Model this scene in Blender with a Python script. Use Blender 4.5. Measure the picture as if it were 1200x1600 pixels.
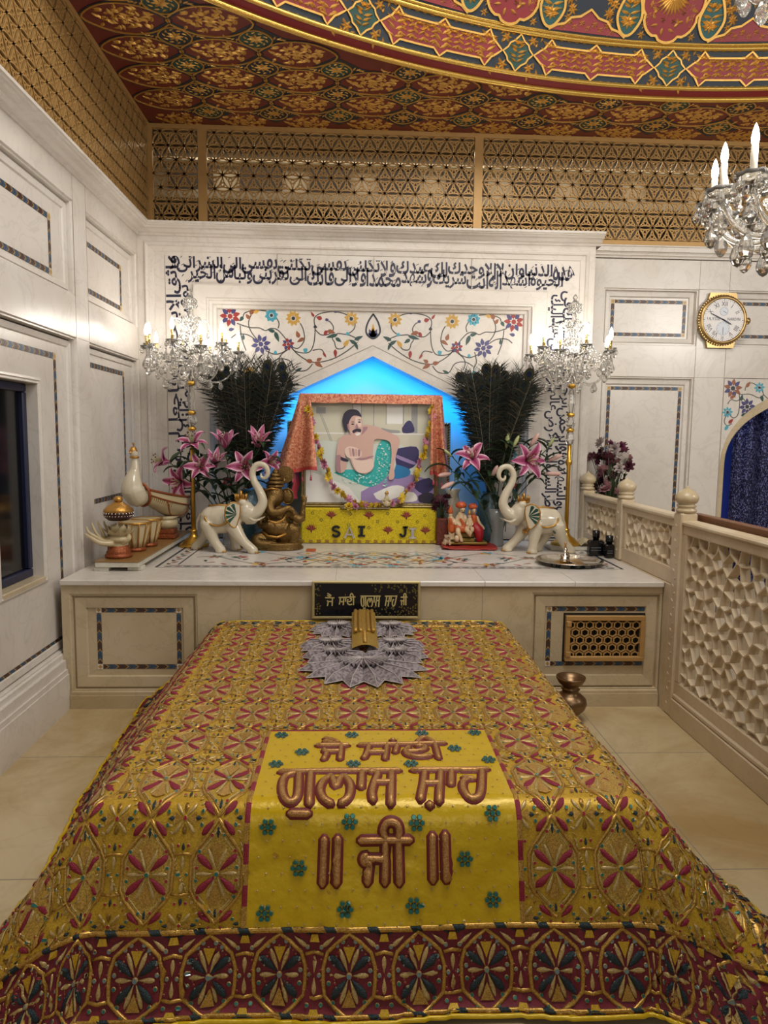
import bpy, math, random
from math import sin, cos, pi, sqrt, atan2, radians, hypot
from mathutils import Vector, Matrix, noise

random.seed(7)
SC = bpy.context.scene
COL = SC.collection
for _o in list(bpy.data.objects):
    bpy.data.objects.remove(_o)

# ------------------------------------------------------------------ camera
cam_data = bpy.data.cameras.new('camera')
cam_data.sensor_fit = 'VERTICAL'
cam_data.sensor_height = 24.0
cam_data.lens = 1111.2 / 1600 * 24.0
cam_data.clip_start = 0.05
cam = bpy.data.objects.new('camera', cam_data)
COL.objects.link(cam)
_P, _Y, _R = 0.1063, 0.0442, 0.0125
_f = Vector((sin(_Y) * cos(_P), cos(_Y) * cos(_P), -sin(_P)))
_r = Vector((cos(_Y), -sin(_Y), 0))
_u = -_f.cross(_r).normalized() if _f.cross(_r).z < 0 else _f.cross(_r).normalized()
_u = _r.cross(_f).normalized()
_r2 = _r * cos(_R) + _u * sin(_R)
_u2 = _u * cos(_R) - _r * sin(_R)
cam.matrix_world = Matrix(((_r2.x, _u2.x, -_f.x, 0), (_r2.y, _u2.y, -_f.y, 0), (_r2.z, _u2.z, -_f.z, 1.65), (0, 0, 0, 1)))
SC.camera = cam

# ------------------------------------------------------------------ exposure, world, big lights
SC.view_settings.view_transform = 'Standard'
SC.view_settings.look = 'None'
SC.view_settings.gamma = 1.0
SC.view_settings.use_curve_mapping = False
SC.view_settings.exposure = 0.2
SC.cycles.use_denoising = True
SC.cycles.max_bounces = 8
SC.cycles.diffuse_bounces = 4
SC.cycles.glossy_bounces = 4
SC.cycles.transmission_bounces = 6
SC.cycles.transparent_max_bounces = 8
SC.cycles.caustics_refractive = False
SC.cycles.caustics_reflective = False
SC.cycles.sample_clamp_indirect = 6.0

world = bpy.data.worlds.new('hall_air')
SC.world = world
world.use_nodes = True
world.node_tree.nodes['Background'].inputs[0].default_value = (1.0, 0.94, 0.88, 1)
world.node_tree.nodes['Background'].inputs[1].default_value = 0.165


def area_light(name, loc, target, sx, sy, watts, col):
    d = bpy.data.lights.new(name, 'AREA')
    d.shape = 'RECTANGLE'
    d.size = sx
    d.size_y = sy
    d.energy = watts
    d.color = col
    o = bpy.data.objects.new(name, d)
    COL.objects.link(o)
    o.location = loc
    o.rotation_euler = (Vector(target) - Vector(loc)).to_track_quat('-Z', 'Y').to_euler()
    return o


def point_light(name, loc, watts, col, r=0.03):
    d = bpy.data.lights.new(name, 'POINT')
    d.energy = watts
    d.color = col
    d.shadow_soft_size = r
    o = bpy.data.objects.new(name, d)
    COL.objects.link(o)
    o.location = loc
    return o


# unseen ceiling lights, presumed in the dome and the hall behind the camera
area_light('unseen_dome_lamp', (0.9, 2.6, 5.2), (0.2, 4.4, 0.6), 2.6, 1.8, 118, (1.0, 0.955, 0.90))
area_light('unseen_hall_lamp', (0.4, -2.6, 3.4), (0.1, 5.6, 1.6), 2.2, 1.2, 22, (1.0, 0.96, 0.91))
area_light('right_wall_fill', (4.6, 2.4, 3.2), (2.4, 6.2, 2.2), 0.8, 0.8, 46, (1.0, 0.95, 0.89))  # no chandelier hangs here: fill added to brighten the upper right wall
area_light('gallery_lamp', (2.2, 6.45, 4.1), (2.2, 6.6, 3.4), 7.6, 0.1, 26, (1.0, 0.86, 0.66))
area_light('dome_up_lamp', (2.4, 0.6, 3.5), (2.2, 4.6, 4.6), 2.4, 1.2, 34, (1.0, 0.92, 0.80))


# ------------------------------------------------------------------ materials
def new_mat(name):
    m = bpy.data.materials.new(name)
    m.use_nodes = True
    return m, m.node_tree.nodes, m.node_tree.links, m.node_tree.nodes['Principled BSDF']


def rgb(h):
    """sRGB hex to linear"""
    r = [int(h[i:i + 2], 16) / 255 for i in (0, 2, 4)]
    return tuple(c / 12.92 if c <= 0.04045 else ((c + 0.055) / 1.055) ** 2.4 for c in r) + (1,)


def simple(name, col, rough=0.5, metal=0.0, spec=0.5, noise_amt=0.0, scale=20, bump=0.0, bscale=60, sheen=0.0, coat=0.0):
    m, N, L, b = new_mat(name)
    c = rgb(col) if isinstance(col, str) else col
    b.inputs['Base Color'].default_value = c
    b.inputs['Roughness'].default_value = rough
    b.inputs['Metallic'].default_value = metal
    b.inputs['Specular IOR Level'].default_value = spec
    b.inputs['Sheen Weight'].default_value = sheen
    b.inputs['Coat Weight'].default_value = coat
    tc = N.new('ShaderNodeTexCoord')
    if noise_amt > 0:
        t = N.new('ShaderNodeTexNoise')
        t.inputs['Scale'].default_value = scale
        t.inputs['Detail'].default_value = 4
        L.new(tc.outputs['Object'], t.inputs['Vector'])
        mx = N.new('ShaderNodeMix')
        mx.data_type = 'RGBA'
        L.new(t.outputs['Fac'], mx.inputs[0])
        mx.inputs[6].default_value = tuple(max(0, x * (1 - noise_amt)) for x in c[:3]) + (1,)
        mx.inputs[7].default_value = tuple(min(1, x * (1 + noise_amt)) for x in c[:3]) + (1,)
        L.new(mx.outputs[2], b.inputs['Base Color'])
    if bump > 0:
        t2 = N.new('ShaderNodeTexNoise')
        t2.inputs['Scale'].default_value = bscale
        t2.inputs['Detail'].default_value = 3
        L.new(tc.outputs['Object'], t2.inputs['Vector'])
        bp = N.new('ShaderNodeBump')
        bp.inputs['Strength'].default_value = bump
        bp.inputs['Distance'].default_value = 0.01
        L.new(t2.outputs['Fac'], bp.inputs['Height'])
        L.new(bp.outputs['Normal'], b.inputs['Normal'])
    return m


def marble(name, base, dark, rough=0.22, scale=2.0, vein=0.25):
    m, N, L, b = new_mat(name)
    b.inputs['Roughness'].default_value = rough
    b.inputs['Specular IOR Level'].default_value = 0.45
    geo = N.new('ShaderNodeNewGeometry')
    n1 = N.new('ShaderNodeTexNoise')
    n1.inputs['Scale'].default_value = scale
    n1.inputs['Detail'].default_value = 6
    n1.inputs['Roughness'].default_value = 0.6
    n1.inputs['Distortion'].default_value = 0.6
    L.new(geo.outputs['Position'], n1.inputs['Vector'])
    r1 = N.new('ShaderNodeValToRGB')
    r1.color_ramp.elements[0].position = 0.34
    r1.color_ramp.elements[0].color = rgb(dark)
    r1.color_ramp.elements[1].position = 0.62
    r1.color_ramp.elements[1].color = rgb(base)
    L.new(n1.outputs['Fac'], r1.inputs[0])
    n2 = N.new('ShaderNodeTexNoise')
    n2.inputs['Scale'].default_value = scale * 1.7
    n2.inputs['Detail'].default_value = 8
    n2.inputs['Distortion'].default_value = 2.2
    L.new(geo.outputs['Position'], n2.inputs['Vector'])
    r2 = N.new('ShaderNodeValToRGB')
    for e, (p, v) in zip(r2.color_ramp.elements, ((0.47, 1), (0.5, 1 - vein))):
        e.position = p
        e.color = (v, v, v * 0.99, 1)
    e = r2.color_ramp.elements.new(0.53)
    e.color = (1, 1, 1, 1)
    L.new(n2.outputs['Fac'], r2.inputs[0])
    mx = N.new('ShaderNodeMix')
    mx.data_type = 'RGBA'
    mx.blend_type = 'MULTIPLY'
    mx.inputs[0].default_value = 0.8
    L.new(r1.outputs[0], mx.inputs[6])
    L.new(r2.outputs[0], mx.inputs[7])
    L.new(mx.outputs[2], b.inputs['Base Color'])
    return m


def glass_mat(name, col=(1, 1, 1, 1), rough=0.0, ior=1.5):
    m, N, L, b = new_mat(name)
    b.inputs['Base Color'].default_value = col
    b.inputs['Roughness'].default_value = rough
    b.inputs['Transmission Weight'].default_value = 1.0
    b.inputs['IOR'].default_value = ior
    return m


def emit_mat(name, col, s):
    m, N, L, b = new_mat(name)
    b.inputs['Base Color'].default_value = col
    b.inputs['Emission Color'].default_value = col
    b.inputs['Emission Strength'].default_value = s
    return m


M = {}
M['marble'] = marble('white_marble', 'dad3cb', 'd0c7bc', 0.25, 1.6, 0.10)
M['marble_warm'] = marble('cream_marble', 'c6b597', 'b5a27f', 0.3, 2.2, 0.14)
M['marble_floor'] = marble('floor_marble', 'c6b48f', 'a88d5e', 0.2, 1.3, 0.07)
M['marble_jali'] = marble('lattice_marble', 'cfbea2', 'c2ae8e', 0.45, 3.0, 0.08)
M['marble_green'] = marble('board_marble', 'd2cfc2', 'bfbba8', 0.3, 5.0, 0.12)
M['joint'] = simple('dark_joint', '8d8271', 0.7)
M['joint_dark'] = simple('deep_joint', '4a4036', 0.8)
M['gold_lattice'] = simple('matt_gold_lattice', 'b58e56', 0.45, 0.25, noise_amt=0.12)
M['gold'] = simple('bright_gold', 'd9ab4a', 0.28, 0.9, noise_amt=0.12, bump=0.25, bscale=90)
M['gold_leaf'] = simple('relief_gold', 'd0a252', 0.34, 0.65, noise_amt=0.2, scale=40)
M['gold_trim'] = simple('gilded_trim', 'dcb35a', 0.25, 0.8)
M['brass'] = simple('antique_brass', '7b6036', 0.27, 0.85, noise_amt=0.6, scale=45, bump=0.6, bscale=110)
M['brass_pot'] = simple('brown_brass', '80664a', 0.34, 0.85, noise_amt=0.2, scale=10)
M['silver'] = simple('polished_silver', 'd6d0c6', 0.14, 1.0)
M['ceil_red'] = simple('ceiling_red', '6b2319', 0.5, noise_amt=0.15)
M['ceil_dark'] = simple('ceiling_navy', '14202c', 0.55)
M['ceil_green'] = simple('ceiling_green', '123f37', 0.5)
M['dome_red'] = simple('dome_red', '7c1b22', 0.5, noise_amt=0.1)
M['dome_teal'] = simple('dome_teal', '0f4a4a', 0.5)
M['ink_blue'] = simple('calligraphy_inlay', '27263c', 0.4)
M['navy'] = simple('navy_frame', '191f3c', 0.4)
M['black'] = simple('black_gloss', '0c0c10', 0.15)
M['chev_blue'] = simple('inlay_blue', '36506a', 0.35)
M['chev_brown'] = simple('inlay_brown', '4a2f26', 0.35)
M['chev_gold'] = simple('inlay_gold', 'b08a44', 0.35)
M['chev_dark'] = simple('inlay_dark', '2b3036', 0.35)
M['inlay_red'] = simple('inlay_carnelian', '93302a', 0.35)
M['inlay_teal'] = simple('inlay_turquoise', '4a9fb4', 0.35)
M['inlay_yellow'] = simple('inlay_amber', 'c59a43', 0.35)
M['inlay_purple'] = simple('inlay_lapis', '43406f', 0.35)
M['inlay_stem'] = simple('inlay_stem', '4c4a44', 0.35)
M['inlay_rust'] = simple('inlay_rust', '8d5436', 0.35)
M['inlay_green'] = simple('inlay_jade', '2c4a44', 0.35)
M['crystal'] = glass_mat('cut_crystal', (1, 0.97, 0.91, 1), 0.0, 1.55)
M['crystal'].node_tree.nodes['Principled BSDF'].inputs['Transmission Weight'].default_value = 0.8
M['vase_glass'] = glass_mat('vase_glass', (0.94, 0.98, 0.97, 1), 0.03, 1.35)
M['vase_glass'].node_tree.nodes['Principled BSDF'].inputs['Transmission Weight'].default_value = 0.72
M['bulb'] = emit_mat('lit_bulb', (1.0, 0.95, 0.86, 1), 22)
M['candle'] = simple('candle_sleeve', 'efe8d8', 0.5)


# ------------------------------------------------------------------ mesh helpers
class MB:
    """collects shapes and links them as ONE mesh object"""

    def __init__(self):
        self.v, self.f, self.m, self.s = [], [], [], []

    def add(self, vs, fs, mat=0, smooth=False, X=None):
        b = len(self.v)
        if X is not None:
            self.v.extend([tuple(X @ Vector(p)) for p in vs])
        else:
            self.v.extend([tuple(p) for p in vs])
        for f in fs:
            self.f.append([b + i for i in f])
            self.m.append(mat)
            self.s.append(smooth)

    def box(self, x0, x1, y0, y1, z0, z1, mat=0, X=None):
        vs = [(x0, y0, z0), (x1, y0, z0), (x1, y1, z0), (x0, y1, z0), (x0, y0, z1), (x1, y0, z1), (x1, y1, z1), (x0, y1, z1)]
        self.add(vs, [(3, 2, 1, 0), (4, 5, 6, 7), (0, 1, 5, 4), (1, 2, 6, 5), (2, 3, 7, 6), (3, 0, 4, 7)], mat, False, X)

    def bbox(self, x0, x1, y0, y1, z0, z1, c, mat=0, X=None):
        """box with chamfered vertical edges and top and bottom"""
        ps = [(x0 + c, y0), (x1 - c, y0), (x1, y0 + c), (x1, y1 - c), (x1 - c, y1), (x0 + c, y1), (x0, y1 - c), (x0, y0 + c)]
        cx, cy = (x0 + x1) / 2, (y0 + y1) / 2

        def ins(p):
            return (p[0] - c * (1 if p[0] > cx else -1), p[1] - c * (1 if p[1] > cy else -1))
        vs = [(*ins(p), z0) for p in ps] + [(*p, z0 + c) for p in ps] + [(*p, z1 - c) for p in ps] + [(*ins(p), z1) for p in ps]
        fs = [tuple(range(7, -1, -1)), tuple(range(24, 32))]
        for k in range(3):
            for i in range(8):
                j = (i + 1) % 8
                fs.append((k * 8 + i, k * 8 + j, k * 8 + 8 + j, k * 8 + 8 + i))
        self.add(vs, fs, mat, False, X)

    def lathe(self, prof, seg=24, X=None, mat=0, smooth=True, flute=0.0, nfl=0):
        vs, fs = [], []
        n = len(prof)
        for (r, z) in prof:
            for k in range(seg):
                a = 2 * pi * k / seg
                rr = r * (1 + flute * cos(nfl * a)) if flute else r
                vs.append((rr * cos(a), rr * sin(a), z))
        for i in range(n - 1):
            for k in range(seg):
                j = (k + 1) % seg
                fs.append((i * seg + k, i * seg + j, (i + 1) * seg + j, (i + 1) * seg + k))
        if prof[0][0] > 1e-5:
            fs.append(tuple(range(seg - 1, -1, -1)))
        if prof[-1][0] > 1e-5:
            fs.append(tuple((n - 1) * seg + k for k in range(seg)))
        self.add(vs, fs, mat, smooth, X)

    def ball(self, c, r, seg=12, mat=0, X=None):
        if not hasattr(r, '__len__'):
            r = (r, r, r)
        rings = max(4, seg // 2)
        vs = [(c[0], c[1], c[2] - r[2])]
        for i in range(1, rings):
            t = pi * i / rings
            for k in range(seg):
                a = 2 * pi * k / seg
                vs.append((c[0] + r[0] * sin(t) * cos(a), c[1] + r[1] * sin(t) * sin(a), c[2] - r[2] * cos(t)))
        vs.append((c[0], c[1], c[2] + r[2]))
        fs = []
        for k in range(seg):
            j = (k + 1) % seg
            fs.append((0, 1 + j, 1 + k))
            e = 1 + (rings - 2) * seg
            fs.append((len(vs) - 1, e + k, e + j))
        for i in range(rings - 2):
            for k in range(seg):
                j = (k + 1) % seg
                a, b = 1 + i * seg, 1 + (i + 1) * seg
                fs.append((a + k, a + j, b + j, b + k))
        self.add(vs, fs, mat, True, X)

    def tube(self, pts, rad, seg=8, mat=0, closed=False, X=None, smooth=True, flat=1.0, caps=True):
        pts = [Vector(p) for p in pts]
        n = len(pts)
        if not hasattr(rad, '__len__'):
            rad = [rad] * n
        vs, fs = [], []
        prev = None
        for i, p in enumerate(pts):
            if closed:
                t = pts[(i + 1) % n] - pts[i - 1]
            else:
                t = pts[min(i + 1, n - 1)] - pts[max(i - 1, 0)]
            if t.length < 1e-9:
                t = Vector((0, 0, 1))
            t.normalize()
            if prev is None:
                a = Vector((0, 0, 1)) if abs(t.z) < 0.9 else Vector((1, 0, 0))
                nx = (a - t * a.dot(t)).normalized()
            else:
                nx = prev - t * prev.dot(t)
                if nx.length < 1e-6:
                    nx = t.orthogonal()
                nx.normalize()
            prev = nx
            ny = t.cross(nx)
            for k in range(seg):
                a = 2 * pi * k / seg
                vs.append(tuple(p + nx * (rad[i] * cos(a) * flat) + ny * (rad[i] * sin(a))))
        m = n if closed else n - 1
        for i in range(m):
            j = (i + 1) % n
            for k in range(seg):
                l = (k + 1) % seg
                fs.append((i * seg + k, i * seg + l, j * seg + l, j * seg + k))
        if not closed and caps:
            fs.append(tuple(range(seg - 1, -1, -1)))
            fs.append(tuple((n - 1) * seg + k for k in range(seg)))
        self.add(vs, fs, mat, smooth, X)

    def prism(self, poly, z0, z1, mat=0, X=None, bottom=False):
        """extruded polygon in local xy, from z0 to z1"""
        n = len(poly)
        vs = [(p[0], p[1], z0) for p in poly] + [(p[0], p[1], z1) for p in poly]
        fs = [tuple(range(n, 2 * n))]
        if bottom:
            fs.append(tuple(range(n - 1, -1, -1)))
        for i in range(n):
            j = (i + 1) % n
            fs.append((i, j, n + j, n + i))
        self.add(vs, fs, mat, False, X)

    def strip(self, pts, w, z0, z1, mat=0, X=None, closed=False):
        """a flat bar of width w following a 2-D polyline, from z0 to z1"""
        n = len(pts)
        Lp, Rp = [], []
        for i in range(n):
            if closed:
                a, b = pts[i - 1], pts[(i + 1) % n]
            else:
                a, b = pts[max(i - 1, 0)], pts[min(i + 1, n - 1)]
            dx, dy = b[0] - a[0], b[1] - a[1]
            l = hypot(dx, dy) or 1
            ww = w[i] if hasattr(w, '__len__') else w
            nx, ny = -dy / l * ww / 2, dx / l * ww / 2
            Lp.append((pts[i][0] + nx, pts[i][1] + ny))
            Rp.append((pts[i][0] - nx, pts[i][1] - ny))
        vs = [(*p, z1) for p in Lp] + [(*p, z1) for p in Rp] + [(*p, z0) for p in Lp] + [(*p, z0) for p in Rp]
        fs = []
        m = n if closed else n - 1
        for i in range(m):
            j = (i + 1) % n
            fs.append((i, n + i, n + j, j))
            if z1 != z0:
                fs.append((2 * n + i, i, j, 2 * n + j))
                fs.append((n + i, 3 * n + i, 3 * n + j, n + j))
        if not closed and z1 != z0:
            fs.append((0, 2 * n, 3 * n, n))
            fs.append((n - 1, 2 * n - 1, 4 * n - 1, 3 * n - 1))
        self.add(vs, fs, mat, False, X)

    def grid(self, fn, nu, nv, mat=0, smooth=True, wrap_u=False):
        vs = [fn(i / nu, j / nv) for j in range(nv + 1) for i in range(nu + (0 if wrap_u else 1))]
        w = nu if wrap_u else nu + 1
        fs = []
        for j in range(nv):
            for i in range(nu):
                k = (i + 1) % w if wrap_u else i + 1
                fs.append((j * w + i, j * w + k, (j + 1) * w + k, (j + 1) * w + i))
        self.add(vs, fs, mat, smooth)

    def frame(self, x0, x1, z0, z1, prof, mat=0, X=None):
        """mitred rectangular moulding: prof is [(inset, height)], around the rectangle in local xy, height along z"""
        vs, fs = [], []
        n = len(prof)
        for (ins, h) in prof:
            vs += [(x0 + ins, z0 + ins, h), (x1 - ins, z0 + ins, h), (x1 - ins, z1 - ins, h), (x0 + ins, z1 - ins, h)]
        for i in range(n - 1):
            for k in range(4):
                j = (k + 1) % 4
                fs.append((i * 4 + k, i * 4 + j, i * 4 + 4 + j, i * 4 + 4 + k))
        self.add(vs, fs, mat, False, X)

    def warp(self, fn):
        self.v = [tuple(fn(*p)) for p in self.v]
        return self

    def build(self, name, mats, parent=None, loc=None, rot=None):
        me = bpy.data.meshes.new(name)
        me.from_pydata(self.v, [], self.f)
        if not isinstance(mats, (list, tuple)):
            mats = [mats]
        for k in mats:
            me.materials.append(M[k] if isinstance(k, str) else k)
        me.polygons.foreach_set('material_index', self.m)
        me.polygons.foreach_set('use_smooth', self.s)
        me.update()
        o = bpy.data.objects.new(name, me)
        COL.objects.link(o)
        if parent is not None:
            o.parent = parent
        if loc is not None:
            o.location = loc
        if rot is not None:
            o.rotation_euler = rot
        return o


def tag(o, label=None, cat=None, group=None, kind=None):
    if label:
        o['label'] = label
    if cat:
        o['category'] = cat
    if group:
        o['group'] = group
    if kind:
        o['kind'] = kind
    return o


def thing(name, loc, label, cat, group=None, rz=0.0):
    o = bpy.data.objects.new(name, None)
    o.empty_display_size = 0.05
    COL.objects.link(o)
    o.location = loc
    o.rotation_euler = (0, 0, rz)
    return tag(o, label, cat, group)


def copy_tree(o, parent=None, loc=None, rz=None):
    kids = list(o.children)
    c = o.copy()
    COL.objects.link(c)
    if parent is not None:
        c.parent = parent
    if loc is not None:
        c.location = loc
    if rz is not None:
        c.rotation_euler = (0, 0, rz)
    for k in kids:
        copy_tree(k, c)
    return c


def remeshed(mb, voxel, smooth_iter=6, decimate=None):
    """one continuous skin over overlapping shapes"""
    me = bpy.data.meshes.new('tmp')
    me.from_pydata(mb.v, [], mb.f)
    me.update()
    o = bpy.data.objects.new('tmp', me)
    COL.objects.link(o)
    r = o.modifiers.new('r', 'REMESH')
    r.mode = 'VOXEL'
    r.voxel_size = voxel
    if smooth_iter:
        s = o.modifiers.new('s', 'SMOOTH')
        s.iterations = smooth_iter
        s.factor = 0.5
    dg = bpy.context.evaluated_depsgraph_get()
    dg.update()
    ev = bpy.data.meshes.new_from_object(o.evaluated_get(dg))
    out = MB()
    out.v = [tuple(v.co) for v in ev.vertices]
    out.f = [list(p.vertices) for p in ev.polygons]
    out.m = [0] * len(out.f)
    out.s = [True] * len(out.f)
    bpy.data.objects.remove(o)
    bpy.data.meshes.remove(me)
    bpy.data.meshes.remove(ev)
    return out


def text_mesh(body, size=1.0, extrude=0.0, res=2, bold=0.0):
    """text outline as (verts, faces), origin at left end of the baseline"""
    c = bpy.data.curves.new('t', 'FONT')
    c.body = body
    c.size = size
    c.resolution_u = res
    c.offset = bold
    c.fill_mode = 'FRONT' if extrude == 0 else 'BOTH'
    c.extrude = extrude
    o = bpy.data.objects.new('t', c)
    COL.objects.link(o)
    dg = bpy.context.evaluated_depsgraph_get()
    dg.update()
    me = bpy.data.meshes.new_from_object(o.evaluated_get(dg))
    vs = [tuple(v.co) for v in me.vertices]
    fs = [list(p.vertices) for p in me.polygons]
    bpy.data.objects.remove(o)
    bpy.data.curves.remove(c)
    bpy.data.meshes.remove(me)
    return vs, fs


def frameX(o, ex, ey, ez):
    """matrix whose local x, y, z axes are the given world vectors"""
    ex, ey, ez = Vector(ex), Vector(ey), Vector(ez)
    return Matrix(((ex.x, ey.x, ez.x, o[0]), (ex.y, ey.y, ez.y, o[1]), (ex.z, ey.z, ez.z, o[2]), (0, 0, 0, 1)))


def on_back(y, x=0, z=0):      # local (x, y=up, z=towards camera) on a wall facing the camera
    return frameX((x, y, z), (1, 0, 0), (0, 0, 1), (0, -1, 0))


def on_left(x, y=0, z=0):      # left wall facing +x: local x runs towards the back wall
    return frameX((x, y, z), (0, 1, 0), (0, 0, 1), (1, 0, 0))


def arc(cx, cy, r, a0, a1, n=10):
    return [(cx + r * cos(a0 + (a1 - a0) * i / n), cy + r * sin(a0 + (a1 - a0) * i / n)) for i in range(n + 1)]


def bez(p0, p1, p2, p3, n=10):
    out = []
    for i in range(n + 1):
        t = i / n
        a, b, c, d = (1 - t) ** 3, 3 * t * (1 - t) ** 2, 3 * t * t * (1 - t), t ** 3
        out.append(tuple(a * p0[k] + b * p1[k] + c * p2[k] + d * p3[k] for k in range(len(p0))))
    return out


def smoothpath(pts, n=6):
    """Catmull-Rom through points"""
    out = []
    P = [Vector(p) for p in pts]
    for i in range(len(P) - 1):
        p0, p1, p2, p3 = P[max(i - 1, 0)], P[i], P[i + 1], P[min(i + 2, len(P) - 1)]
        for k in range(n):
            t = k / n
            out.append(tuple(0.5 * ((2 * p1) + (p2 - p0) * t + (2 * p0 - 5 * p1 + 4 * p2 - p3) * t * t + (3 * p1 - p0 - 3 * p2 + p3) * t ** 3)))
    out.append(tuple(P[-1]))
    return out


def leaf_poly(L, w, tip=0.55, n=5):
    """pointed leaf outline from (0,0) along +x"""
    up = [(L * i / n, w / 2 * sin(pi * (i / n) ** tip)) for i in range(1, n)]
    return [(0, 0)] + [(x, -y) for x, y in up] + [(L, 0)] + [(x, y) for x, y in reversed(up)]


def rot2(poly, a, dx=0, dy=0, s=1.0):
    c, q = cos(a), sin(a)
    return [(dx + s * (x * c - y * q), dy + s * (x * q + y * c)) for x, y in poly]


# relief leaf: outline on the surface, ridge raised, so it catches the light like carved gilding
def relief_leaf(mb, x, y, a, L, w, h, mat, X, z=0.0):
    n = 4
    vs = [(0, 0, z)]
    for i in range(1, n):
        t = i / n
        yy = w / 2 * sin(pi * t ** 0.7)
        vs += [(L * t, -yy, z), (L * t, 0, z + h), (L * t, yy, z)]
    vs.append((L, 0, z))
    c, q = cos(a), sin(a)
    vs = [(x + p[0] * c - p[1] * q, y + p[0] * q + p[1] * c, p[2]) for p in vs]
    e = len(vs) - 1
    fs = [(0, 1, 2), (0, 2, 3)]
    for i in range(n - 2):
        b = 1 + 3 * i
        fs += [(b, b + 3, b + 4, b + 1), (b + 1, b + 4, b + 5, b + 2)]
    b = 1 + 3 * (n - 2)
    fs += [(b, e, b + 1), (b + 1, e, b + 2)]
    mb.add(vs, fs, mat, False, X)

# ================================================================== the room
def chevron(mb, X, x0, x1, z0, z1, w, mats, h=0.0012, sides='tblr', pitch=0.062):
    """inlaid border band of arrow pieces; mats = (dark, blue, brown, gold, white) slots"""
    D, B, R, G, W = mats

    def band(ax, ay, bx, by):
        L = hypot(bx - ax, by - ay)
        n = max(2, int(round(L / pitch)))
        p = L / n
        ca, sa = (bx - ax) / L, (by - ay) / L

        def P(s, t):
            return (ax + ca * s - sa * t, ay + sa * s + ca * t)
        mb.prism([P(0, -w / 2), P(L, -w / 2), P(L, w / 2), P(0, w / 2)], 0, h, D, X)
        for i in range(n):
            s = i * p
            for (o, l, mt, hh) in ((0.06, 0.42, B if i % 2 else R, h * 1.6), (0.5, 0.12, G, h * 2), (0.64, 0.30, R if i % 2 else B, h * 1.6)):
                a, b = s + p * o, s + p * (o + l)
                t = w * 0.46
                k = p * 0.28
                mb.prism([P(a, -t), P(b, -t), P(b + k, 0), P(b, t), P(a, t), P(a + k, 0)], h, hh, mt, X)
    for sd, q in (('t', (x0, z1, x1, z1)), ('b', (x0, z0, x1, z0)), ('l', (x0, z0, x0, z1)), ('r', (x1, z0, x1, z1))):
        if sd in sides:
            band(*q)
    for (cx, cz) in ((x0, z0), (x1, z0), (x0, z1), (x1, z1)):
        e = w * 0.6
        mb.prism([(cx - e, cz - e), (cx + e, cz - e), (cx + e, cz + e), (cx - e, cz + e)], 0, h * 2.2, W, X)
        mb.prism([(cx - e * .8, cz), (cx, cz - e * .8), (cx + e * .8, cz), (cx, cz + e * .8)], 0, h * 2.8, G, X)


WALLM = ['marble', 'joint', 'chev_dark', 'chev_blue', 'chev_brown', 'chev_gold', 'marble_warm']
CH = (2, 3, 4, 5, 6)
PROF_PANEL = [(0.0, 0.0), (0.006, -0.012), (0.014, -0.012), (0.02, -0.045), (0.026, -0.045), (0.03, -0.03), (0.062, -0.036), (0.068, -0.045)]

# ---- left wall: stiles and rails in front of the recessed panels
wl = MB()
XF, XB = -1.72, -1.765
Lw = on_left(XF)


def lbox(y0, y1, z0, z1, a=XB, b=XF):
    wl.box(a, b, y0, y1, z0, z1)


lbox(-1.0, 6.25, 3.055, 3.32)
lbox(-1.0, 6.25, 2.235, 2.485)
lbox(-1.0, 6.25, 0.0, 0.33)
for (a, b) in ((5.865, 6.25), (4.585, 4.795), (2.75, 2.95), (0.9, 1.1), (-1.0, -0.8)):
    lbox(a, b, 0.33, 2.235)
    lbox(a, b, 2.485, 3.055)
# recessed backing, left open at the window
wl.box(XB - 0.15, XB, -1.0, 3.60, 0.3, 3.1)
wl.box(XB - 0.15, XB, 4.10, 6.25, 0.3, 3.1)
wl.box(XB - 0.15, XB, 3.60, 4.10, 0.3, 0.828)
wl.box(XB - 0.15, XB, 3.60, 4.10, 1.916, 3.1)
for (a, b, full) in ((4.795, 5.865, 1), (2.95, 4.585, 1), (1.1, 2.75, 1)):
    wl.frame(a, b, 2.485, 3.055, PROF_PANEL, 0, Lw)
    wl.frame(a, b, 0.33, 2.235, PROF_PANEL, 0, Lw)
Li = on_left(XB)
chevron(wl, Li, 4.895, 5.60, 2.585, 2.885, 0.034, CH)
chevron(wl, Li, 4.895, 5.61, 1.18, 2.10, 0.034, CH)
chevron(wl, Li, 3.10, 4.335, 2.575, 2.885, 0.034, CH)
chevron(wl, Li, 3.10, 4.345, 0.40, 2.095, 0.034, CH)
chevron(wl, Li, 1.25, 2.6, 2.575, 2.885, 0.034, CH)
# a fine bead round the window opening
wl.frame(3.565, 4.135, 0.79, 1.95, [(0, 0), (0.004, 0.008), (0.014, 0.01), (0.018, 0.003), (0.03, 0.005), (0.034, 0.0)], 0, Li)
# baseboard and joints
for (a, b, z0, z1) in ((XF, -1.70, 0.20, 0.30), (XF, -1.69, 0.0, 0.245), (XF, -1.684, 0.0, 0.215)):
    wl.box(a, b, -1.0, 4.20, z0, z1)
for z in (3.06, 2.24, 2.48, 0.331):
    for y in (4.583, 4.797):
        pass
for y in (4.583, 4.798, 5.866):
    wl.box(XF, XF + 0.0008, y - 0.0018, y + 0.0018, 2.235, 3.21, 1)
for (a, b) in ((4.60, 4.78),):
    for z in (2.235, 3.21):
        wl.box(XF, XF + 0.0008, a, b, z - 0.0015, z + 0.0015, 1)
o = wl.build('wall_left', WALLM)
tag(o, kind='structure', label='left wall of white marble panels with inlaid arrow borders')

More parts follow.
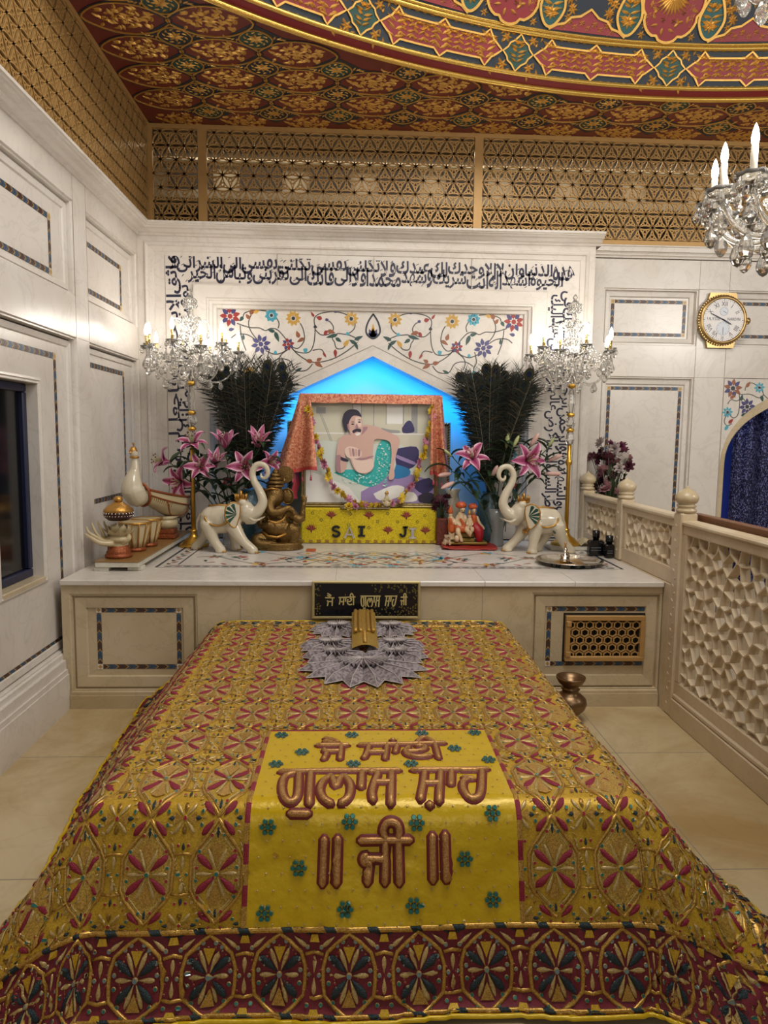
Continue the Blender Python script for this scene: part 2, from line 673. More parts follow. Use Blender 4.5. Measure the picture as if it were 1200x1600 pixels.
# cornices run along the left wall, the altar wall and the right wall
PC = [(0.0, 3.205), (0.012, 3.205), (0.016, 3.222), (0.034, 3.226), (0.05, 3.246), (0.085, 3.25), (0.092, 3.262), (0.105, 3.264), (0.11, 3.272), (0.12, 3.275), (0.12, 3.292), (0.0, 3.292)]
cn = MB()
vs = [(XF + p, y, z) for y in (-1.0, 6.0) for p, z in PC]
n = len(PC)
cn.add(vs, [(i, i + 1, n + i + 1, n + i) for i in range(n - 1)] + [(n - 1, 0, n, 2 * n - 1)], 0)
tag(cn.build('trim_1', ['marble', 'joint']), kind='structure', label='moulded marble cornice along the left wall')

# window in the left wall
wd = MB()
wd.box(-1.875, -1.85, 3.60, 4.10, 0.828, 1.916, 0)
tag(wd.build('window_1', ['black']), kind='structure', label='dark window in the left wall')
wroot = bpy.data.objects['window_1']
wf = MB()
for q in ((3.60, 4.10, 0.828, 0.875), (3.60, 4.10, 1.87, 1.916), (3.60, 3.645, 0.875, 1.87), (4.055, 4.10, 0.875, 1.87)):
    wf.bbox(-1.86, -1.825, q[0], q[1], q[2], q[3], 0.006)
wf.build('window_frame', ['navy'], wroot)
ws = MB()
ws.bbox(-1.85, -1.755, 3.60, 4.10, 0.80, 0.829, 0.004)
ws.build('window_sill', ['marble_warm'], wroot)

# ---- floor
fl = MB()
fl.box(-1.9, 8.0, -1.0, 8.2, -0.1, 0.0, 0)
for y in (0.5, 1.52, 2.53, 3.545):
    fl.box(-1.9, 8.0, y - 0.002, y + 0.002, -0.01, 0.0006, 1)
for x in (-1.10, 0.15, 1.40, 2.6):
    fl.box(x - 0.002, x + 0.002, -1.0, 8.0, -0.01, 0.0006, 1)
tag(fl.build('floor', ['marble_floor', 'joint']), kind='structure', label='polished cream marble floor slabs')

# ---- right wall, set back beside the altar
YF, YK = 6.25, 6.30
wr = MB()


def rbox(x0, x1, z0, z1, a=YF, b=YK):
    wr.box(x0, x1, a, b, z0, z1)


rbox(1.9, 6.6, 2.955, 3.30)
rbox(1.9, 6.6, 2.20, 2.47)
rbox(1.9, 3.28, 0.0, 0.45)
rbox(1.9, 2.165, 0.45, 2.20)
rbox(1.9, 2.165, 2.47, 2.955)
rbox(3.005, 3.275, 0.45, 2.20)
rbox(3.005, 3.275, 2.47, 2.955)
rbox(5.0, 6.6, 0.0, 2.20)
rbox(4.9, 5.1, 2.47, 2.955)
wr.box(1.9, 3.2, YK, YK + 0.12, 0.3, 3.1)
wr.box(3.2, 6.6, YK, YK + 0.12, 2.3, 3.1)
Rb = on_back(YF)
wr.frame(2.165, 3.005, 2.47, 2.955, PROF_PANEL, 0, Rb)
wr.frame(2.165, 3.005, 0.45, 2.20, PROF_PANEL, 0, Rb)
wr.frame(3.275, 4.9, 2.47, 2.955, PROF_PANEL, 0, Rb)
Ri = on_back(YK)
chevron(wr, Ri, 2.262, 2.905, 2.568, 2.85, 0.03, CH)
chevron(wr, Ri, 2.262, 2.905, 0.62, 2.10, 0.03, CH)
chevron(wr, Ri, 3.41, 4.75, 2.568, 2.85, 0.03, CH)
for x in (3.005, 3.275):
    wr.box(x - 0.0018, x + 0.0018, YF - 0.0008, YF, 0.5, 3.2, 1)
for z in (2.2, 2.955):
    wr.box(3.005, 3.275, YF - 0.0008, YF, z - 0.0015, z + 0.0015, 1)
# arched doorway with a spandrel of inlaid flowers
AX, AW = 4.12, 0.80
ain = [(AX - AW, 0.0), (AX - AW, 1.45)] + bez((AX - AW, 1.45), (AX - AW, 1.72), (AX - 0.58, 1.86), (AX - 0.42, 1.945), 10)[1:] + bez((AX - 0.42, 1.945), (AX - 0.25, 2.03), (AX - 0.1, 2.09), (AX, 2.13), 4)[1:]
ain = ain + [(2 * AX - x, z) for x, z in reversed(ain[:-1])]
aou = [(AX - AW - 0.035, 0.0), (AX - AW - 0.035, 1.45)] + bez((AX - AW - 0.035, 1.45), (AX - AW - 0.03, 1.76), (AX - 0.60, 1.94), (AX - 0.43, 2.03), 10)[1:] + bez((AX - 0.43, 2.03), (AX - 0.25, 2.10), (AX - 0.1, 2.15), (AX, 2.18), 4)[1:]
aou = aou + [(2 * AX - x, z) for x, z in reversed(aou[:-1])]


def ring(mb, A, B, z0, z1, mat, X):
    """flat band between two open outlines of equal length"""
    n = len(A)
    vs = [(*p, z1) for p in A] + [(*p, z1) for p in B] + [(*p, z0) for p in A] + [(*p, z0) for p in B]
    fs = []
    for i in range(n - 1):
        fs += [(i, i + 1, n + i + 1, n + i), (2 * n + i, 2 * n + i + 1, i + 1, i), (n + i, n + i + 1, 3 * n + i + 1, 3 * n + i)]
    mb.add(vs, fs, mat, False, X)


sp = [(3.28, 0.0), (3.28, 2.195), (5.0, 2.195), (5.0, 0.0)] + list(reversed(aou))
wr.prism(sp, -0.02, 0.0, 0, Rb)
ring(wr, ain, aou, -0.14, 0.006, 6, Rb)
tag(wr.build('wall_right', WALLM), kind='structure', label='right rear wall of white marble panels beside the altar')

cr = MB()
for (a, b, z0, z1) in ((0.0, 0.016, 3.205, 3.225), (0.0, 0.035, 3.225, 3.25), (0.0, 0.06, 3.25, 3.29), (0.0, 0.07, 3.29, 3.305)):
    cr.box(1.97, 6.6, YF - b, YF, z0, z1)
tag(cr.build('trim_2', ['marble']), kind='structure', label='marble cornice of the right rear wall')

# the blue lit room seen through the arch
br = MB()
br.box(3.2, 6.6, 8.0, 8.1, 0.0, 3.0)
br.box(2.9, 3.0, 6.45, 8.1, 0.0, 3.0)
br.box(2.9, 6.6, 6.43, 8.1, 2.9, 3.0)
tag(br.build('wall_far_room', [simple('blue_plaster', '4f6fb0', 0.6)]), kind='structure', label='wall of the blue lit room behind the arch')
jm = MB()
jm.box(3.335, 3.40, 6.40, 6.45, 0.0, 2.0)
tag(jm.build('trim_3', ['navy']), kind='structure', label='dark door jamb inside the arch')

m, N, L, b = new_mat('glitter_curtain')
tc = N.new('ShaderNodeTexCoord')
vr = N.new('ShaderNodeTexVoronoi')
vr.inputs['Scale'].default_value = 150
mp = N.new('ShaderNodeMapping')
mp.inputs['Scale'].default_value = (1, 1, 0.55)
L.new(tc.outputs['Object'], mp.inputs['Vector'])
L.new(mp.outputs[0], vr.inputs['Vector'])
rr = N.new('ShaderNodeValToRGB')
rr.color_ramp.elements[0].position = 0.62
rr.color_ramp.elements[0].color = rgb('14163c')
rr.color_ramp.elements[1].position = 0.98
rr.color_ramp.elements[1].color = rgb('8d92c8')  # sparkle of the sequins put into the colour as pale flecks
sx = N.new('ShaderNodeSeparateColor')
L.new(vr.outputs['Color'], sx.inputs[0])
L.new(sx.outputs[0], rr.inputs[0])
L.new(rr.outputs[0], b.inputs['Base Color'])
b.inputs['Roughness'].default_value = 0.35
b.inputs['Metallic'].default_value = 0.3
M['glitter'] = m
cu = MB()
cu.grid(lambda s, t: (3.93 + 2.5 * s, 7.25 + 0.03 * sin(s * 60), 0.02 + 2.86 * t), 120, 4, 0)
tag(cu.build('sequin_curtain', ['glitter']), 'dark blue sequinned curtain hanging behind the arch on the right', 'curtain')
point_light('blue_room_lamp', (3.7, 6.95, 2.5), 9, (0.42, 0.55, 1.0), 0.1)
point_light('violet_room_lamp', (3.75, 7.55, 0.9), 3, (0.5, 0.35, 1.0), 0.06)

# ---- altar wall (projects in front of the right wall)
aw = MB()
AY = 5.90
Aw = on_back(AY)
ZB = 0.788
AL, AR = -1.7195, 1.96
CLx, CRx, CT = -1.513, 1.825, 3.093      # calligraphy band, outer
BLx, BRx, BT = -1.292, 1.578, 2.842      # calligraphy band, inner
PLx, PRx, PT = -1.106, 1.429, 2.684      # floral panel
# solid ground behind the mouldings
aw.box(AL, -1.30, AY + 0.02, 6.25, ZB, 3.21)
aw.box(1.58, AR, AY + 0.02, 6.25, ZB, 3.21)
aw.box(-1.30, 1.58, AY + 0.02, 6.25, 2.845, 3.21)
aw.box(AL, AR, AY + 0.10, 6.25, 3.20, 3.285)
# outer field, raised
aw.frame(AL, AR, -1.0, 3.21, [(0, -0.1), (0, 0.0), (0.048, 0.0), (0.054, 0.012), (0.064, 0.016), (0.078, 0.010), (0.082, 0.0), (0.118, -0.008), (0.122, -0.016), (0.187, -0.022)], 0, Aw)
# frame between the calligraphy and the flower panel
aw.frame(BLx, BRx, -1.0, BT, [(-0.004, -0.022), (0, 0.004), (0.012, 0.010), (0.105, 0.0), (0.112, 0.012), (0.125, 0.012), (0.132, -0.004), (0.150, -0.012), (0.156, -0.03), (0.178, -0.038), (0.186, -0.062)], 0, Aw)
# flower panel, with the pointed niche cut out of it
NX = 0.155
half = [(0.0, 2.303), (0.80, 1.925)] + bez((0.80, 1.925), (0.93, 1.86), (1.03, 1.76), (1.03, 1.58), 8)[1:] + [(1.03, ZB)]
halfo = [(0.0, 2.388), (0.84, 1.995)] + bez((0.84, 1.995), (1.00, 1.91), (1.115, 1.80), (1.115, 1.58), 8)[1:] + [(1.115, ZB)]
nin = [(NX - x, z) for x, z in reversed(half)] + [(NX + x, z) for x, z in half[1:]]
nou = [(NX - x, z) for x, z in reversed(halfo)] + [(NX + x, z) for x, z in halfo[1:]]
fp = [(PLx - 0.005, ZB), (PLx - 0.005, PT + 0.005), (PRx + 0.005, PT + 0.005), (PRx + 0.005, ZB)] + list(reversed(nou))
aw.prism(fp, -0.075, -0.06, 0, Aw)
ring(aw, nin, nou, -0.10, -0.052, 0, Aw)
# thin groove along the arch band
g1 = [(NX - x * 1.0, z) for x, z in reversed(halfo)] + [(NX + x, z) for x, z in halfo[1:]]
aw.strip(g1, 0.006, -0.055, -0.0515, 1, Aw)
# joints of the marble slabs
for x in (0.155,):
    aw.box(x - 0.0015, x + 0.0015, AY - 0.001, AY, BT - 0.1, BT, 1)
for x in (-0.62, 0.155, 0.95):
    aw.box(x - 0.0012, x + 0.0012, AY + 0.012, AY + 0.0215, 2.84, 3.10, 1)
    aw.box(x - 0.0012, x + 0.0012, AY + 0.01, AY + 0.0215, 3.09, 3.21, 1)
# fillets round the calligraphy
for (x0, x1, z0, z1) in ((CLx, CRx, CT - 0.002, CT + 0.002), (CLx - 0.002, CLx + 0.002, ZB, CT), (CRx - 0.002, CRx + 0.002, ZB, CT)):
    aw.box(x0, x1, AY + 0.0185, AY + 0.0215, z0, z1, 1)
aw.warp(lambda x, y, z: (x, y, max(z, 0.788)))
altar_wall = aw.build('wall_back', WALLM)
tag(altar_wall, kind='structure', label='white marble altar wall with calligraphy band and flower panel')
ac = MB()
prof = [(0.0, 3.205)] + [(p * 0.95, z) for p, z in PC[1:-1]] + [(-0.10, 3.292)]
n = len(prof)
vs = [(x, AY - p, z) for x in (-1.7195, 2.0) for p, z in prof]
# right end turns the corner
fs = [(i, n + i, n + i + 1, i + 1) for i in range(n - 1)]
ac.add(vs, fs, 0)
vs = [(2.0 + 0, AY - p, z) for p, z in prof] + [(2.0, 6.24, z) for p, z in prof]
ac.add(vs, [(i, i + 1, n + i + 1, n + i) for i in range(n - 1)] + [tuple(range(n))], 0)
tag(ac.build('trim_4', ['marble', 'joint']), kind='structure', label='moulded marble cornice above the altar wall')
# niche
ni = MB()
n = len(nin)
DEP = 0.30
vs = [(x, AY + 0.10, z) for x, z in nin] + [(x, AY + DEP, z) for x, z in nin]
ni.add(vs, [(i, n + i, n + i + 1, i + 1) for i in range(n - 1)], 0)
ni.add([(x, AY + DEP, z) for x, z in nin], [tuple(range(n))], 0)
tag(ni.build('wall_niche', [simple('niche_plaster', 'a9c3cf', 0.6)]), kind='structure', label='pointed niche lit blue behind the framed picture')
for sgn in (-1, 1):
    a = area_light('niche_led_strip', (NX + sgn * 0.47, AY + 0.125, 2.045), (NX + sgn * 0.40, AY + 0.40, 1.55), 1.0, 0.02, 4.5, (0.0, 0.36, 1.0))
    # the strip lies along the slope of the arch, just behind its lip
    ex = Vector((sgn * 0.80, 0, -0.378)).normalized() * sgn
    ez = -(Vector((NX + sgn * 0.42, AY + 0.36, 1.62)) - Vector(a.location)).normalized()
    ez = (ez - ex * ez.dot(ex)).normalized()
    ey = ez.cross(ex)
    a.matrix_world = frameX(a.location, ex, ey, ez)

# ---- calligraphy
AR_F = {  # letter: (isolated, final, initial, medial)
    'ا': (0xFE8D, 0xFE8E, 0, 0), 'أ': (0xFE83, 0xFE84, 0, 0), 'إ': (0xFE87, 0xFE88, 0, 0), 'ب': (0xFE8F, 0xFE90, 0xFE91, 0xFE92), 'ة': (0xFE93, 0xFE94, 0, 0),
    'ت': (0xFE95, 0xFE96, 0xFE97, 0xFE98), 'ث': (0xFE99, 0xFE9A, 0xFE9B, 0xFE9C), 'ج': (0xFE9D, 0xFE9E, 0xFE9F, 0xFEA0), 'ح': (0xFEA1, 0xFEA2, 0xFEA3, 0xFEA4),
    'خ': (0xFEA5, 0xFEA6, 0xFEA7, 0xFEA8), 'د': (0xFEA9, 0xFEAA, 0, 0), 'ذ': (0xFEAB, 0xFEAC, 0, 0), 'ر': (0xFEAD, 0xFEAE, 0, 0), 'ش': (0xFEB5, 0xFEB6, 0xFEB7, 0xFEB8),
    'س': (0xFEB1, 0xFEB2, 0xFEB3, 0xFEB4), 'ض': (0xFEBD, 0xFEBE, 0xFEBF, 0xFEC0), 'ط': (0xFEC1, 0xFEC2, 0xFEC3, 0xFEC4), 'ع': (0xFEC9, 0xFECA, 0xFECB, 0xFECC),
    'غ': (0xFECD, 0xFECE, 0xFECF, 0xFED0), 'ف': (0xFED1, 0xFED2, 0xFED3, 0xFED4), 'ق': (0xFED5, 0xFED6, 0xFED7, 0xFED8), 'ك': (0xFED9, 0xFEDA, 0xFEDB, 0xFEDC),
    'ل': (0xFEDD, 0xFEDE, 0xFEDF, 0xFEE0), 'م': (0xFEE1, 0xFEE2, 0xFEE3, 0xFEE4), 'ن': (0xFEE5, 0xFEE6, 0xFEE7, 0xFEE8), 'ه': (0xFEE9, 0xFEEA, 0xFEEB, 0xFEEC),
    'و': (0xFEED, 0xFEEE, 0, 0), 'ى': (0xFEEF, 0xFEF0, 0, 0), 'ي': (0xFEF1, 0xFEF2, 0xFEF3, 0xFEF4)}


def shape_ar(w):
    """join the letters of one word and turn it into drawing order"""
    out = []
    i = 0
    prev_joins = False
    while i < len(w):
        c = w[i]
        nxt = w[i + 1] if i + 1 < len(w) else ''
        if c == 'ل' and nxt in 'اأإ' and nxt:
            base = {'ا': 0xFEFB, 'أ': 0xFEF7, 'إ': 0xFEF9}[nxt]
            out.append(chr(base + (1 if prev_joins else 0)))
            prev_joins = False
            i += 2
            continue
        F = AR_F[c]
        fwd = F[2] != 0 and nxt != ''
        out.append(chr(F[3] if prev_joins and fwd else F[1] if prev_joins else F[2] if fwd else F[0]))
        prev_joins = fwd
        i += 1
    return ''.join(reversed(out))


WORDS_TOP = 'هذه الدنيا وان لا الا وحدك لك عبدك فلا تكلنى نفسى تكلنى نفسى الى الشر انى لا'.split()
WORDS_LOW = 'الحيوة اشهد اله انت شريك و شهد محمدا فلا الى فانك الى تقربنى وتبا من الخير'.split()
COL_A1 = 'فى اليك اعهد انى الرحيم الرحمن هو والشهادة الغيب'.split()[::-1]
COL_A2 = 'اليك عهد انى الرحمن عالم والارض السموات فاطر اللهم'.split()[::-1]
COL_B1 = 'واثق الا برحمتك فاجعل لى عندك عهدا'.split()
COL_B2 = 'توفينيه يوم القيامة انك لا تخلف الميعاد'.split()


def ar_line(mb, words, length, height, X, x_right, y0, stretch=1.0, bold=0.022, jit=0.0):
    """set words right to left over a length, filling the given height"""
    runs = []
    for w in words:
        vs, fs = text_mesh(shape_ar(w), 1.0, 0, 2, bold)
        x0, x1 = min(v[0] for v in vs), max(v[0] for v in vs)
        runs.append((vs, fs, x0, x1))
    tot = sum(r[3] - r[2] for r in runs)
    gap = 0.02
    sx = length / (tot + gap * (len(runs) - 1))
    x = x_right
    for k, (vs, fs, x0, x1) in enumerate(runs):
        z0, z1 = min(v[1] for v in vs), max(v[1] for v in vs)
        sy = min(height / (z1 - z0), height * 3.0)
        w = (x1 - x0) * sx
        zz = y0 + (height - (z1 - z0) * sy) * (0.5 + 0.5 * ((k % 2) * 2 - 1) * jit)
        mb.add([(x - w + (v[0] - x0) * sx, zz + (v[1] - z0) * sy, 0.0018) for v in vs], fs, 0, False, X)
        x -= w + gap * sx
    return mb


ca = MB()
Cb = on_back(AY + 0.0205)
ar_line(ca, WORDS_TOP, CRx - CLx - 0.05, 0.158, Cb, CRx - 0.025, BT + 0.088, jit=0.8)
ar_line(ca, WORDS_LOW, CRx - CLx - 0.30, 0.150, Cb, CRx - 0.12, BT + 0.008, jit=0.8)
Xr = frameX((BRx, AY + 0.0205, 0.80), (0, 0, -1), (1, 0, 0), (0, -1, 0))       # right column: letters lean to the right
ar_line(ca, COL_A1, 2.05, 0.134, Xr, 0.0, 0.108, jit=0.6)
ar_line(ca, COL_A2, 2.02, 0.130, Xr, 0.0, 0.008, jit=0.6)
Xl = frameX((BLx, AY + 0.0205, 0.80), (0, 0, 1), (-1, 0, 0), (0, -1, 0))
ar_line(ca, COL_B1, 2.24, 0.12, Xl, 2.26, 0.096, jit=0.6)
ar_line(ca, COL_B2, 2.02, 0.116, Xl, 2.04, 0.010, jit=0.6)
for k in range(150):       # vowel strokes and diamond dots strewn between the letters
    x = CLx + 0.05 + (CRx - CLx - 0.1) * random.random()
    z = BT + 0.02 + 0.22 * random.random()
    a = random.choice((0.5, 0.5, 0.9))
    ca.prism(rot2([(-0.012, -0.002), (0.012, -0.003), (0.012, 0.003), (-0.012, 0.002)], a, x, z), 0, 0.0018, 0, Cb)
ca.build('calligraphy', ['ink_blue'], altar_wall)

# ---- inlaid flowers on the panel
FM = ['inlay_stem', 'inlay_red', 'inlay_teal', 'inlay_yellow', 'inlay_purple', 'inlay_rust', 'inlay_green', 'chev_dark']
ST, RE, TE, YE_, PU, RU, GR, DK = range(8)


def px2panel(cx, cz):   # drawing grid of the left half (1 unit = 1/1000 of the measured panel) to wall metres
    return (cx, cz)


def flower(mb, X, x, z, r, n, mat, mat2, core, a0=0.0, fat=0.55):
    for k in range(n):
        a = a0 + 2 * pi * k / n
        mb.prism(rot2(leaf_poly(r * 0.72, r * fat, 0.8, 5), a, x + 0.28 * r * cos(a), z + 0.28 * r * sin(a)), 0, 0.0016, mat if k % 2 == 0 else mat2, X)
    mb.prism(arc(x, z, r * 0.24, 0, 2 * pi, 10)[:-1], 0, 0.002, core, X)


def stem(mb, X, pts, w=0.008, mat=ST):
    mb.strip(smoothpath([(p[0], p[1]) for p in pts], 5), w, 0, 0.0013, mat, X)


def bleaf(mb, X, x, z, a, L, w, mat):
    mb.prism(rot2(leaf_poly(L, w, 0.7, 6), a, x, z), 0, 0.0017, mat, X)


def floral_half(mb, X, fx):
    """left half of the flower panel; fx maps panel metres (measured on the left half) to x"""
    def P(u, v):      # u, v in pixels of the measured crop of the left half
        return fx((u - 1090) * 0.001704), 2.684 - (v - 437 - 15 * (u - 350) / 740) * 0.00168

    def S(pts, w=0.0085, mat=ST):
        stem(mb, X, [P(*p) for p in pts], w, mat)

    def F(u, v, r, n, m1, m2, c, a0=0.2, fat=0.5):
        flower(mb, X, *P(u, v), r, n, m1, m2, c, a0, fat)

    def Lf(u, v, a, L, w, mat):
        x0 = P(u, v)
        x1 = P(u + cos(a) * 10, v - sin(a) * 10)
        bleaf(mb, X, *x0, atan2(x1[1] - x0[1], x1[0] - x0[0]), L, w, mat)
    S([(440, 520), (500, 540), (545, 542), (575, 555), (600, 545), (630, 550), (660, 580), (685, 615), (720, 660), (770, 695), (820, 708), (900, 690), (970, 650), (1015, 612)])
    S([(635, 545), (640, 520), (625, 490)])
    S([(555, 620), (510, 565), (495, 520), (508, 480)])
    S([(580, 462), (530, 458), (480, 470), (470, 488)])
    S([(455, 530), (462, 590), (482, 650)])
    S([(412, 590), (440, 572), (490, 575), (530, 600)])
    S([(575, 650), (620, 668), (665, 655), (685, 630), (730, 640), (760, 600), (755, 550), (740, 520)])
    S([(690, 625), (720, 655), (780, 660), (805, 620), (812, 550), (808, 500), (835, 475), (900, 465), (950, 475), (985, 495)])
    S([(812, 550), (840, 575), (880, 572), (900, 545), (885, 515), (860, 505)])
    S([(905, 610), (895, 590), (920, 570), (965, 572), (1000, 545), (1002, 505)])
    S([(905, 610), (915, 640), (945, 640), (965, 615)])
    S([(965, 572), (1005, 590), (1020, 605)])
    S([(600, 710), (640, 690), (690, 700), (720, 745), (770, 745), (800, 715)])
    S([(595, 640), (585, 690), (600, 720)])
    S([(690, 640), (650, 670), (640, 700), (650, 730)])
    S([(800, 650), (840, 645), (858, 668)])
    F(408, 487, 0.085, 9, RE, PU, RE, 0.3, 0.42)
    F(604, 483, 0.056, 8, TE, TE, DK, 0.2, 0.6)
    F(708, 497, 0.064, 10, YE_, YE_, DK, 0.1, 0.42)
    F(553, 620, 0.082, 8, PU, PU, PU, 0.2, 0.42)
    F(683, 620, 0.052, 8, RE, PU, RE, 0.2, 0.5)
    F(985, 500, 0.062, 9, YE_, YE_, DK, 0.1, 0.42)
    F(590, 765, 0.06, 8, TE, TE, DK, 0.1, 0.6)
    F(500, 760, 0.06, 9, YE_, YE_, DK, 0.3, 0.42)
    for (u, v, a, L, w, m) in ((470, 488, -2.2, .05, .03, GR), (505, 480, 1.2, .06, .035, RU), (520, 470, 0.4, .05, .03, YE_), (500, 500, 2.2, .05, .03, RU), (620, 560, -1.2, .09, .035, GR), (620, 560, 2.9, .06, .03, GR), (400, 552, 0.2, .05, .028, PU), (735, 590, 1.9, .06, .035, RU), (760, 590, -2.6, .07, .03, RU), (812, 545, 1.5, .03, .03, DK),
                             (845, 500, 2.8, .05, .035, RE), (860, 505, 0.2, .03, .025, PU), (870, 555, -0.3, .07, .035, RU), (870, 555, -2.2, .05, .03, RE), (920, 575, -2.9, .10, .03, GR), (910, 590, -0.6, .06, .03, GR), (960, 572, 0.2, .03, .03, TE), (950, 630, 0.9, .07, .035, YE_), (908, 645, -1.5, .07, .03, RE), (1000, 600, 0.4, .08, .03, GR), (1010, 620, 2.6, .07, .03, GR), (1005, 615, -1.2, .06, .025, GR),
                             (800, 705, 2.9, .06, .035, RU), (810, 705, -0.6, .08, .035, RU), (820, 700, 0.5, .05, .03, RU), (775, 655, 2.6, .04, .04, TE), (808, 490, 2.2, .05, .02, RE), (900, 467, 0.2, .05, .02, PU), (720, 750, 0.5, .06, .025, GR), (615, 655, -0.5, .03, .03, TE), (850, 660, -1.0, .05, .02, RE), (470, 600, 1.6, .05, .025, GR)):
        Lf(u, v, a, L, w, m)
    # lower side spray beside the niche, running down the jamb
    for (x, z, m) in ((-1.03, 2.0, PU), (-1.04, 1.72, RE), (-1.03, 1.5, TE), (-1.04, 1.25, RE), (-1.03, 1.02, TE)):
        flower(mb, X, fx(x - NX), z, 0.05, 8, m, m, DK, 0.2, 0.45)
    stem(mb, X, [(fx(-1.02 - NX + 0.03 * sin(z * 9)), z) for z in [0.85 + 0.1 * i for i in range(14)]], 0.007)
    for i in range(9):
        bleaf(mb, X, fx(-1.03 - NX), 0.92 + 0.14 * i, 0.8 if i % 2 else 2.3, 0.055, 0.024, (GR, RU, PU)[i % 3])


fi = MB()
Fb = on_back(AY + 0.06)
floral_half(fi, Fb, lambda x: NX + x)
floral_half(fi, Fb, lambda x: NX - x)
drop = smoothpath([(0, 0.112), (0.035, 0.06), (0.056, 0.0), (0.05, -0.05), (0.0, -0.085), (-0.05, -0.05), (-0.056, 0.0), (-0.035, 0.06), (0, 0.112)], 4)
fi.strip([(NX + x, 2.53 + z) for x, z in drop], 0.014, 0, 0.002, DK, Fb, True)
for (a, L, m) in ((1.57, 0.11, YE_), (1.1, 0.075, PU), (2.04, 0.075, PU), (0.7, 0.055, PU), (2.44, 0.055, PU), (1.57, 0.075, RU)):
    bleaf(fi, Fb, NX, 2.455, a, L, 0.034, m)
for dx in (-0.018, 0.0, 0.018):
    bleaf(fi, Fb, NX + dx, 2.452, 1.57, 0.03, 0.02, TE)
fi.build('flower_inlay', FM, altar_wall)
# spandrel of the arch on the right wall
fs_ = MB()
Fs = on_back(YF + 0.0001)
for (x, z, r, n, m1, m2) in ((3.36, 2.11, .085, 9, RU, PU), (3.60, 2.12, .05, 8, TE, TE), (3.50, 1.95, .075, 8, PU, PU), (3.325, 1.90, .05, 8, TE, TE), (3.76, 2.13, .06, 8, RE, RE)):
    flower(fs_, Fs, x, z, r, n, m1, m2, DK, 0.1, 0.42)
for p in ([(3.36, 2.11), (3.42, 2.06), (3.52, 2.06), (3.6, 2.03), (3.64, 2.06), (3.61, 2.12)], [(3.42, 2.06), (3.43, 1.98), (3.42, 1.88), (3.38, 1.85), (3.33, 1.89)], [(3.5, 1.95), (3.46, 2.02), (3.40, 2.0), (3.35, 2.01), (3.32, 1.97)], [(3.64, 2.06), (3.7, 2.02), (3.76, 2.06), (3.76, 2.13)], [(3.325, 1.9), (3.30, 1.82), (3.33, 1.78), (3.37, 1.80)], [(3.6, 2.12), (3.53, 2.16), (3.48, 2.13), (3.47, 2.09)]):
    stem(fs_, Fs, p, 0.007)
for (x, z, a, m) in ((3.34, 2.02, .6, RU), (3.48, 2.12, 1, RU), (3.62, 2.05, -1.2, GR), (3.45, 1.87, .4, GR), (3.34, 1.80, .8, RE), (3.31, 1.74, 1.0, TE), (3.70, 2.03, .5, RU), (3.44, 2.0, 1.4, GR)):
    bleaf(fs_, Fs, x, z, a, .06, .03, m)
fs_.build('spandrel_inlay', FM, bpy.data.objects['wall_right'])

# ---- gallery behind the gold screens
gl = MB()
gl.box(-1.9, 6.6, 6.75, 6.85, 3.2, 4.3, 0)
gl.box(-1.9, 6.6, 6.25, 6.85, 3.20, 3.29, 0)
for z in (3.66, 3.70, 4.05):
    gl.box(-1.9, 6.6, 6.62, 6.75, z, z + 0.02, 1)
gl.box(-1.9, 6.6, 6.5, 6.74, 3.69, 3.76, 1)
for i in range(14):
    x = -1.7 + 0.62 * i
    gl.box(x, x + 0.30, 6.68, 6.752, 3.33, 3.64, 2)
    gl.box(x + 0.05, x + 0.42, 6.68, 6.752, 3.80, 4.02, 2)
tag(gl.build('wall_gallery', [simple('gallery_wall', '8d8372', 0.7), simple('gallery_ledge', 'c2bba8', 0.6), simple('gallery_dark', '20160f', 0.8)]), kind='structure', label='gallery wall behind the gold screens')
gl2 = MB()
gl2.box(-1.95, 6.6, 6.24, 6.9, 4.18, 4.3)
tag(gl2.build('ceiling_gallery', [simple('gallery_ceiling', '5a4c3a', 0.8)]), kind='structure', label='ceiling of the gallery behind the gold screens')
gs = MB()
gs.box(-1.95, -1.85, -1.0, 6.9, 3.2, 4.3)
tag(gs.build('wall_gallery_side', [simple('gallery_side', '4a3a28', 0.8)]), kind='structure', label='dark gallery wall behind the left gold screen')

# ================================================================== gold screens
def lattice_circles(mb, x0, x1, z0, z1, d, w, th, X, mat=0, n=30):
    R = d * 1.0
    rows = int((z1 - z0) / (d * sqrt(3) / 2)) + 3
    cols = int((x1 - x0) / d) + 3
    for j in range(-1, rows):
        for i in range(-1, cols):
            cx = x0 + (i + 0.5 * (j % 2)) * d
            cz = z0 + j * d * sqrt(3) / 2
            run = []
            for k in range(n + 1):
                a = 2 * pi * k / n
                p = (cx + R * cos(a), cz + R * sin(a))
                ok = x0 <= p[0] <= x1 and z0 <= p[1] <= z1
                if ok:
                    run.append(p)
                if (not ok or k == n) and len(run) > 1:
                    mb.strip(run, w, 0.0, th, mat, X)
                if not ok:
                    run = []
            for (ox, oz) in ((d / 2, d * 0.2887), (0, d * 0.57735)):
                if x0 + 0.03 < cx + ox < x1 - 0.03 and z0 + 0.03 < cz + oz < z1 - 0.03:
                    mb.strip([(cx + ox + d * 0.12 * cos(2 * pi * k / 10), cz + oz + d * 0.12 * sin(2 * pi * k / 10)) for k in range(10)], w * 0.8, 0.0, th, mat, X, True)


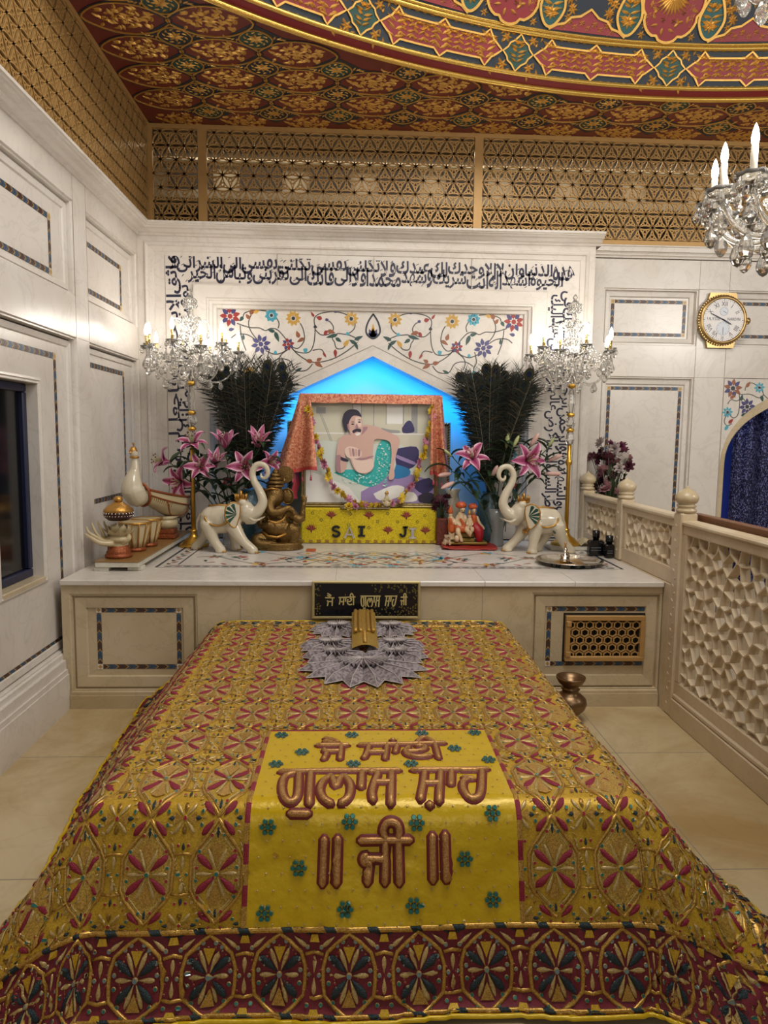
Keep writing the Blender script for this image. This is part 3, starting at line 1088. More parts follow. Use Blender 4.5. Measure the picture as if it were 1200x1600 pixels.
def screen(label, name, X, x0, x1, z0, z1, d=0.128, fw=0.035, n=30, w=0.0095):
    t = thing(name, (0, 0, 0), label, 'screen', 'gold lattice screens under the ceiling')
    f = MB()
    for (a, b, c, e) in ((x0, x1, z0, z0 + fw), (x0, x1, z1 - fw, z1), (x0, x0 + fw, z0 + fw, z1 - fw), (x1 - fw, x1, z0 + fw, z1 - fw)):
        f.box(a, b, c, e, -0.012, 0.022, 0, X)
    f.build('screen_frame', ['gold_lattice'], t)
    l = MB()
    lattice_circles(l, x0 + fw, x1 - fw, z0 + fw, z1 - fw, d, w, 0.012, X, 0, n)
    l.build('lattice', ['gold_lattice'], t)
    return t


Sb = on_back(6.20)
Z0, Z1 = 3.30, 4.165
screen('narrow gold lattice screen in the corner above the altar wall', 'lattice_screen', Sb, -1.70, -1.26, Z0, Z1)
screen('long gold lattice screen above the altar, left of the hairline seam', 'lattice_screen', Sb, -1.26, 1.03, Z0, Z1)
screen('long gold lattice screen running right above the altar and clock', 'lattice_screen', Sb, 1.03, 6.3, Z0, Z1)
screen('long gold lattice screen over the left wall cornice', 'lattice_screen', on_left(-1.705), 0.2, 6.18, Z0, Z1, n=24)

# ================================================================== ceiling and dome
DX, DY, DR = 2.288, 0.066, 5.397
ZC = 4.168
RED, DARK, GREEN, GOLD, TRIM, TEAL = range(6)
CEILM = ['ceil_red', 'ceil_dark', 'ceil_green', 'gold_leaf', 'gold_trim', 'dome_teal']
Xc = frameX((0, 0, ZC), (1, 0, 0), (0, 1, 0), (0, 0, -1))    # hangs downwards
ce = MB()
# flat ceiling outside the dome's ring
n = 180
inner, outer = [], []
for i in range(n + 1):
    a = 2 * pi * i / n
    c, s = cos(a), sin(a)
    t = min((6.3 - DX) / c if c > 1e-6 else 1e9, (-1.76 - DX) / c if c < -1e-6 else 1e9, (6.24 - DY) / s if s > 1e-6 else 1e9, (-6.2 - DY) / s if s < -1e-6 else 1e9)
    t = max(t, DR + 0.001)
    inner.append((DX + DR * c, DY + DR * s))
    outer.append((DX + t * c, DY + t * s))
ce.add([(*p, 0) for p in inner] + [(*p, 0) for p in outer], [(i, i + 1, n + 1 + i + 1, n + 1 + i) for i in range(n)], RED, False, Xc)
ce.add([(*p, -0.1) for p in inner] + [(*p, -0.1) for p in outer], [(i + 1, i, n + 1 + i, n + 1 + i + 1) for i in range(n)], RED, False, Xc)


def oval(cx, cy, a, b, n=24, pt=0.12):
    out = []
    for i in range(n):
        t = 2 * pi * i / n
        k = 1 + pt * abs(cos(t)) ** 6
        out.append((cx + a * k * cos(t), cy + b * sin(t) * (1 - 0.10 * abs(cos(t)) ** 3)))
    return out


def sprig(mb, cx, cy, s, X, mat, n=5, ax=0.0, z=0.0, h=0.004, seed=0):
    """carved plant: pairs of leaves up a stalk, a flower on top"""
    rd = random.Random(seed)
    for k in range(n):
        t = (k + 0.5) / n
        for sg in (-1, 1):
            a = ax + pi / 2 + sg * (0.9 + 0.5 * rd.random())
            bx, by = cx + cos(ax + pi / 2) * s * (t - 0.5), cy + sin(ax + pi / 2) * s * (t - 0.5)
            relief_leaf(mb, bx, by, a, s * (0.34 + 0.14 * sin(pi * t)), s * 0.13, h, mat, X, z)
    for k in range(6):
        a = ax + pi / 2 + (k - 2.5) * 0.55
        relief_leaf(mb, cx + cos(ax + pi / 2) * s * 0.36, cy + sin(ax + pi / 2) * s * 0.36, a, s * 0.22, s * 0.09, h, mat, X, z)


def rosette(mb, cx, cy, r, X, mat, n=8, h=0.004, z=0.0, a0=0.0):
    for k in range(n):
        relief_leaf(mb, cx, cy, a0 + 2 * pi * k / n, r, r * 0.42, h, mat, X, z)


CWX, CWY = 0.51, 0.352
for i in range(-1, 16):
    for j in range(-3, 6):
        cx, cy = -1.41 + CWX * i, 4.705 + CWY * j

        def ok(x, y, m=0.0):
            return hypot(x - DX, y - DY) > DR + m and -1.74 < x < 6.3 and y < 6.22
        if ok(cx, cy, 0.05):
            oo = [p for p in oval(cx, cy, 0.236, 0.164)]
            if all(ok(*p) for p in oo):
                ce.strip(oo, 0.012, 0, 0.006, GOLD, Xc, True)
                ce.strip(oval(cx, cy, 0.25, 0.177), 0.006, 0, 0.004, DARK, Xc, True)
            rosette(ce, cx, cy, 0.055, Xc, GOLD, 8)
            for k in range(64):
                a = 2 * pi * k / 64 * 23
                rr = 0.35 + 0.6 * ((k * 0.618) % 1)
                x, y = cx + 0.19 * rr * cos(a), cy + 0.125 * rr * sin(a)
                if ok(x, y, 0.03):
                    relief_leaf(ce, x, y, a * 1.7 + k, 0.060, 0.026, 0.006, GOLD, Xc)
        qx, qy = cx + CWX / 2, cy + CWY / 2
        oo = oval(qx, qy, 0.098, 0.105, 20, 0.1)
        if all(ok(*p) for p in oo):
            # dark ground between four ovals, and the roundel in it
            bg = [(qx, qy + 0.172), (qx - 0.05, qy + 0.13), (qx - 0.17, qy + 0.03), (qx - 0.235, qy), (qx - 0.17, qy - 0.03), (qx - 0.05, qy - 0.13), (qx, qy - 0.172), (qx + 0.05, qy - 0.13), (qx + 0.17, qy - 0.03), (qx + 0.235, qy), (qx + 0.17, qy + 0.03), (qx + 0.05, qy + 0.13)]
            if all(ok(*p) for p in bg):
                ce.prism(bg, 0, 0.0015, DARK, Xc)
            ce.prism(oo, 0, 0.003, GREEN if (i + j) % 2 else DARK, Xc)
            ce.strip(oo, 0.009, 0.001, 0.008, GOLD, Xc, True)
            rosette(ce, qx, qy, 0.06, Xc, GOLD, 8, 0.005, 0.003)
            for k in range(10):
                a = 2 * pi * k / 10
                relief_leaf(ce, qx + 0.062 * cos(a), qy + 0.066 * sin(a), a + 1.2, 0.035, 0.016, 0.004, GOLD, Xc, 0.003)
            for sg in (-1, 1):
                for k in range(5):
                    relief_leaf(ce, qx + sg * (0.115 + 0.018 * k), qy, (0 if sg > 0 else pi) + (k - 2) * 0.6, 0.045, 0.016, 0.004, GOLD, Xc, 0.0015)
tag(ce.build('ceiling', CEILM), kind='structure', label='carved red and gold ceiling of medallions')

dm = MB()
# gilt mouldings of the ring
for (R, z, r, mt) in ((DR, ZC - 0.012, 0.02, TRIM), (DR - 0.075, ZC + 0.03, 0.016, TRIM), (DR - 0.18, ZC + 0.252, 0.018, TRIM), (DR - 0.20, ZC + 0.268, 0.012, TRIM)):
    dm.tube([(DX + R * cos(2 * pi * k / 200), DY + R * sin(2 * pi * k / 200), z) for k in range(200)], r, 8, mt, True)


def drum(a, t, h):
    """surface of the sloping frieze: angle, 0..1 up it, height off the surface"""
    R = DR - 0.075 - 0.10 * t - h * 0.9
    return (DX + R * cos(a), DY + R * sin(a), ZC + 0.03 + 0.22 * t - h * 0.42)


dm.grid(lambda s, t: (DX + (DR - 0.075 * t) * cos(2 * pi * s), DY + (DR - 0.075 * t) * sin(2 * pi * s), ZC - 0.005 + 0.03 * t), 180, 1, RED, False)
dm.grid(lambda s, t: drum(2 * pi * s, t, 0), 180, 2, DARK, False)
UNIT = 0.345           # metres of frieze height for t = 1


def frieze(poly_or_fn):
    pass


def stamp(mb, src, place):
    """lay a flat motif (an MB in local x, y, height) on a curved surface"""
    mb.add([place(*p) for p in src.v], [], 0)
    b = len(mb.v) - len(src.v)
    for f, m_, s_ in zip(src.f, src.m, src.s):
        mb.f.append([b + i for i in f])
        mb.m.append(m_)
        mb.s.append(s_)


def sub(poly, k=4, closed=True):
    out = []
    n = len(poly)
    for i in range(n if closed else n - 1):
        a, b = poly[i], poly[(i + 1) % n]
        for q in range(k):
            out.append((a[0] + (b[0] - a[0]) * q / k, a[1] + (b[1] - a[1]) * q / k))
    if not closed:
        out.append(poly[-1])
    return out


cart = MB()          # long red cartouche
q = [(-0.56, 0), (-0.50, 0.05), (-0.47, 0.07), (-0.42, 0.15), (-0.37, 0.095), (-0.06, 0.095), (0.0, 0.15), (0.06, 0.095), (0.37, 0.095), (0.42, 0.15), (0.47, 0.07), (0.50, 0.05), (0.56, 0)]
q = q + [(x, -z) for x, z in reversed(q[1:-1])]
qq = sub(q, 6)
up = sorted(set((round(x, 5), round(z, 5)) for x, z in qq if z >= 0))
cart.add([(x, z, 0.004) for x, z in up] + [(x, 0.0, 0.004) for x, z in up] + [(x, -z, 0.004) for x, z in up], [(len(up) + i, len(up) + i + 1, i + 1, i) for i in range(len(up) - 1)] + [(2 * len(up) + i, 2 * len(up) + i + 1, len(up) + i + 1, len(up) + i) for i in range(len(up) - 1)], RED)
cart.strip(sub(q, 2), 0.016, 0.0, 0.012, GOLD, None, True)
for k in range(9):
    x = -0.42 + 0.105 * k
    sprig(cart, x, 0.0, 0.165 if k % 4 else 0.23, None, GOLD, 4, 0, 0.004, 0.010, k)
    for sg in (-1, 1):
        relief_leaf(cart, x + 0.052, sg * 0.03, sg * 1.0, 0.058, 0.022, 0.009, GOLD, None, 0.004)
        relief_leaf(cart, x + 0.052, sg * 0.03, pi - sg * 1.0, 0.058, 0.022, 0.009, GOLD, None, 0.004)
for sg in (-1, 1):
    for k in range(22):
        x = -0.38 + 0.036 * k
        if abs(x) > 0.06:
            relief_leaf(cart, x, sg * 0.15, (0.5 if k % 2 else 2.6) * sg, 0.062, 0.026, 0.010, GOLD, None, 0.0)
green = MB()
q2 = [(-0.14, 0), (-0.10, 0.04), (-0.085, 0.075), (-0.045, 0.10), (0, 0.155), (0.045, 0.10), (0.085, 0.075), (0.10, 0.04), (0.14, 0)]
q2 = q2 + [(x, -z) for x, z in reversed(q2[1:-1])]
green.prism(q2, 0, 0.004, GREEN)
green.strip(sub(q2, 2), 0.014, 0, 0.012, GOLD, None, True)
sprig(green, 0, 0, 0.19, None, GOLD, 5, 0, 0.004, 0.012, 3)
for sx in (-1, 1):
    for sz in (-1, 1):
        rosette(green, sx * 0.125, sz * 0.115, 0.055, None, GOLD, 6, 0.01)
        relief_leaf(green, sx * 0.16, sz * 0.06, sz * 1.4, 0.05, 0.02, 0.01, GOLD, None)
        for k in range(6):
            relief_leaf(green, sx * (0.09 + 0.03 * k), sz * (0.16 + 0.02 * (k % 2)), sz * (0.4 + k) * sx, 0.052, 0.022, 0.010, GOLD, None)
NF = 29
PER = 2 * pi / NF
fs_len = (DR - 0.16) * PER
k_ = fs_len / 1.42
for i in range(NF):
    a0 = PER * i + 1.5778 + PER / 2
    if sin(a0) < -0.2:
        continue
    stamp(dm, cart, lambda x, y, h, a0=a0: drum(a0 - x * k_ / (DR - 0.16), 0.5 + y / UNIT * 1.0, h))
    stamp(dm, green, lambda x, y, h, a0=a0: drum(a0 - PER / 2 - x * k_ / (DR - 0.16), 0.5 + y / UNIT * 1.0, h))


def domes(a, s, h):
    """inner dome: angle and metres up from its springing"""
    R0 = DR - 0.21
    ph = s / 6.2
    R = R0 - 6.2 * (1 - cos(ph)) * 0.9 - sin(0.55) * 0 - s * 0.45
    z = ZC + 0.27 + s * 0.80
    return (DX + (R - h * 0.8) * cos(a), DY + (R - h * 0.8) * sin(a), z - h * 0.5)


dm.grid(lambda u, v: domes(2 * pi * u, 4.0 * v, 0), 120, 16, DARK, True)
med = MB()
q3 = []
for i in range(48):
    t = 2 * pi * i / 48
    r = 0.30 * (1 + 0.10 * abs(cos(4 * t)) ** 0.5)
    q3.append((r * cos(t), 0.36 + r * 1.15 * sin(t)))
med.prism(q3, 0, 0.006, RED)
med.strip(q3, 0.025, 0, 0.02, GOLD, None, True)
for k in range(11):
    relief_leaf(med, 0, 0.42, -pi / 2 + (k - 5) * 0.22, 0.22, 0.05, 0.02, GOLD, None, 0.006)
med.prism(arc(0, 0.43, 0.10, 0, pi, 10), 0.006, 0.02, TRIM)
for k in range(24):
    a = 2 * pi * k / 24
    relief_leaf(med, 0.22 * cos(a), 0.36 + 0.25 * sin(a), a + 2 + k, 0.085, 0.035, 0.016, GOLD, None, 0.006)
    rosette(med, 0.15 * cos(a * 3 + 0.3), 0.34 + 0.17 * sin(a * 3 + .3), 0.03, None, GOLD, 5, 0.012, 0.006)
tear = MB()
q4 = smoothpath([(0, 0.62), (0.03, 0.48), (0.11, 0.30), (0.13, 0.18), (0.07, 0.06), (0, 0.02), (-0.07, 0.06), (-0.13, 0.18), (-0.11, 0.30), (-0.03, 0.48), (0, 0.62)], 4)[:-1]
tear.prism(q4, 0, 0.006, TEAL)
tear.strip(q4, 0.025, 0, 0.02, GOLD, None, True)
sprig(tear, 0, 0.22, 0.26, None, GOLD, 5, 0, 0.006, 0.016, 5)
rosette(tear, 0, 0.15, 0.08, None, GOLD, 8, 0.014, 0.006)
for sx in (-1, 1):
    for k in range(5):
        rosette(tear, sx * (0.17 + 0.02 * k), 0.04 + 0.09 * k, 0.05, None, GOLD, 6, 0.012, 0.0, k)
foot = MB()
q5 = [(-0.42, 0.0), (-0.34, 0.05), (-0.26, 0.07), (-0.2, 0.13), (-0.1, 0.15), (0, 0.22), (0.1, 0.15), (0.2, 0.13), (0.26, 0.07), (0.34, 0.05), (0.42, 0.0)]
foot.prism(q5, 0, 0.006, RED)
foot.strip(q5, 0.022, 0, 0.018, GOLD, None)
for k in range(9):
    rosette(foot, -0.28 + 0.07 * k, 0.05 + 0.04 * (k % 2), 0.04, None, GOLD, 6, 0.012, 0.006, k)
for sx in (-1, 1):
    for k in range(4):
        rosette(foot, sx * (0.2 + 0.05 * k), 0.2 + 0.09 * k, 0.065, None, GOLD, 7, 0.014, 0.0, k)
rosette(foot, 0, 0.42, 0.12, None, GOLD, 8, 0.014, 0.0)
SEQ = [med, tear, foot, tear]
ND = 28
for i in range(ND):
    a0 = 2 * pi * i / ND + 1.5935
    if sin(a0) < -0.2:
        continue
    ofs = 0
    for sft, mo in ((0.0, med), (0.255, tear), (0.5, foot), (0.745, tear)):
        w = 2 * pi / ND
        stamp(dm, mo, lambda x, y, h, a=a0 - sft * w: domes(a - x * 0.66 / (DR - 0.3), 0.01 + y * 0.68, h * .8))
for i in range(ND * 2):
    a0 = 2 * pi * i / ND / 2 + 1.27
    for row in (0.62, 1.2, 1.8, 2.4):
        stamp(dm, tear if i % 2 else med, lambda x, y, h, a=a0, row=row: domes(a - x * 0.6 / (DR - 0.3 - row * .5), row + y * 0.7, h))
tag(dm.build('ceiling_dome', ['dome_red', 'ceil_dark', 'ceil_green', 'gold_leaf', 'gold_trim', 'dome_teal']), kind='structure', label='gilded dome ring of red cartouches above the altar')

# ================================================================== marble platform in front of the altar wall
PY = 4.19
PZ = 0.787
pf = thing('marble_platform', (0.0, PY, 0.0), 'long low platform of cream marble with inlaid panels, under the offerings', 'platform')
P0 = -PY
sl = MB()
sl.bbox(-1.719, 1.903, PY - 0.006 + P0, 5.88 + P0, 0.752, PZ, 0.006)
for (x, y0, y1) in ((-0.10, 4.184, 4.62), (0.80, 4.184, 4.62), (1.35, 4.184, 4.5)):
    sl.box(x - 0.0012, x + 0.0012, y0 + P0 - 0.0008, y1 + P0, PZ - 0.03, PZ + 0.0005, 1)
# inlay of the top: rope border, corner wedges, curling vines
Xt = frameX((0, P0, PZ), (1, 0, 0), (0, 1, 0), (0, 0, 1))
DKm, STm, RDm, TLm, YLm, RUm, GRm = 2, 3, 4, 5, 6, 7, 8
bx0, bx1, by0, by1 = -1.27, 1.80, 4.60, 5.70


def rope(a, b):
    L = hypot(b[0] - a[0], b[1] - a[1])
    n = int(L / 0.06)
    ux, uy = (b[0] - a[0]) / L, (b[1] - a[1]) / L
    for k in range(n):
        s = L * k / n
        for sg in (-1, 1):
            sl.strip([(a[0] + ux * (s + L / n * t) - uy * 0.012 * sg * sin(pi * t), a[1] + uy * (s + L / n * t) + ux * 0.012 * sg * sin(pi * t)) for t in (0, .25, .5, .75, 1)], 0.006, 0, 0.0008, DKm, Xt)
        c = s + L / n * 0.5
        sl.prism(rot2(leaf_poly(0.04, 0.014), atan2(uy, ux), a[0] + ux * (c - .02), a[1] + uy * (c - .02)), 0, 0.0006, RDm if k % 2 else GRm, Xt)


for d in (0.0, 0.075):
    sl.strip([(bx0 + d, by0 + d), (bx1 - d, by0 + d)], 0.006, 0, 0.0008, DKm, Xt)
rope((bx0 + .04, by0 + .037), (bx1 - .04, by0 + .037))
for sg, x0 in ((1, bx0), (-1, bx1)):
    sl.strip([(x0, by0), (x0, by1)], 0.018, 0, 0.0008, DKm, Xt)
    sl.strip([(x0 + sg * 0.12, by0 + 0.1), (x0 + sg * 0.12, by1)], 0.010, 0, 0.0008, DKm, Xt)
    for k in range(16):
        y = by0 + 0.1 + 0.065 * k
        sl.prism(rot2(leaf_poly(0.06, 0.03), 1.0 if k % 2 else 2.0, x0 + sg * 0.06, y), 0, 0.0008, (STm, RUm, DKm)[k % 3], Xt)
for sg in (-1, 1):
    pts = [(NX + sg * 0.02, 4.78), (NX + sg * 0.12, 4.72), (NX + sg * 0.30, 4.80), (NX + sg * 0.45, 4.92), (NX + sg * 0.62, 4.80), (NX + sg * 0.78, 4.74), (NX + sg * 0.95, 4.86), (NX + sg * 1.12, 5.02), (NX + sg * 1.25, 5.0)]
    sl.strip(smoothpath(pts, 5), 0.010, 0, 0.0008, STm, Xt)
    pts = [(NX + sg * 0.02, 5.2), (NX + sg * 0.2, 5.06), (NX + sg * 0.38, 5.14), (NX + sg * 0.5, 5.0), (NX + sg * 0.66, 5.1), (NX + sg * 0.85, 5.22), (NX + sg * 1.05, 5.1)]
    sl.strip(smoothpath(pts, 5), 0.010, 0, 0.0008, STm, Xt)
    for k, (x, y) in enumerate(((.12, 4.72), (.45, 4.92), (.78, 4.74), (1.12, 5.02), (.2, 5.06), (.5, 5.0), (.85, 5.22), (.3, 4.9), (.62, 4.95), (.95, 5.0), (.08, 5.0))):
        for q in range(6):
            a = q * pi / 3 + k
            sl.prism(rot2(leaf_poly(0.06, 0.03), a, NX + sg * x + 0.012 * cos(a), y + 0.012 * sin(a)), 0, 0.0009, (RDm, TLm, YLm, RUm, GRm)[(k + q // 3) % 5], Xt)
    for k in range(14):
        x = 0.06 + 0.085 * k
        sl.prism(rot2(leaf_poly(0.07, 0.026), 0.6 + k * 1.3, NX + sg * x, 4.80 + 0.1 * sin(k * 2.1)), 0, 0.0009, (RUm, GRm, DKm, RDm)[k % 4], Xt)
# ogee trellis in the middle
for i in range(-3, 4):
    for j in range(3):
        cx, cy = NX + 0.16 * i, 4.84 + 0.17 * j
        q = [(cx, cy - 0.085), (cx + 0.05, cy - 0.05), (cx + 0.08, cy), (cx + 0.05, cy + 0.05), (cx, cy + 0.085), (cx - 0.05, cy + 0.05), (cx - 0.08, cy), (cx - 0.05, cy - 0.05)]
        sl.strip(q, 0.007, 0, 0.0008, STm, Xt, True)
        sl.prism(rot2(leaf_poly(0.07, 0.035), 1.57, cx, cy - 0.035), 0, 0.0009, (RDm, TLm, YLm)[(i + j) % 3], Xt)
sl.build('table_slab', ['marble', 'joint', 'chev_dark', 'inlay_stem', 'inlay_red', 'inlay_teal', 'inlay_yellow', 'inlay_rust', 'inlay_green'], pf)

pb = MB()
Yf = 4.205 + P0
Pb = on_back(Yf)
pb.box(-1.682, 1.902, 0.03 + Yf, 5.87 + P0, 0.0, 0.752)
# front: stiles and rails round the two sunk panels
for q in ((-1.718, -1.672, 0.335, 0.752), (-1.7195, -1.672, 0.10, 0.335), (-0.922, 1.094, 0.10, 0.752)):
    pb.box(q[0], q[1], Yf, Yf + 0.03, q[2], q[3])
pb.box(-1.672, -0.922, Yf, Yf + 0.03, 0.70, 0.752)
pb.box(1.094, 1.902, Yf, Yf + 0.03, 0.715, 0.752)
for x in (-0.667, -0.096, 0.79):
    pb.box(x - 0.0015, x + 0.0015, Yf - 0.0006, Yf, 0.1, 0.752, 1)
pb.box(-1.682, 1.902, Yf - 0.016, Yf + 0.03, 0.0, 0.082)
pb.box(-1.682, 1.902, Yf - 0.008, Yf + 0.03, 0.082, 0.10)
PR = [(0.0, 0.0), (0.004, -0.006), (0.012, -0.006), (0.016, -0.026), (0.024, -0.026), (0.028, -0.012), (0.088, -0.018), (0.094, -0.0298)]
pb.frame(-1.672, -0.922, 0.10, 0.70, PR, 0, Pb)
pb.frame(1.094, 1.902, 0.10, 0.715, PR, 0, Pb)
Pi = on_back(Yf + 0.03)
chevron(pb, Pi, -1.512, -1.04, 0.247, 0.595, 0.027, CH)
chevron(pb, Pi, 1.212, 1.832, 0.262, 0.607, 0.027, CH)
pb.build('base', ['marble_warm', 'joint', 'chev_dark', 'chev_blue', 'chev_brown', 'chev_gold', 'marble'], pf)
gr = MB()
gx0, gx1, gz0, gz1 = 1.310, 1.806, 0.285, 0.570
gr.box(gx0 - 0.008, gx1 + 0.008, Yf + 0.024, Yf + 0.032, gz0 - 0.008, gz1 + 0.012, 1)
for q in ((gx0, gx1, gz0, gz0 + .03), (gx0, gx1, gz1 - .03, gz1), (gx0, gx0 + .03, gz0 + .03, gz1 - .03), (gx1 - .03, gx1, gz0 + .03, gz1 - .03)):
    gr.bbox(q[0], q[1], Yf - 0.004, Yf + 0.026, q[2], q[3], 0.003, 0)
gate = gr.build('grate_door', ['gold_lattice', simple('duct_black', '120d0a', 0.9)], pf)
gg = MB()
Xg = on_back(Yf + 0.014)
d = 0.058
for j in range(6):
    for i in range(10):
        cx = gx0 + 0.035 + d * (i + 0.5 * (j % 2))
        cz = gz0 + 0.035 + j * d * 0.82
        if cx > gx1 - 0.03 or cz > gz1 - 0.02:
            continue
        hexa = [(cx + d * 0.42 * cos(pi / 6 + k * pi / 3), cz + d * 0.42 * sin(pi / 6 + k * pi / 3)) for k in range(6)]
        gg.strip(hexa, 0.009, 0, 0.008, 0, Xg, True)
        for k in range(6):
            a = pi / 6 + k * pi / 3
            gg.strip([(cx + d * .42 * cos(a), cz + d * .42 * sin(a)), (cx + d * .60 * cos(a), cz + d * .60 * sin(a))], 0.008, 0, 0.007, 0, Xg)
gg.warp(lambda x, y, z: (min(max(x, gx0 + .02), gx1 - .02), y, min(max(z, gz0 + .02), gz1 - .02)))
gg.build('grille', ['gold_lattice'], gate)
for z in (0.33, 0.52):
    hg = MB()
    hg.bbox(gx0 + 0.004, gx0 + 0.034, Yf - 0.010, Yf - 0.003, z - 0.016, z + 0.016, 0.002)
    hg.build('hinge', ['gold_lattice'], gate)

# ================================================================== marble railing
RX = 1.955


def voronoi_cells(w, h, s, seed):
    rd = random.Random(seed)
    pts = []
    nx, ny = int(w / s) + 3, int(h / (s * 0.87)) + 3
    P = {}
    for j in range(-1, ny):
        for i in range(-1, nx):
            P[(i, j)] = ((i + 0.5 * (j % 2)) * s + rd.uniform(-.27, .27) * s, j * s * 0.87 + rd.uniform(-.27, .27) * s)
    cells = []
    for (i, j), p in P.items():
        poly = [(0, 0), (w, 0), (w, h), (0, h)]
        for di in range(-2, 3):
            for dj in range(-2, 3):
                q = P.get((i + di, j + dj))
                if q is None or (di == 0 and dj == 0):
                    continue
                mx, my = (p[0] + q[0]) / 2, (p[1] + q[1]) / 2
                nxx, nyy = q[0] - p[0], q[1] - p[1]
                out = []
                for k in range(len(poly)):
                    a, b = poly[k], poly[(k + 1) % len(poly)]
                    da = (a[0] - mx) * nxx + (a[1] - my) * nyy
                    db = (b[0] - mx) * nxx + (b[1] - my) * nyy
                    if da <= 0:
                        out.append(a)
                    if da * db < 0:
                        t = da / (da - db)
                        out.append((a[0] + (b[0] - a[0]) * t, a[1] + (b[1] - a[1]) * t))
                poly = out
                if len(poly) < 3:
                    break
            if len(poly) < 3:
                break
        if len(poly) >= 3:
            cells.append(poly)
    return cells


def inset_poly(poly, d):
    n = len(poly)
    cx, cy = sum(p[0] for p in poly) / n, sum(p[1] for p in poly) / n
    out = []
    for x, y in poly:
        l = hypot(x - cx, y - cy) or 1
        t = max(0.25, 1 - d / l)
        out.append((cx + (x - cx) * t, cy + (y - cy) * t))
    return out


def jali(mb, w, h, s, X, seed, depth=0.042):
    """pierced marble lattice: every opening tapers from the face to the middle"""
    for poly in voronoi_cells(w, h, s, seed):
        n = len(poly)
        a, b = inset_poly(poly, 0.0045), inset_poly(poly, 0.0105)
        vs = [(*p, 0) for p in poly] + [(*p, 0) for p in a] + [(*p, -depth * .5) for p in b] + [(*p, -depth) for p in a] + [(*p, -depth) for p in poly]
        fs = []
        for k in range(n):
            j = (k + 1) % n
            for r in range(4):
                fs.append((r * n + k, r * n + j, (r + 1) * n + j, (r + 1) * n + k))
        mb.add(vs, fs, 0, False, X)


rl = thing('marble_railing', (RX, 4.07, 0.0), 'pierced marble railing with bud finials along the right side', 'railing')


def L(x):
    return x - RX


def post(y, z0, ztop, w=0.05, carved=True):
    p = MB()
    p.bbox(-w, w, y - 4.07 - w, y - 4.07 + w, z0, ztop, 0.008)
    for sx in (-1,):
        for k in range(int((ztop - z0 - 0.1) / 0.045)):      # carved scroll down the face
            z = z0 + 0.06 + 0.045 * k
            Xp = frameX((-w, y - 4.07, z), (0, -1, 0), (0, 0, 1), (-1, 0, 0))
            relief_leaf(p, 0, 0, 0.7 if k % 2 else pi - 0.7, 0.03, 0.018, 0.004, 0, Xp)
            Xq = frameX((0, y - 4.07 - w, z), (1, 0, 0), (0, 0, 1), (0, -1, 0))
            relief_leaf(p, 0, 0, 0.7 if k % 2 else pi - 0.7, 0.03, 0.018, 0.004, 0, Xq)
    o = p.build('post', ['marble_jali'], rl)
    f = MB()
    z = ztop
    f.lathe([(0.0, z - 0.002), (0.046, z), (0.058, z + 0.008), (0.058, z + 0.02), (0.046, z + 0.027), (0.05, z + 0.035), (0.056, z + 0.042), (0.048, z + 0.048), (0.044, z + 0.052), (0.057, z + 0.062), (0.065, z + 0.078), (0.066, z + 0.092), (0.058, z + 0.110), (0.042, z + 0.125), (0.024, z + 0.136), (0.010, z + 0.146), (0.0, z + 0.162)], 24, Matrix.Translation((0, y - 4.07, 0)))
    f.build('finial', ['marble_warm'], o)


post(4.07, 0.0, 1.225)
post(4.99, PZ, 1.225)
post(5.84, PZ, 1.225)


def rail_panel(ya, yb, z0, z1, zt, seed, s, foot):
    """framed lattice between two posts, ya nearer"""
    f = MB()
    X = L(RX - 0.036)

    def bx(y0, y1, a, b, x0=-0.036, x1=0.036, c=0.004):
        f.bbox(x0, x1, y0 - 4.07, y1 - 4.07, a, b, c)
    bx(ya, yb, z1, zt - 0.03)
    bx(ya, yb, zt - 0.03, zt, -0.05, 0.05, 0.01)
    bx(ya, yb, foot, z0)
    bx(ya, ya + 0.05, z0, z1)
    bx(yb - 0.05, yb, z0, z1)
    if foot > 0.5:
        bx(ya, yb, 0.0, foot - 0.001, -0.048, 0.036, 0.002)
    o = f.build('rail_frame', ['marble_jali'], rl)
    j = MB()
    # local x runs towards the camera on the face looking left
    Xj = frameX((-0.028, yb - 0.05 - 4.07, z0), (0, -1, 0), (0, 0, 1), (-1, 0, 0))
    jali(j, yb - ya - 0.10, z1 - z0, s, Xj, seed, 0.05)
    j.build('lattice', ['marble_jali'], o)
    return o


rail_panel(4.12, 4.94, 0.885, 1.135, 1.205, 3, 0.092, PZ)
rail_panel(5.04, 5.79, 0.885, 1.135, 1.205, 5, 0.092, PZ)
near = rail_panel(1.3, 4.02, 0.225, 1.105, 1.185, 11, 0.098, 0.15)
bs = MB()
bs.bbox(-0.055, 0.06, 1.3 - 4.07, 4.02 - 4.07, 0.0, 0.12, 0.004)
bs.bbox(-0.048, 0.055, 1.3 - 4.07, 4.02 - 4.07, 0.12, 0.152, 0.008)
bs.build('plinth', ['marble_jali'], near)

wb = MB()
wb.bbox(2.03, 2.085, 1.3, 4.16, 1.115, 1.215, 0.004)
for y in (1.35, 2.7, 4.10):
    wb.bbox(2.035, 2.08, y, y + 0.05, 0.0, 1.115, 0.003)
tag(wb.build('wooden_rail', [simple('brown_wood', '6f4526', 0.45, noise_amt=0.3, scale=12)]), 'plain brown wooden rail running just behind the marble railing', 'rail')

# ================================================================== embroidered cover over the tomb
# ---- the draped surface: u across the tomb, a = distance beyond the front edge (negative on top)
ZT, UL, UR, YE, YB = 0.545, -0.74, 0.865, 2.085, 4.165
_tabs = {}


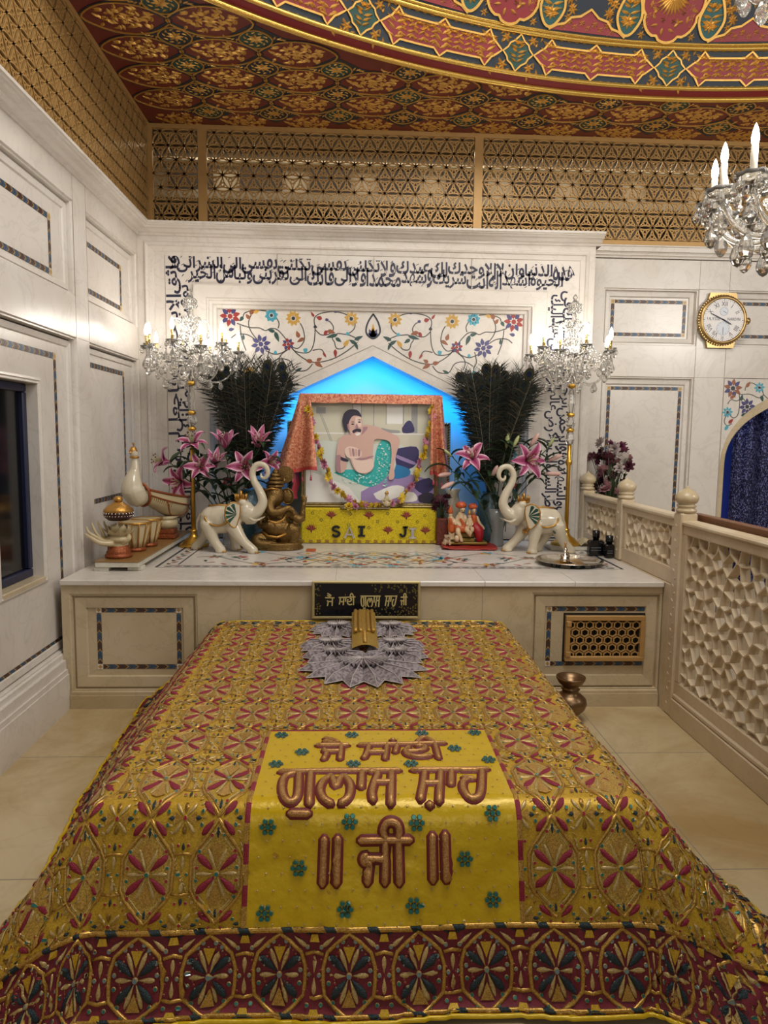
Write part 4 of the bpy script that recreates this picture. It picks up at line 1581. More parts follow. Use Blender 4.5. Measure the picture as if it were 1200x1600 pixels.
def skirt(r, k):
    """(outward, z) after r metres of cloth past the edge, for a skirt that leans out by k"""
    key = int(round(k * 50))
    if key not in _tabs:
        kk = key / 50
        pm = math.acos(kk)
        out, z, tab = 0.0, ZT, [(0.0, ZT)]
        st = 0.005
        for i in range(400):
            rr = i * st
            t = min(1, (rr + 0.03) / 0.13)
            ph = pm * t * t * (3 - 2 * t) * min(1, max(0.0, (z - 0.008)) / 0.05)
            out += cos(ph) * st
            z -= sin(ph) * st
            tab.append((out, z))
        _tabs[key] = tab
    tab = _tabs[key]
    f = r / 0.005
    i = min(int(f), 398)
    f -= i
    a, b = tab[i], tab[i + 1]
    return a[0] + (b[0] - a[0]) * f, a[1] + (b[1] - a[1]) * f


def S0(u, a):
    du, sx = (u - UR, 1) if u > UR else ((UL - u, -1) if u < UL else (0.0, 0))
    dv = a if a > 0 else 0.0
    x = min(max(u, UL), UR)
    y = YE - min(a, 0.0)
    r = math.hypot(du, dv)
    if r < 1e-9:
        return (x, y, ZT - 0.012 * max(0.0, 1 - min(u - UL, UR - u) / 0.09) ** 2)
    th = math.atan2(du, dv)
    k = 0.33 + (0.50 - 0.33) * (th / (math.pi / 2)) + 0.16 * math.sin(2 * th)
    if sx < 0:
        k += 0.14 * min(1, max(0, (-0.45 - a) / 0.5))
    elif sx > 0:
        t = min(1, max(0, (a + 0.75) / 0.6))
        k += 0.17 * t * t * (3 - 2 * t) * math.sin(th) ** 2
    k = min(k, 0.93)
    k += 0.035 * math.sin(u * 9.0 + a * 2) * min(1, r / 0.3)
    o, z = skirt(r, k)
    return (x + sx * o * du / r, y - o * dv / r, z)



def S(u, a, h=0.0):
    """point of the cloth with folds, lifted h along its normal"""
    def base(u, a):
        x, y, z = S0(u, a)
        d = max(0.0, a, u - UR, UL - u)
        amp = 0.0022 + 0.006 * min(1, d / 0.3)
        w = amp * noise.noise((u * 4.5, a * 4.5, 1.7)) + 0.4 * amp * noise.noise((u * 14, a * 14, 5.1))
        return Vector((x, y, z)), w
    p, w = base(u, a)
    e = 0.004
    pu, pa = Vector(S0(u + e, a)), Vector(S0(u, a + e))
    p0 = Vector(S0(u, a))
    nn = (pa - p0).cross(pu - p0)
    if nn.length < 1e-12:
        nn = Vector((0, 0, 1))
    nn.normalize()
    if nn.z < -0.2:
        nn = -nn
    q = p + nn * (w + h)
    if q.z < 0.004:
        q.z = 0.004 + max(0, h) * 0.7
    return tuple(q)


LL, LR, LF = 0.70, 0.70, 0.605         # length of the drop on the left, right and front
U0, U1, A0, A1 = UL - LL, UR + LR, YE - YB, LF
BW = 0.235                              # width of the border
CV = thing('embroidered_cover', (0.06, 3.1, 0.0), 'gold and maroon embroidered cloth draped over the tomb in front of the platform', 'cover')
CVo = Vector((0.06, 3.1, 0.0))


def Sl(u, a, h=0.0):
    p = S(u, a, h)
    return (p[0] - CVo.x, p[1] - CVo.y, p[2])


def gold_thread(name, c1, c2, rough, metal, scale, bump):
    m, N, L_, b = new_mat(name)
    tc = N.new('ShaderNodeTexCoord')
    v = N.new('ShaderNodeTexVoronoi')
    v.inputs['Scale'].default_value = scale
    L_.new(tc.outputs['Object'], v.inputs['Vector'])
    sp_ = N.new('ShaderNodeSeparateColor')
    L_.new(v.outputs['Color'], sp_.inputs[0])
    mx = N.new('ShaderNodeMix')
    mx.data_type = 'RGBA'
    L_.new(sp_.outputs[0], mx.inputs[0])
    mx.inputs[6].default_value = rgb(c1)
    mx.inputs[7].default_value = rgb(c2)
    L_.new(mx.outputs[2], b.inputs['Base Color'])
    b.inputs['Roughness'].default_value = rough
    b.inputs['Metallic'].default_value = metal
    bp = N.new('ShaderNodeBump')
    bp.inputs['Strength'].default_value = bump
    bp.inputs['Distance'].default_value = 0.004
    L_.new(sp_.outputs[1], bp.inputs['Height'])
    L_.new(bp.outputs[0], b.inputs['Normal'])
    return m


M['cloth_field'] = gold_thread('yellow_zari_ground', 'b0891a', 'd0aa30', 0.42, 0.35, 330, 0.5)
M['cloth_maroon'] = gold_thread('maroon_ground', '5f0d1c', '7c1526', 0.6, 0.0, 300, 0.3)
M['cloth_satin'] = simple('yellow_satin', 'cdab08', 0.32, 0.12, noise_amt=0.06, scale=9, bump=0.35, bscale=26)
M['zari'] = gold_thread('gold_cord', '9a6f2a', 'd4aa55', 0.35, 0.6, 420, 0.8)
M['zari_pale'] = gold_thread('pale_gold_thread', 'a98a4c', 'd6bd85', 0.4, 0.45, 420, 0.6)
M['velvet_red'] = simple('crimson_thread', '8b1230', 0.5, noise_amt=0.25, scale=160, bump=0.5, bscale=300)
M['velvet_navy'] = simple('bottle_green_thread', '10292f', 0.42, noise_amt=0.3, scale=160, bump=0.5, bscale=300)
M['sequin_teal'] = simple('teal_sequin', '2c7268', 0.25, 0.4)
M['sequin_red'] = simple('red_sequin', '9c1f2e', 0.3, 0.2)
M['sequin_silver'] = simple('mirror_sequin', '8fa7a4', 0.15, 0.9)
M['bullion'] = gold_thread('bullion_fill', '9a7830', 'dcb654', 0.38, 0.55, 380, 1.0)
M['letter_thread'] = gold_thread('letter_thread', '9f6f3e', 'd0a062', 0.4, 0.5, 300, 0.9)
M['letter_edge'] = simple('letter_edge', '6e1a1c', 0.6)
EMB = ['zari', 'zari_pale', 'velvet_red', 'velvet_navy', 'sequin_teal', 'sequin_red', 'sequin_silver', 'cloth_field', 'bullion']
ZA, ZP, VR, VN, TE_S, RE_S, SI_S, FI, BU = range(9)

# ---- ground cloths
PU0, PU1, PA0, PA1 = -0.30, 0.505, -0.485, 0.362


def patch(name, mat, u0, u1, a0, a1, st, h=0.0):
    g = MB()
    nu, na = max(2, int((u1 - u0) / st)), max(2, int((a1 - a0) / st))
    g.grid(lambda s, t: Sl(u0 + (u1 - u0) * s, a0 + (a1 - a0) * t, h), nu, na, 0)
    return g.build(name, [mat], CV)


patch('gold_field', 'cloth_field', U0 + BW, U1 - BW, A0 + 0.11, A1 - BW, 0.02)
bd = MB()
for (u0, u1, a0, a1) in ((U0, U1, A1 - BW, A1), (U0, U0 + BW, A0, A1 - BW), (U1 - BW, U1, A0, A1 - BW), (U0 + BW, U1 - BW, A0, A0 + 0.11)):
    bd.grid(lambda s, t: Sl(u0 + (u1 - u0) * s, a0 + (a1 - a0) * t, 0.0), max(4, int((u1 - u0) / 0.02)), max(4, int((a1 - a0) / 0.02)), 0)
border = bd.build('border', ['cloth_maroon'], CV)
pn = patch('centre_panel', 'cloth_satin', PU0, PU1, PA0, PA1, 0.018, 0.004)
pn['label'] = 'bright yellow satin panel'


def cord(mb, pts, w, h, mat, closed=False, z=0.0):
    """half-round couched cord in local (x, y, height)"""
    n = len(pts)
    vs, fs = [], []
    for i in range(n):
        a = pts[i - 1] if closed or i > 0 else pts[i]
        b = pts[(i + 1) % n] if closed or i < n - 1 else pts[i]
        dx, dy = b[0] - a[0], b[1] - a[1]
        l = hypot(dx, dy) or 1
        nx, ny = -dy / l, dx / l
        for (o, hh) in ((-0.5, 0), (-0.28, 0.8), (0.28, 0.8), (0.5, 0)):
            vs.append((pts[i][0] + nx * w * o, pts[i][1] + ny * w * o, z + h * hh))
    m = n if closed else n - 1
    for i in range(m):
        j = (i + 1) % n
        for k in range(3):
            fs.append((i * 4 + k, j * 4 + k, j * 4 + k + 1, i * 4 + k + 1))
    if not closed:
        fs.append((0, 1, 2, 3))
        fs.append((4 * n - 1, 4 * n - 2, 4 * n - 3, 4 * n - 4))
    mb.add(vs, fs, mat, True)


def petal(mb, x, y, a, L_, w, h, mat, tip=0.62, z=0.001):
    """padded satin-stitch petal, round at the far end"""
    n = 5
    vs = [(0, 0, z)]
    for i in range(1, n + 1):
        t = i / n
        yy = w / 2 * (sin(pi * min(1, t * 0.88) ** (1 / tip)) if i < n else 0.45)
        yy = w / 2 * [0, 0.42, 0.74, 0.98, 0.95, 0.5][i]
        vs += [(L_ * t, -yy, z), (L_ * t, 0, z + h), (L_ * t, yy, z)]
    vs.append((L_ * 1.05, 0, z))
    c, q = cos(a), sin(a)
    vs = [(x + p[0] * c - p[1] * q, y + p[0] * q + p[1] * c, p[2]) for p in vs]
    fs = [(0, 1, 2), (0, 2, 3)]
    for i in range(n - 1):
        b = 1 + 3 * i
        fs += [(b, b + 3, b + 4, b + 1), (b + 1, b + 4, b + 5, b + 2)]
    b = 1 + 3 * (n - 1)
    fs += [(b, len(vs) - 1, b + 1), (b + 1, len(vs) - 1, b + 2)]
    mb.add(vs, fs, mat, True)


def sequin(mb, x, y, r, mat, ringm=ZP, h=0.004):
    n = 8
    vs = [(x + r * 1.35 * cos(2 * pi * k / n), y + r * 1.35 * sin(2 * pi * k / n), 0.001) for k in range(n)] + [(x + r * cos(2 * pi * k / n), y + r * sin(2 * pi * k / n), h) for k in range(n)]
    mb.add(vs, [(k, (k + 1) % n, n + (k + 1) % n, n + k) for k in range(n)], ringm)
    vs = [(x + r * cos(2 * pi * k / n), y + r * sin(2 * pi * k / n), h) for k in range(n)]
    mb.add(vs, [tuple(range(n))], mat)


CW, CHH = 0.2, 0.27


def field_cell():
    c = MB()
    w, h = CW / 2, CHH / 2
    og = [(0, -h * 0.98), (w * 0.30, -h * 0.74), (w * 0.60, -h * 0.50), (w * 0.74, -h * 0.30), (w * 0.74, h * 0.30), (w * 0.60, h * 0.50), (w * 0.30, h * 0.74), (0, h * 0.98)]
    og = og + [(-x, y) for x, y in reversed(og[1:-1])]
    c.prism([(x * .93, y * .93) for x, y in sub(og, 2)], 0.0, 0.0012, BU)
    cord(c, sub(og, 2), 0.0105, 0.005, ZA, True)
    cord(c, sub([(x * 0.86, y * 0.86) for x, y in og], 2), 0.005, 0.003, ZP, True)
    for k in range(4):       # crimson petals on the diagonals
        a = (0.74, pi - 0.74, pi + 0.74, -0.74)[k]
        petal(c, 0.009 * cos(a), 0.009 * sin(a), a, 0.066, 0.022, 0.007, VR)
    for a, l in ((1.2, .062), (pi - 1.2, .062), (-1.2, .062), (pi + 1.2, .062), (0, .05), (pi, .05)):
        petal(c, 0.008 * cos(a), 0.008 * sin(a), a, l, 0.012, 0.0045, ZP)
    for sg in (-1, 1):       # wedges of bullion between the petals
        c.prism([(0, sg * 0.022), (0.020, sg * 0.075), (0, sg * 0.084), (-0.020, sg * 0.075)] if sg > 0 else [(0, -0.022), (-0.020, -0.075), (0, -0.084), (0.020, -0.075)], 0.0, 0.003, ZA)
        petal(c, 0, sg * 0.092, sg * pi / 2, 0.024, 0.010, 0.004, VN)
        for s2 in (-1, 1):
            sequin(c, s2 * 0.017, sg * 0.100, 0.0042, TE_S if s2 * sg > 0 else RE_S)
            sequin(c, s2 * 0.052, sg * 0.062, 0.0048, RE_S if s2 * sg > 0 else TE_S)
            sequin(c, s2 * 0.058, sg * 0.017, 0.0045, TE_S if s2 * sg > 0 else RE_S)
    sequin(c, 0, 0, 0.006, TE_S, ZP, 0.008)
    # ladder between columns
    x = w
    for sg in (-1, 1):
        petal(c, x, sg * 0.006, sg * pi / 2, 0.042, 0.012, 0.004, ZP)
        cord(c, [(x - 0.026, sg * 0.052), (x, sg * 0.056), (x + 0.026, sg * 0.052)], 0.008, 0.004, ZA)
        sequin(c, x + sg * 0.013, 0, 0.0042, TE_S)
        petal(c, x, sg * (h - 0.050), -sg * pi / 2, 0.020, 0.009, 0.004, VN)
        for s2 in (-1, 1):
            sequin(c, x + s2 * 0.015, sg * (h - 0.058), 0.004, RE_S)
    for k in range(34):      # scattered seed stitches on the yellow ground
        a = k * 2.39996
        px_, py_ = w * (1 + 0.95 * ((k * 0.618) % 1 - 0.5) * 1.1), h * (2 * ((k * 0.381) % 1) - 1)
        petal(c, px_, py_, a, 0.013, 0.006, 0.0025, ZP if k % 3 else ZA)
    # small four-petal star at the crossing, with crimson chevrons beside the tips
    X0, Y0 = w, h
    sequin(c, X0, Y0, 0.0048, RE_S)
    for k in range(4):
        a = pi / 4 + k * pi / 2
        petal(c, X0 + 0.006 * cos(a), Y0 + 0.006 * sin(a), a, 0.036, 0.010, 0.004, ZP)
    for sg in (-1, 1):
        c.prism([(X0 + sg * 0.008, Y0), (X0 + sg * 0.030, Y0 - 0.013), (X0 + sg * 0.036, Y0), (X0 + sg * 0.030, Y0 + 0.013)][::sg], 0.0, 0.0025, ZA)
        petal(c, X0 + sg * 0.050, Y0, pi if sg < 0 else 0, -0.018, 0.010, 0.004, VN)
        for s2 in (-1, 1):
            petal(c, X0 + sg * 0.088, Y0 + s2 * 0.003, (pi if sg > 0 else 0) - sg * s2 * 0.72, 0.046, 0.017, 0.006, VR)
            sequin(c, X0 + sg * 0.050, Y0 + s2 * 0.013, 0.0042, TE_S)
            petal(c, X0, Y0 + s2 * 0.010, s2 * pi / 2, 0.022, 0.014, 0.003, ZA)
    return c


def border_cell():
    c = MB()
    w, h = 0.1, 0.102
    og = [(0, -h * 1.0), (w * 0.40, -h * 0.74), (w * 0.70, -h * 0.48), (w * 0.74, -h * 0.15), (w * 0.74, h * 0.2), (w * 0.62, h * 0.55), (w * 0.30, h * 0.80), (0, h * 1.0)]
    og = og + [(-x, y) for x, y in reversed(og[1:-1])]
    cord(c, sub(og, 2), 0.0115, 0.006, ZA, True)
    for a in (0.70, pi - 0.70, pi + 0.82, -0.82):
        petal(c, 0.010 * cos(a), 0.010 * sin(a), a, 0.060, 0.022, 0.008, VN)
    for a, l in ((1.18, .060), (pi - 1.18, .060), (-1.22, .060), (pi + 1.22, .060), (0, .046), (pi, .046)):
        petal(c, 0.008 * cos(a), 0.008 * sin(a), a, l, 0.0135, 0.0045, ZP)
    c.prism([(0, 0.03), (0.017, 0.070), (-0.017, 0.070)], 0, 0.004, FI)
    c.prism([(0, -0.03), (-0.020, -0.074), (0.020, -0.074)], 0, 0.004, ZA)
    sequin(c, 0, 0, 0.0065, SI_S, ZP, 0.009)
    for (x, y) in ((.055, .040), (.060, .012), (.058, -.020), (.045, -.062), (.018, .083), (.03, -.085), (.034, .072)):
        for sg in (-1, 1):
            sequin(c, sg * x, y, 0.0050, SI_S if y > 0 else TE_S)
    x = w
    for sg in (-1, 1):
        petal(c, x, sg * 0.004, sg * pi / 2, 0.040, 0.013, 0.005, ZP)
        sequin(c, x + sg * 0.014, 0, 0.0048, SI_S)
        cord(c, [(x - 0.026, sg * 0.050), (x, sg * 0.055), (x + 0.026, sg * 0.050)], 0.010, 0.005, ZA)
        sequin(c, x + sg * 0.020, 0.068, 0.0050, SI_S)
        sequin(c, x + sg * 0.020, -0.070, 0.0050, TE_S)
        for k in range(3):
            sequin(c, x + sg * 0.020, -0.025 + 0.025 * k + 0.012 * sg, 0.0024, RE_S, ZP, 0.003)
        petal(c, x + sg * 0.006, 0.094, pi / 2 - sg * 0.95, 0.040, 0.012, 0.005, VN)
        petal(c, x + sg * 0.006, -0.094, -pi / 2 + sg * 0.95, 0.040, 0.012, 0.005, VN)
        petal(c, x + sg * 0.06, 0.096, pi / 2 + sg * 2.2, 0.046, 0.012, 0.005, ZP)
    c.prism([(x - 0.014, 0.082), (x + 0.014, 0.082), (x + 0.009, 0.100), (x - 0.009, 0.100)], 0, 0.006, FI)
    c.prism([(x - 0.016, -0.100), (x + 0.016, -0.100), (x + 0.010, -0.080), (x - 0.010, -0.080)], 0, 0.006, FI)
    for k in range(26):
        a = k * 2.4
        rr = 0.03 + 0.052 * ((k * 0.618) % 1)
        sequin(c, rr * 0.8 * cos(a), rr * 1.05 * sin(a), 0.0024, RE_S if k % 3 else SI_S, ZP, 0.003)
    return c


def arcmap(t):
    k = min(1, max(0, (t + 0.13) / 0.22))
    return t + 0.065 * k * k * (3 - 2 * k)


def lay(dst, cell, fu, keep):
    """copy a stitched cell on to the cloth, dropping faces that leave its field"""
    b = len(dst.v)
    uv = [fu(p[0], p[1]) for p in cell.v]
    dst.v.extend([Sl(q[0], q[1], p[2] + 0.001) for q, p in zip(uv, cell.v)])
    for f, m_, s_ in zip(cell.f, cell.m, cell.s):
        if all(keep(*uv[i]) for i in f):
            dst.f.append([b + i for i in f])
            dst.m.append(m_)
            dst.s.append(s_)


fcell, bcell = field_cell(), border_cell()
em = MB()
fu0, fu1, fa0, fa1 = U0 + BW, U1 - BW, A0 + 0.11, A1 - BW


def keep_field(u, a):
    return fu0 + .004 < u < fu1 - .004 and fa0 + .004 < a < fa1 - .004 and not (PU0 - 0.012 < u < PU1 + 0.012 and a > PA0 - 0.012)


for i in range(-7, 9):
    for j in range(-9, 3):
        cu, ct = 0.01 + 0.2 * i, -0.118 + CHH * j
        if cu < fu0 - 0.1 or cu > fu1 + 0.1:
            continue
        lay(em, fcell, lambda x, y, cu=cu, ct=ct: (cu + x, arcmap(ct - y)), keep_field)
em.build('field_embroidery', EMB, CV)

bm_ = MB()
nb = int(round((U1 - U0) / 0.2))
for i in range(-8, 9):
    cu = 0.0 + 0.2 * i
    lay(bm_, bcell, lambda x, y, cu=cu: (cu + x, A1 - BW / 2 - y * 1.06), lambda u, a: U0 < u < U1 and a < A1)
for (um, sg) in ((U0 + BW / 2, 1), (U1 - BW / 2, -1)):
    k = 0
    while True:
        a = A1 - BW - 0.1 - 0.2 * k
        if a < A0:
            break
        lay(bm_, bcell, lambda x, y, um=um, a=a, sg=sg: (um + sg * y * 1.06, a + sg * x), lambda u, aa: U0 < u < U1 and A0 < aa < A1 - BW)
        k += 1
for i in range(-7, 8):
    cu = 0.0 + 0.2 * i
    lay(bm_, bcell, lambda x, y, cu=cu: (cu + x, A0 + 0.055 - y * 0.5), lambda u, a: U0 + BW < u < U1 - BW and A0 < a < A0 + .11)
bm_.build('border_embroidery', EMB, border)

# ---- twisted piping with dark stripes between field and border, and yellow binding at the hem
pp = MB()


def piping(pts, w, h, stripes=True, mat=0):
    c = MB()
    # pts are (u, a) on the cloth
    n = len(pts)
    vs, fs, ms = [], [], []
    for i in range(n):
        p, q = pts[max(i - 1, 0)], pts[min(i + 1, n - 1)]
        dx, dy = q[0] - p[0], q[1] - p[1]
        l = hypot(dx, dy) or 1
        nx, ny = -dy / l, dx / l
        for (o, hh) in ((-0.5, 0), (-0.3, 0.8), (0.3, 0.8), (0.5, 0)):
            sk = 0.010 * o if stripes else 0
            vs.append(Sl(pts[i][0] + nx * w * o + dx / l * sk, pts[i][1] + ny * w * o + dy / l * sk, 0.001 + h * hh))
    for i in range(n - 1):
        for k in range(3):
            fs.append((i * 4 + k, i * 4 + 4 + k, i * 4 + 5 + k, i * 4 + 1 + k))
            ms.append(1 if stripes and (i % 8) in (0, 1) else mat)
    b = len(pp.v)
    pp.v.extend(vs)
    for f, m_ in zip(fs, ms):
        pp.f.append([b + i for i in f])
        pp.m.append(m_)
        pp.s.append(True)


def lin(p, q, st=0.0155):
    n = max(2, int(hypot(q[0] - p[0], q[1] - p[1]) / st))
    return [(p[0] + (q[0] - p[0]) * i / n, p[1] + (q[1] - p[1]) * i / n) for i in range(n + 1)]


piping(lin((U0, fa1), (U1, fa1)), 0.017, 0.009)
piping(lin((fu0, fa0), (fu0, fa1)), 0.015, 0.008)
piping(lin((fu1, fa0), (fu1, fa1)), 0.015, 0.008)
piping(lin((fu0, fa0), (fu1, fa0)), 0.012, 0.006)
for p, q in (((U0, A1), (U1, A1)), ((U0, A0), (U0, A1)), ((U1, A0), (U1, A1)), ((U0, A0), (U1, A0))):
    piping(lin(p, q), 0.014, 0.008, False, 2)
piping(lin((U0, A1 - 0.016), (U1, A1 - 0.016)), 0.013, 0.008)
pp.build('piping', ['zari', 'velvet_navy', 'cloth_satin'], CV)

# ---- the panel: crimson and gold edging, sequin flowers, raised lettering
pe = MB()
for (u, a0, a1) in ((PU0 - 0.006, PA0, PA1), (PU1 + 0.006, PA0, PA1)):
    n = int((a1 - a0) / 0.055)
    for k in range(n):
        pts = lin((u, a0 + (a1 - a0) * k / n), (u, a0 + (a1 - a0) * (k + 1) / n), 0.014)
        c = MB()
        vs = []
        for (pu, pa) in pts:
            for (o, hh) in ((-0.008, .004), (0, .008), (0.008, .004)):
                vs.append(Sl(pu + o, pa, hh))
        m_ = len(pts)
        pe.add(vs, [(i * 3 + q, i * 3 + 3 + q, i * 3 + 4 + q, i * 3 + 1 + q) for i in range(m_ - 1) for q in range(2)], 1 if k % 2 else 0, True)
pts = lin((PU0, PA0 - 0.004), (PU1, PA0 - 0.004), 0.02)
vs = [Sl(u, a + o, hh) for (u, a) in pts for (o, hh) in ((-0.006, .003), (0, .007), (0.006, .003))]
pe.add(vs, [(i * 3 + q, i * 3 + 3 + q, i * 3 + 4 + q, i * 3 + 1 + q) for i in range(len(pts) - 1) for q in range(2)], 1, True)
pe.build('panel_edging', ['zari', 'velvet_red'], pn)

GUR1 = [[(-0.118,-0.35),(-0.012,-0.349)],[(-0.093,-0.406),(-0.069,-0.394),(-0.048,-0.374)],[(-0.094,-0.379),(-0.071,-0.369),(-0.051,-0.351)],[(-0.034,-0.349),(-0.037,-0.241)],[(-0.093,-0.301),(-0.044,-0.3)],[(-0.094,-0.314),(-0.084,-0.286),(-0.092,-0.241)],[(0.032,-0.35),(0.335,-0.361)],[(0.064,-0.349),(0.057,-0.293),(0.045,-0.25)],[(0.058,-0.293),(0.116,-0.292)],[(0.128,-0.348),(0.117,-0.241)],[(0.165,-0.351),(0.155,-0.291)],[(0.149,-0.391),(0.154,-0.391)],[(0.206,-0.328),(0.19,-0.3),(0.196,-0.269),(0.223,-0.25),(0.255,-0.25),(0.273,-0.26)],[(0.198,-0.294),(0.231,-0.294),(0.257,-0.308),(0.263,-0.331),(0.235,-0.339)],[(0.246,-0.35),(0.243,-0.382),(0.263,-0.409),(0.283,-0.397),(0.3,-0.357),(0.301,-0.242)]]
GUR2 = [[(-0.229,-0.154),(0.158,-0.155)],[(-0.184,-0.142),(-0.212,-0.123),(-0.216,-0.065),(-0.205,0.001),(-0.183,0.024),(-0.164,0.007),(-0.163,-0.048),(-0.169,-0.142)],[(-0.131,-0.147),(-0.129,-0.078),(-0.125,0.03)],[(-0.179,0.056),(-0.127,0.057)],[(-0.065,-0.12),(-0.088,-0.085),(-0.095,-0.032),(-0.085,0.01),(-0.06,0.03)],[(-0.078,-0.105),(-0.06,-0.111),(-0.046,-0.046),(-0.034,-0.104),(-0.017,-0.11),(-0.001,-0.06),(-0.004,0.004),(-0.028,0.03)],[(0.037,-0.148),(0.033,-0.042)],[(0.063,-0.147),(0.087,-0.137),(0.077,-0.082),(0.066,-0.015),(0.068,0.02)],[(0.078,-0.077),(0.125,-0.077)],[(0.134,-0.149),(0.122,0.033)],[(0.205,-0.155),(0.452,-0.16)],[(0.243,-0.147),(0.232,-0.071),(0.214,0.02)],[(0.235,-0.068),(0.284,-0.067)],[(0.297,-0.15),(0.27,0.027)],[(0.239,0.038),(0.243,0.038)],[(0.333,-0.149),(0.318,-0.057)],[(0.363,-0.155),(0.421,-0.154)],[(0.385,-0.1),(0.361,-0.077),(0.353,-0.024),(0.363,0.013),(0.385,0.017),(0.406,-0.015),(0.434,-0.147)],[(0.368,-0.103),(0.395,-0.092)]]
GUR3 = [[(-0.077,0.127),(-0.08,0.247)],[(-0.037,0.126),(-0.039,0.246)],[(0.032,0.132),(0.177,0.131)],[(0.045,0.173),(0.038,0.183),(0.046,0.194),(0.054,0.186)],[(0.045,0.182),(0.098,0.183)],[(0.058,0.187),(0.052,0.245)],[(0.105,0.135),(0.103,0.246)],[(0.105,0.129),(0.098,0.106),(0.107,0.086),(0.124,0.081),(0.141,0.089),(0.146,0.11),(0.144,0.132),(0.145,0.247)],[(0.245,0.121),(0.245,0.241)],[(0.283,0.118),(0.284,0.24)]]
ROSES = [(-0.256,-0.444),(-0.171,-0.302),(-0.251,-0.213),(0.009,-0.208),(0.003,-0.44),(0.203,-0.205),(0.264,-0.453),(0.461,-0.454),(0.367,-0.321),(0.472,-0.232),(-0.245,0.092),(-0.002,0.08),(0.199,0.085),(0.43,0.061),(-0.151,0.205),(0.342,0.186),(-0.247,0.325),(-0.013,0.316),(0.187,0.309),(0.424,0.3)]

sq = MB()
rose = MB()
sequin(rose, 0, 0, 0.0068, 0, 1, 0.006)
for k in range(6):
    sequin(rose, 0.0175 * cos(k * pi / 3), 0.0175 * sin(k * pi / 3), 0.0062, 0, 1, 0.006)


def lay_panel(dst, cell, cu, ca):
    b = len(dst.v)
    dst.v.extend([Sl(cu + p[0], ca - p[1], p[2] + 0.0045) for p in cell.v])
    for f, m_, s_ in zip(cell.f, cell.m, cell.s):
        dst.f.append([b + i for i in f])
        dst.m.append(m_)
        dst.s.append(s_)


for (u, a) in ROSES:
    lay_panel(sq, rose, u, a)
tiny = MB()
sequin(tiny, 0, 0, 0.0024, 2, 2, 0.002)
for j in range(19):
    for i in range(17):
        u, a = PU0 + 0.03 + 0.0465 * (i + 0.5 * (j % 2)), PA0 + 0.03 + 0.045 * j
        if u < PU1 - 0.015:
            lay_panel(sq, tiny, u, a)
sq.build('sequin_flowers', ['sequin_teal', 'sequin_silver', 'zari_pale'], pn)

lt = MB()


def letter_stroke(pts, w):
    if len(pts) > 2:
        pts = [p[:2] for p in smoothpath([(x, y) for x, y in pts], 4)]
    else:
        pts = sub(pts, 6, False)
    n = len(pts)
    # round both ends
    for (ww, hh, z, mt) in ((w + 0.0145, 0.006, 0.0045, 1), (w, 0.012, 0.006, 0)):
        prof = [(-0.5, 0), (-0.42, 0.55), (-0.2, 0.95), (0.2, 0.95), (0.42, 0.55), (0.5, 0)]
        vs, fs = [], []
        d0 = (pts[0][0] - pts[1][0], pts[0][1] - pts[1][1])
        d1 = (pts[-1][0] - pts[-2][0], pts[-1][1] - pts[-2][1])
        l0, l1 = hypot(*d0) or 1, hypot(*d1) or 1
        ext = [(pts[0][0] + d0[0] / l0 * ww * 0.42, pts[0][1] + d0[1] / l0 * ww * 0.42, 0.35)] + [(p[0], p[1], 1.0) for p in pts] + [(pts[-1][0] + d1[0] / l1 * ww * 0.42, pts[-1][1] + d1[1] / l1 * ww * 0.42, 0.35)]
        m = len(ext)
        for i in range(m):
            a, b = ext[max(i - 1, 0)], ext[min(i + 1, m - 1)]
            dx, dy = b[0] - a[0], b[1] - a[1]
            l = hypot(dx, dy) or 1
            nx, ny = -dy / l, dx / l
            s = ext[i][2]
            for (o, q) in prof:
                vs.append(Sl(ext[i][0] + nx * ww * o * s, ext[i][1] + ny * ww * o * s, z + hh * q * (0.5 + 0.5 * s)))
        k = len(prof)
        for i in range(m - 1):
            for q in range(k - 1):
                fs.append((i * k + q, i * k + k + q, i * k + k + q + 1, i * k + q + 1))
        fs.append(tuple(range(k)))
        fs.append(tuple((m - 1) * k + q for q in reversed(range(k))))
        lt.add(vs, fs, mt, True)


for (G, w) in ((GUR1, 0.020), (GUR2, 0.020), (GUR3, 0.0215)):
    for st in G:
        letter_stroke(st, w * (0.85 if G is GUR1 else 1))
lt.build('lettering', ['letter_thread', 'letter_edge'], pn)

# ================================================================== name plaque leaning on the platform
sg_ = thing('name_plaque', (0.085, 4.15, ZT + 0.022), 'black name plaque with gold frame and letters, leaning on the platform', 'plaque')
Xs = frameX((0, 0, 0), (1, 0, 0), (0, 0.07, 0.9975), (0, -0.9975, 0.07))
sb = MB()
sb.box(-0.315, 0.315, 0.004, 0.218, -0.008, 0.0, 0, Xs)
sb.prism([(-0.315, 0.004), (0.0, 0.004), (0.06, 0.12), (0.03, 0.218), (-0.315, 0.218)], 0.0, 0.0012, 0, Xs)
rd = random.Random(2)
for (x0, x1) in ((0.03, 0.305), (-0.305, -0.27)):
    for k in range(int((x1 - x0) * 700)):       # gold dot lace printed on the board
        x, y = rd.uniform(x0, x1), rd.uniform(0.012, 0.21)
        if 0.075 < y < 0.155 and x < 0.28 and x > -0.26:
            continue
        if x0 > 0 and x < 0.06 - abs(y - 0.12) * 0.4:
            continue
        sb.prism(arc(x, y, 0.005, 0, 2 * pi, 6)[:-1], 0.0, 0.0016, 1, Xs)
sb.build('board', ['black', simple('gold_print', '6e6130', 0.4, 0.5)], sg_)
sf = MB()
sf.frame(-0.322, 0.322, -0.002, 0.224, [(0, -0.010), (0, 0.004), (0.004, 0.008), (0.012, 0.008), (0.016, 0.0)], 0, Xs)
sf.build('frame', [simple('champagne_frame', 'c3b37e', 0.35, 0.6)], sg_)
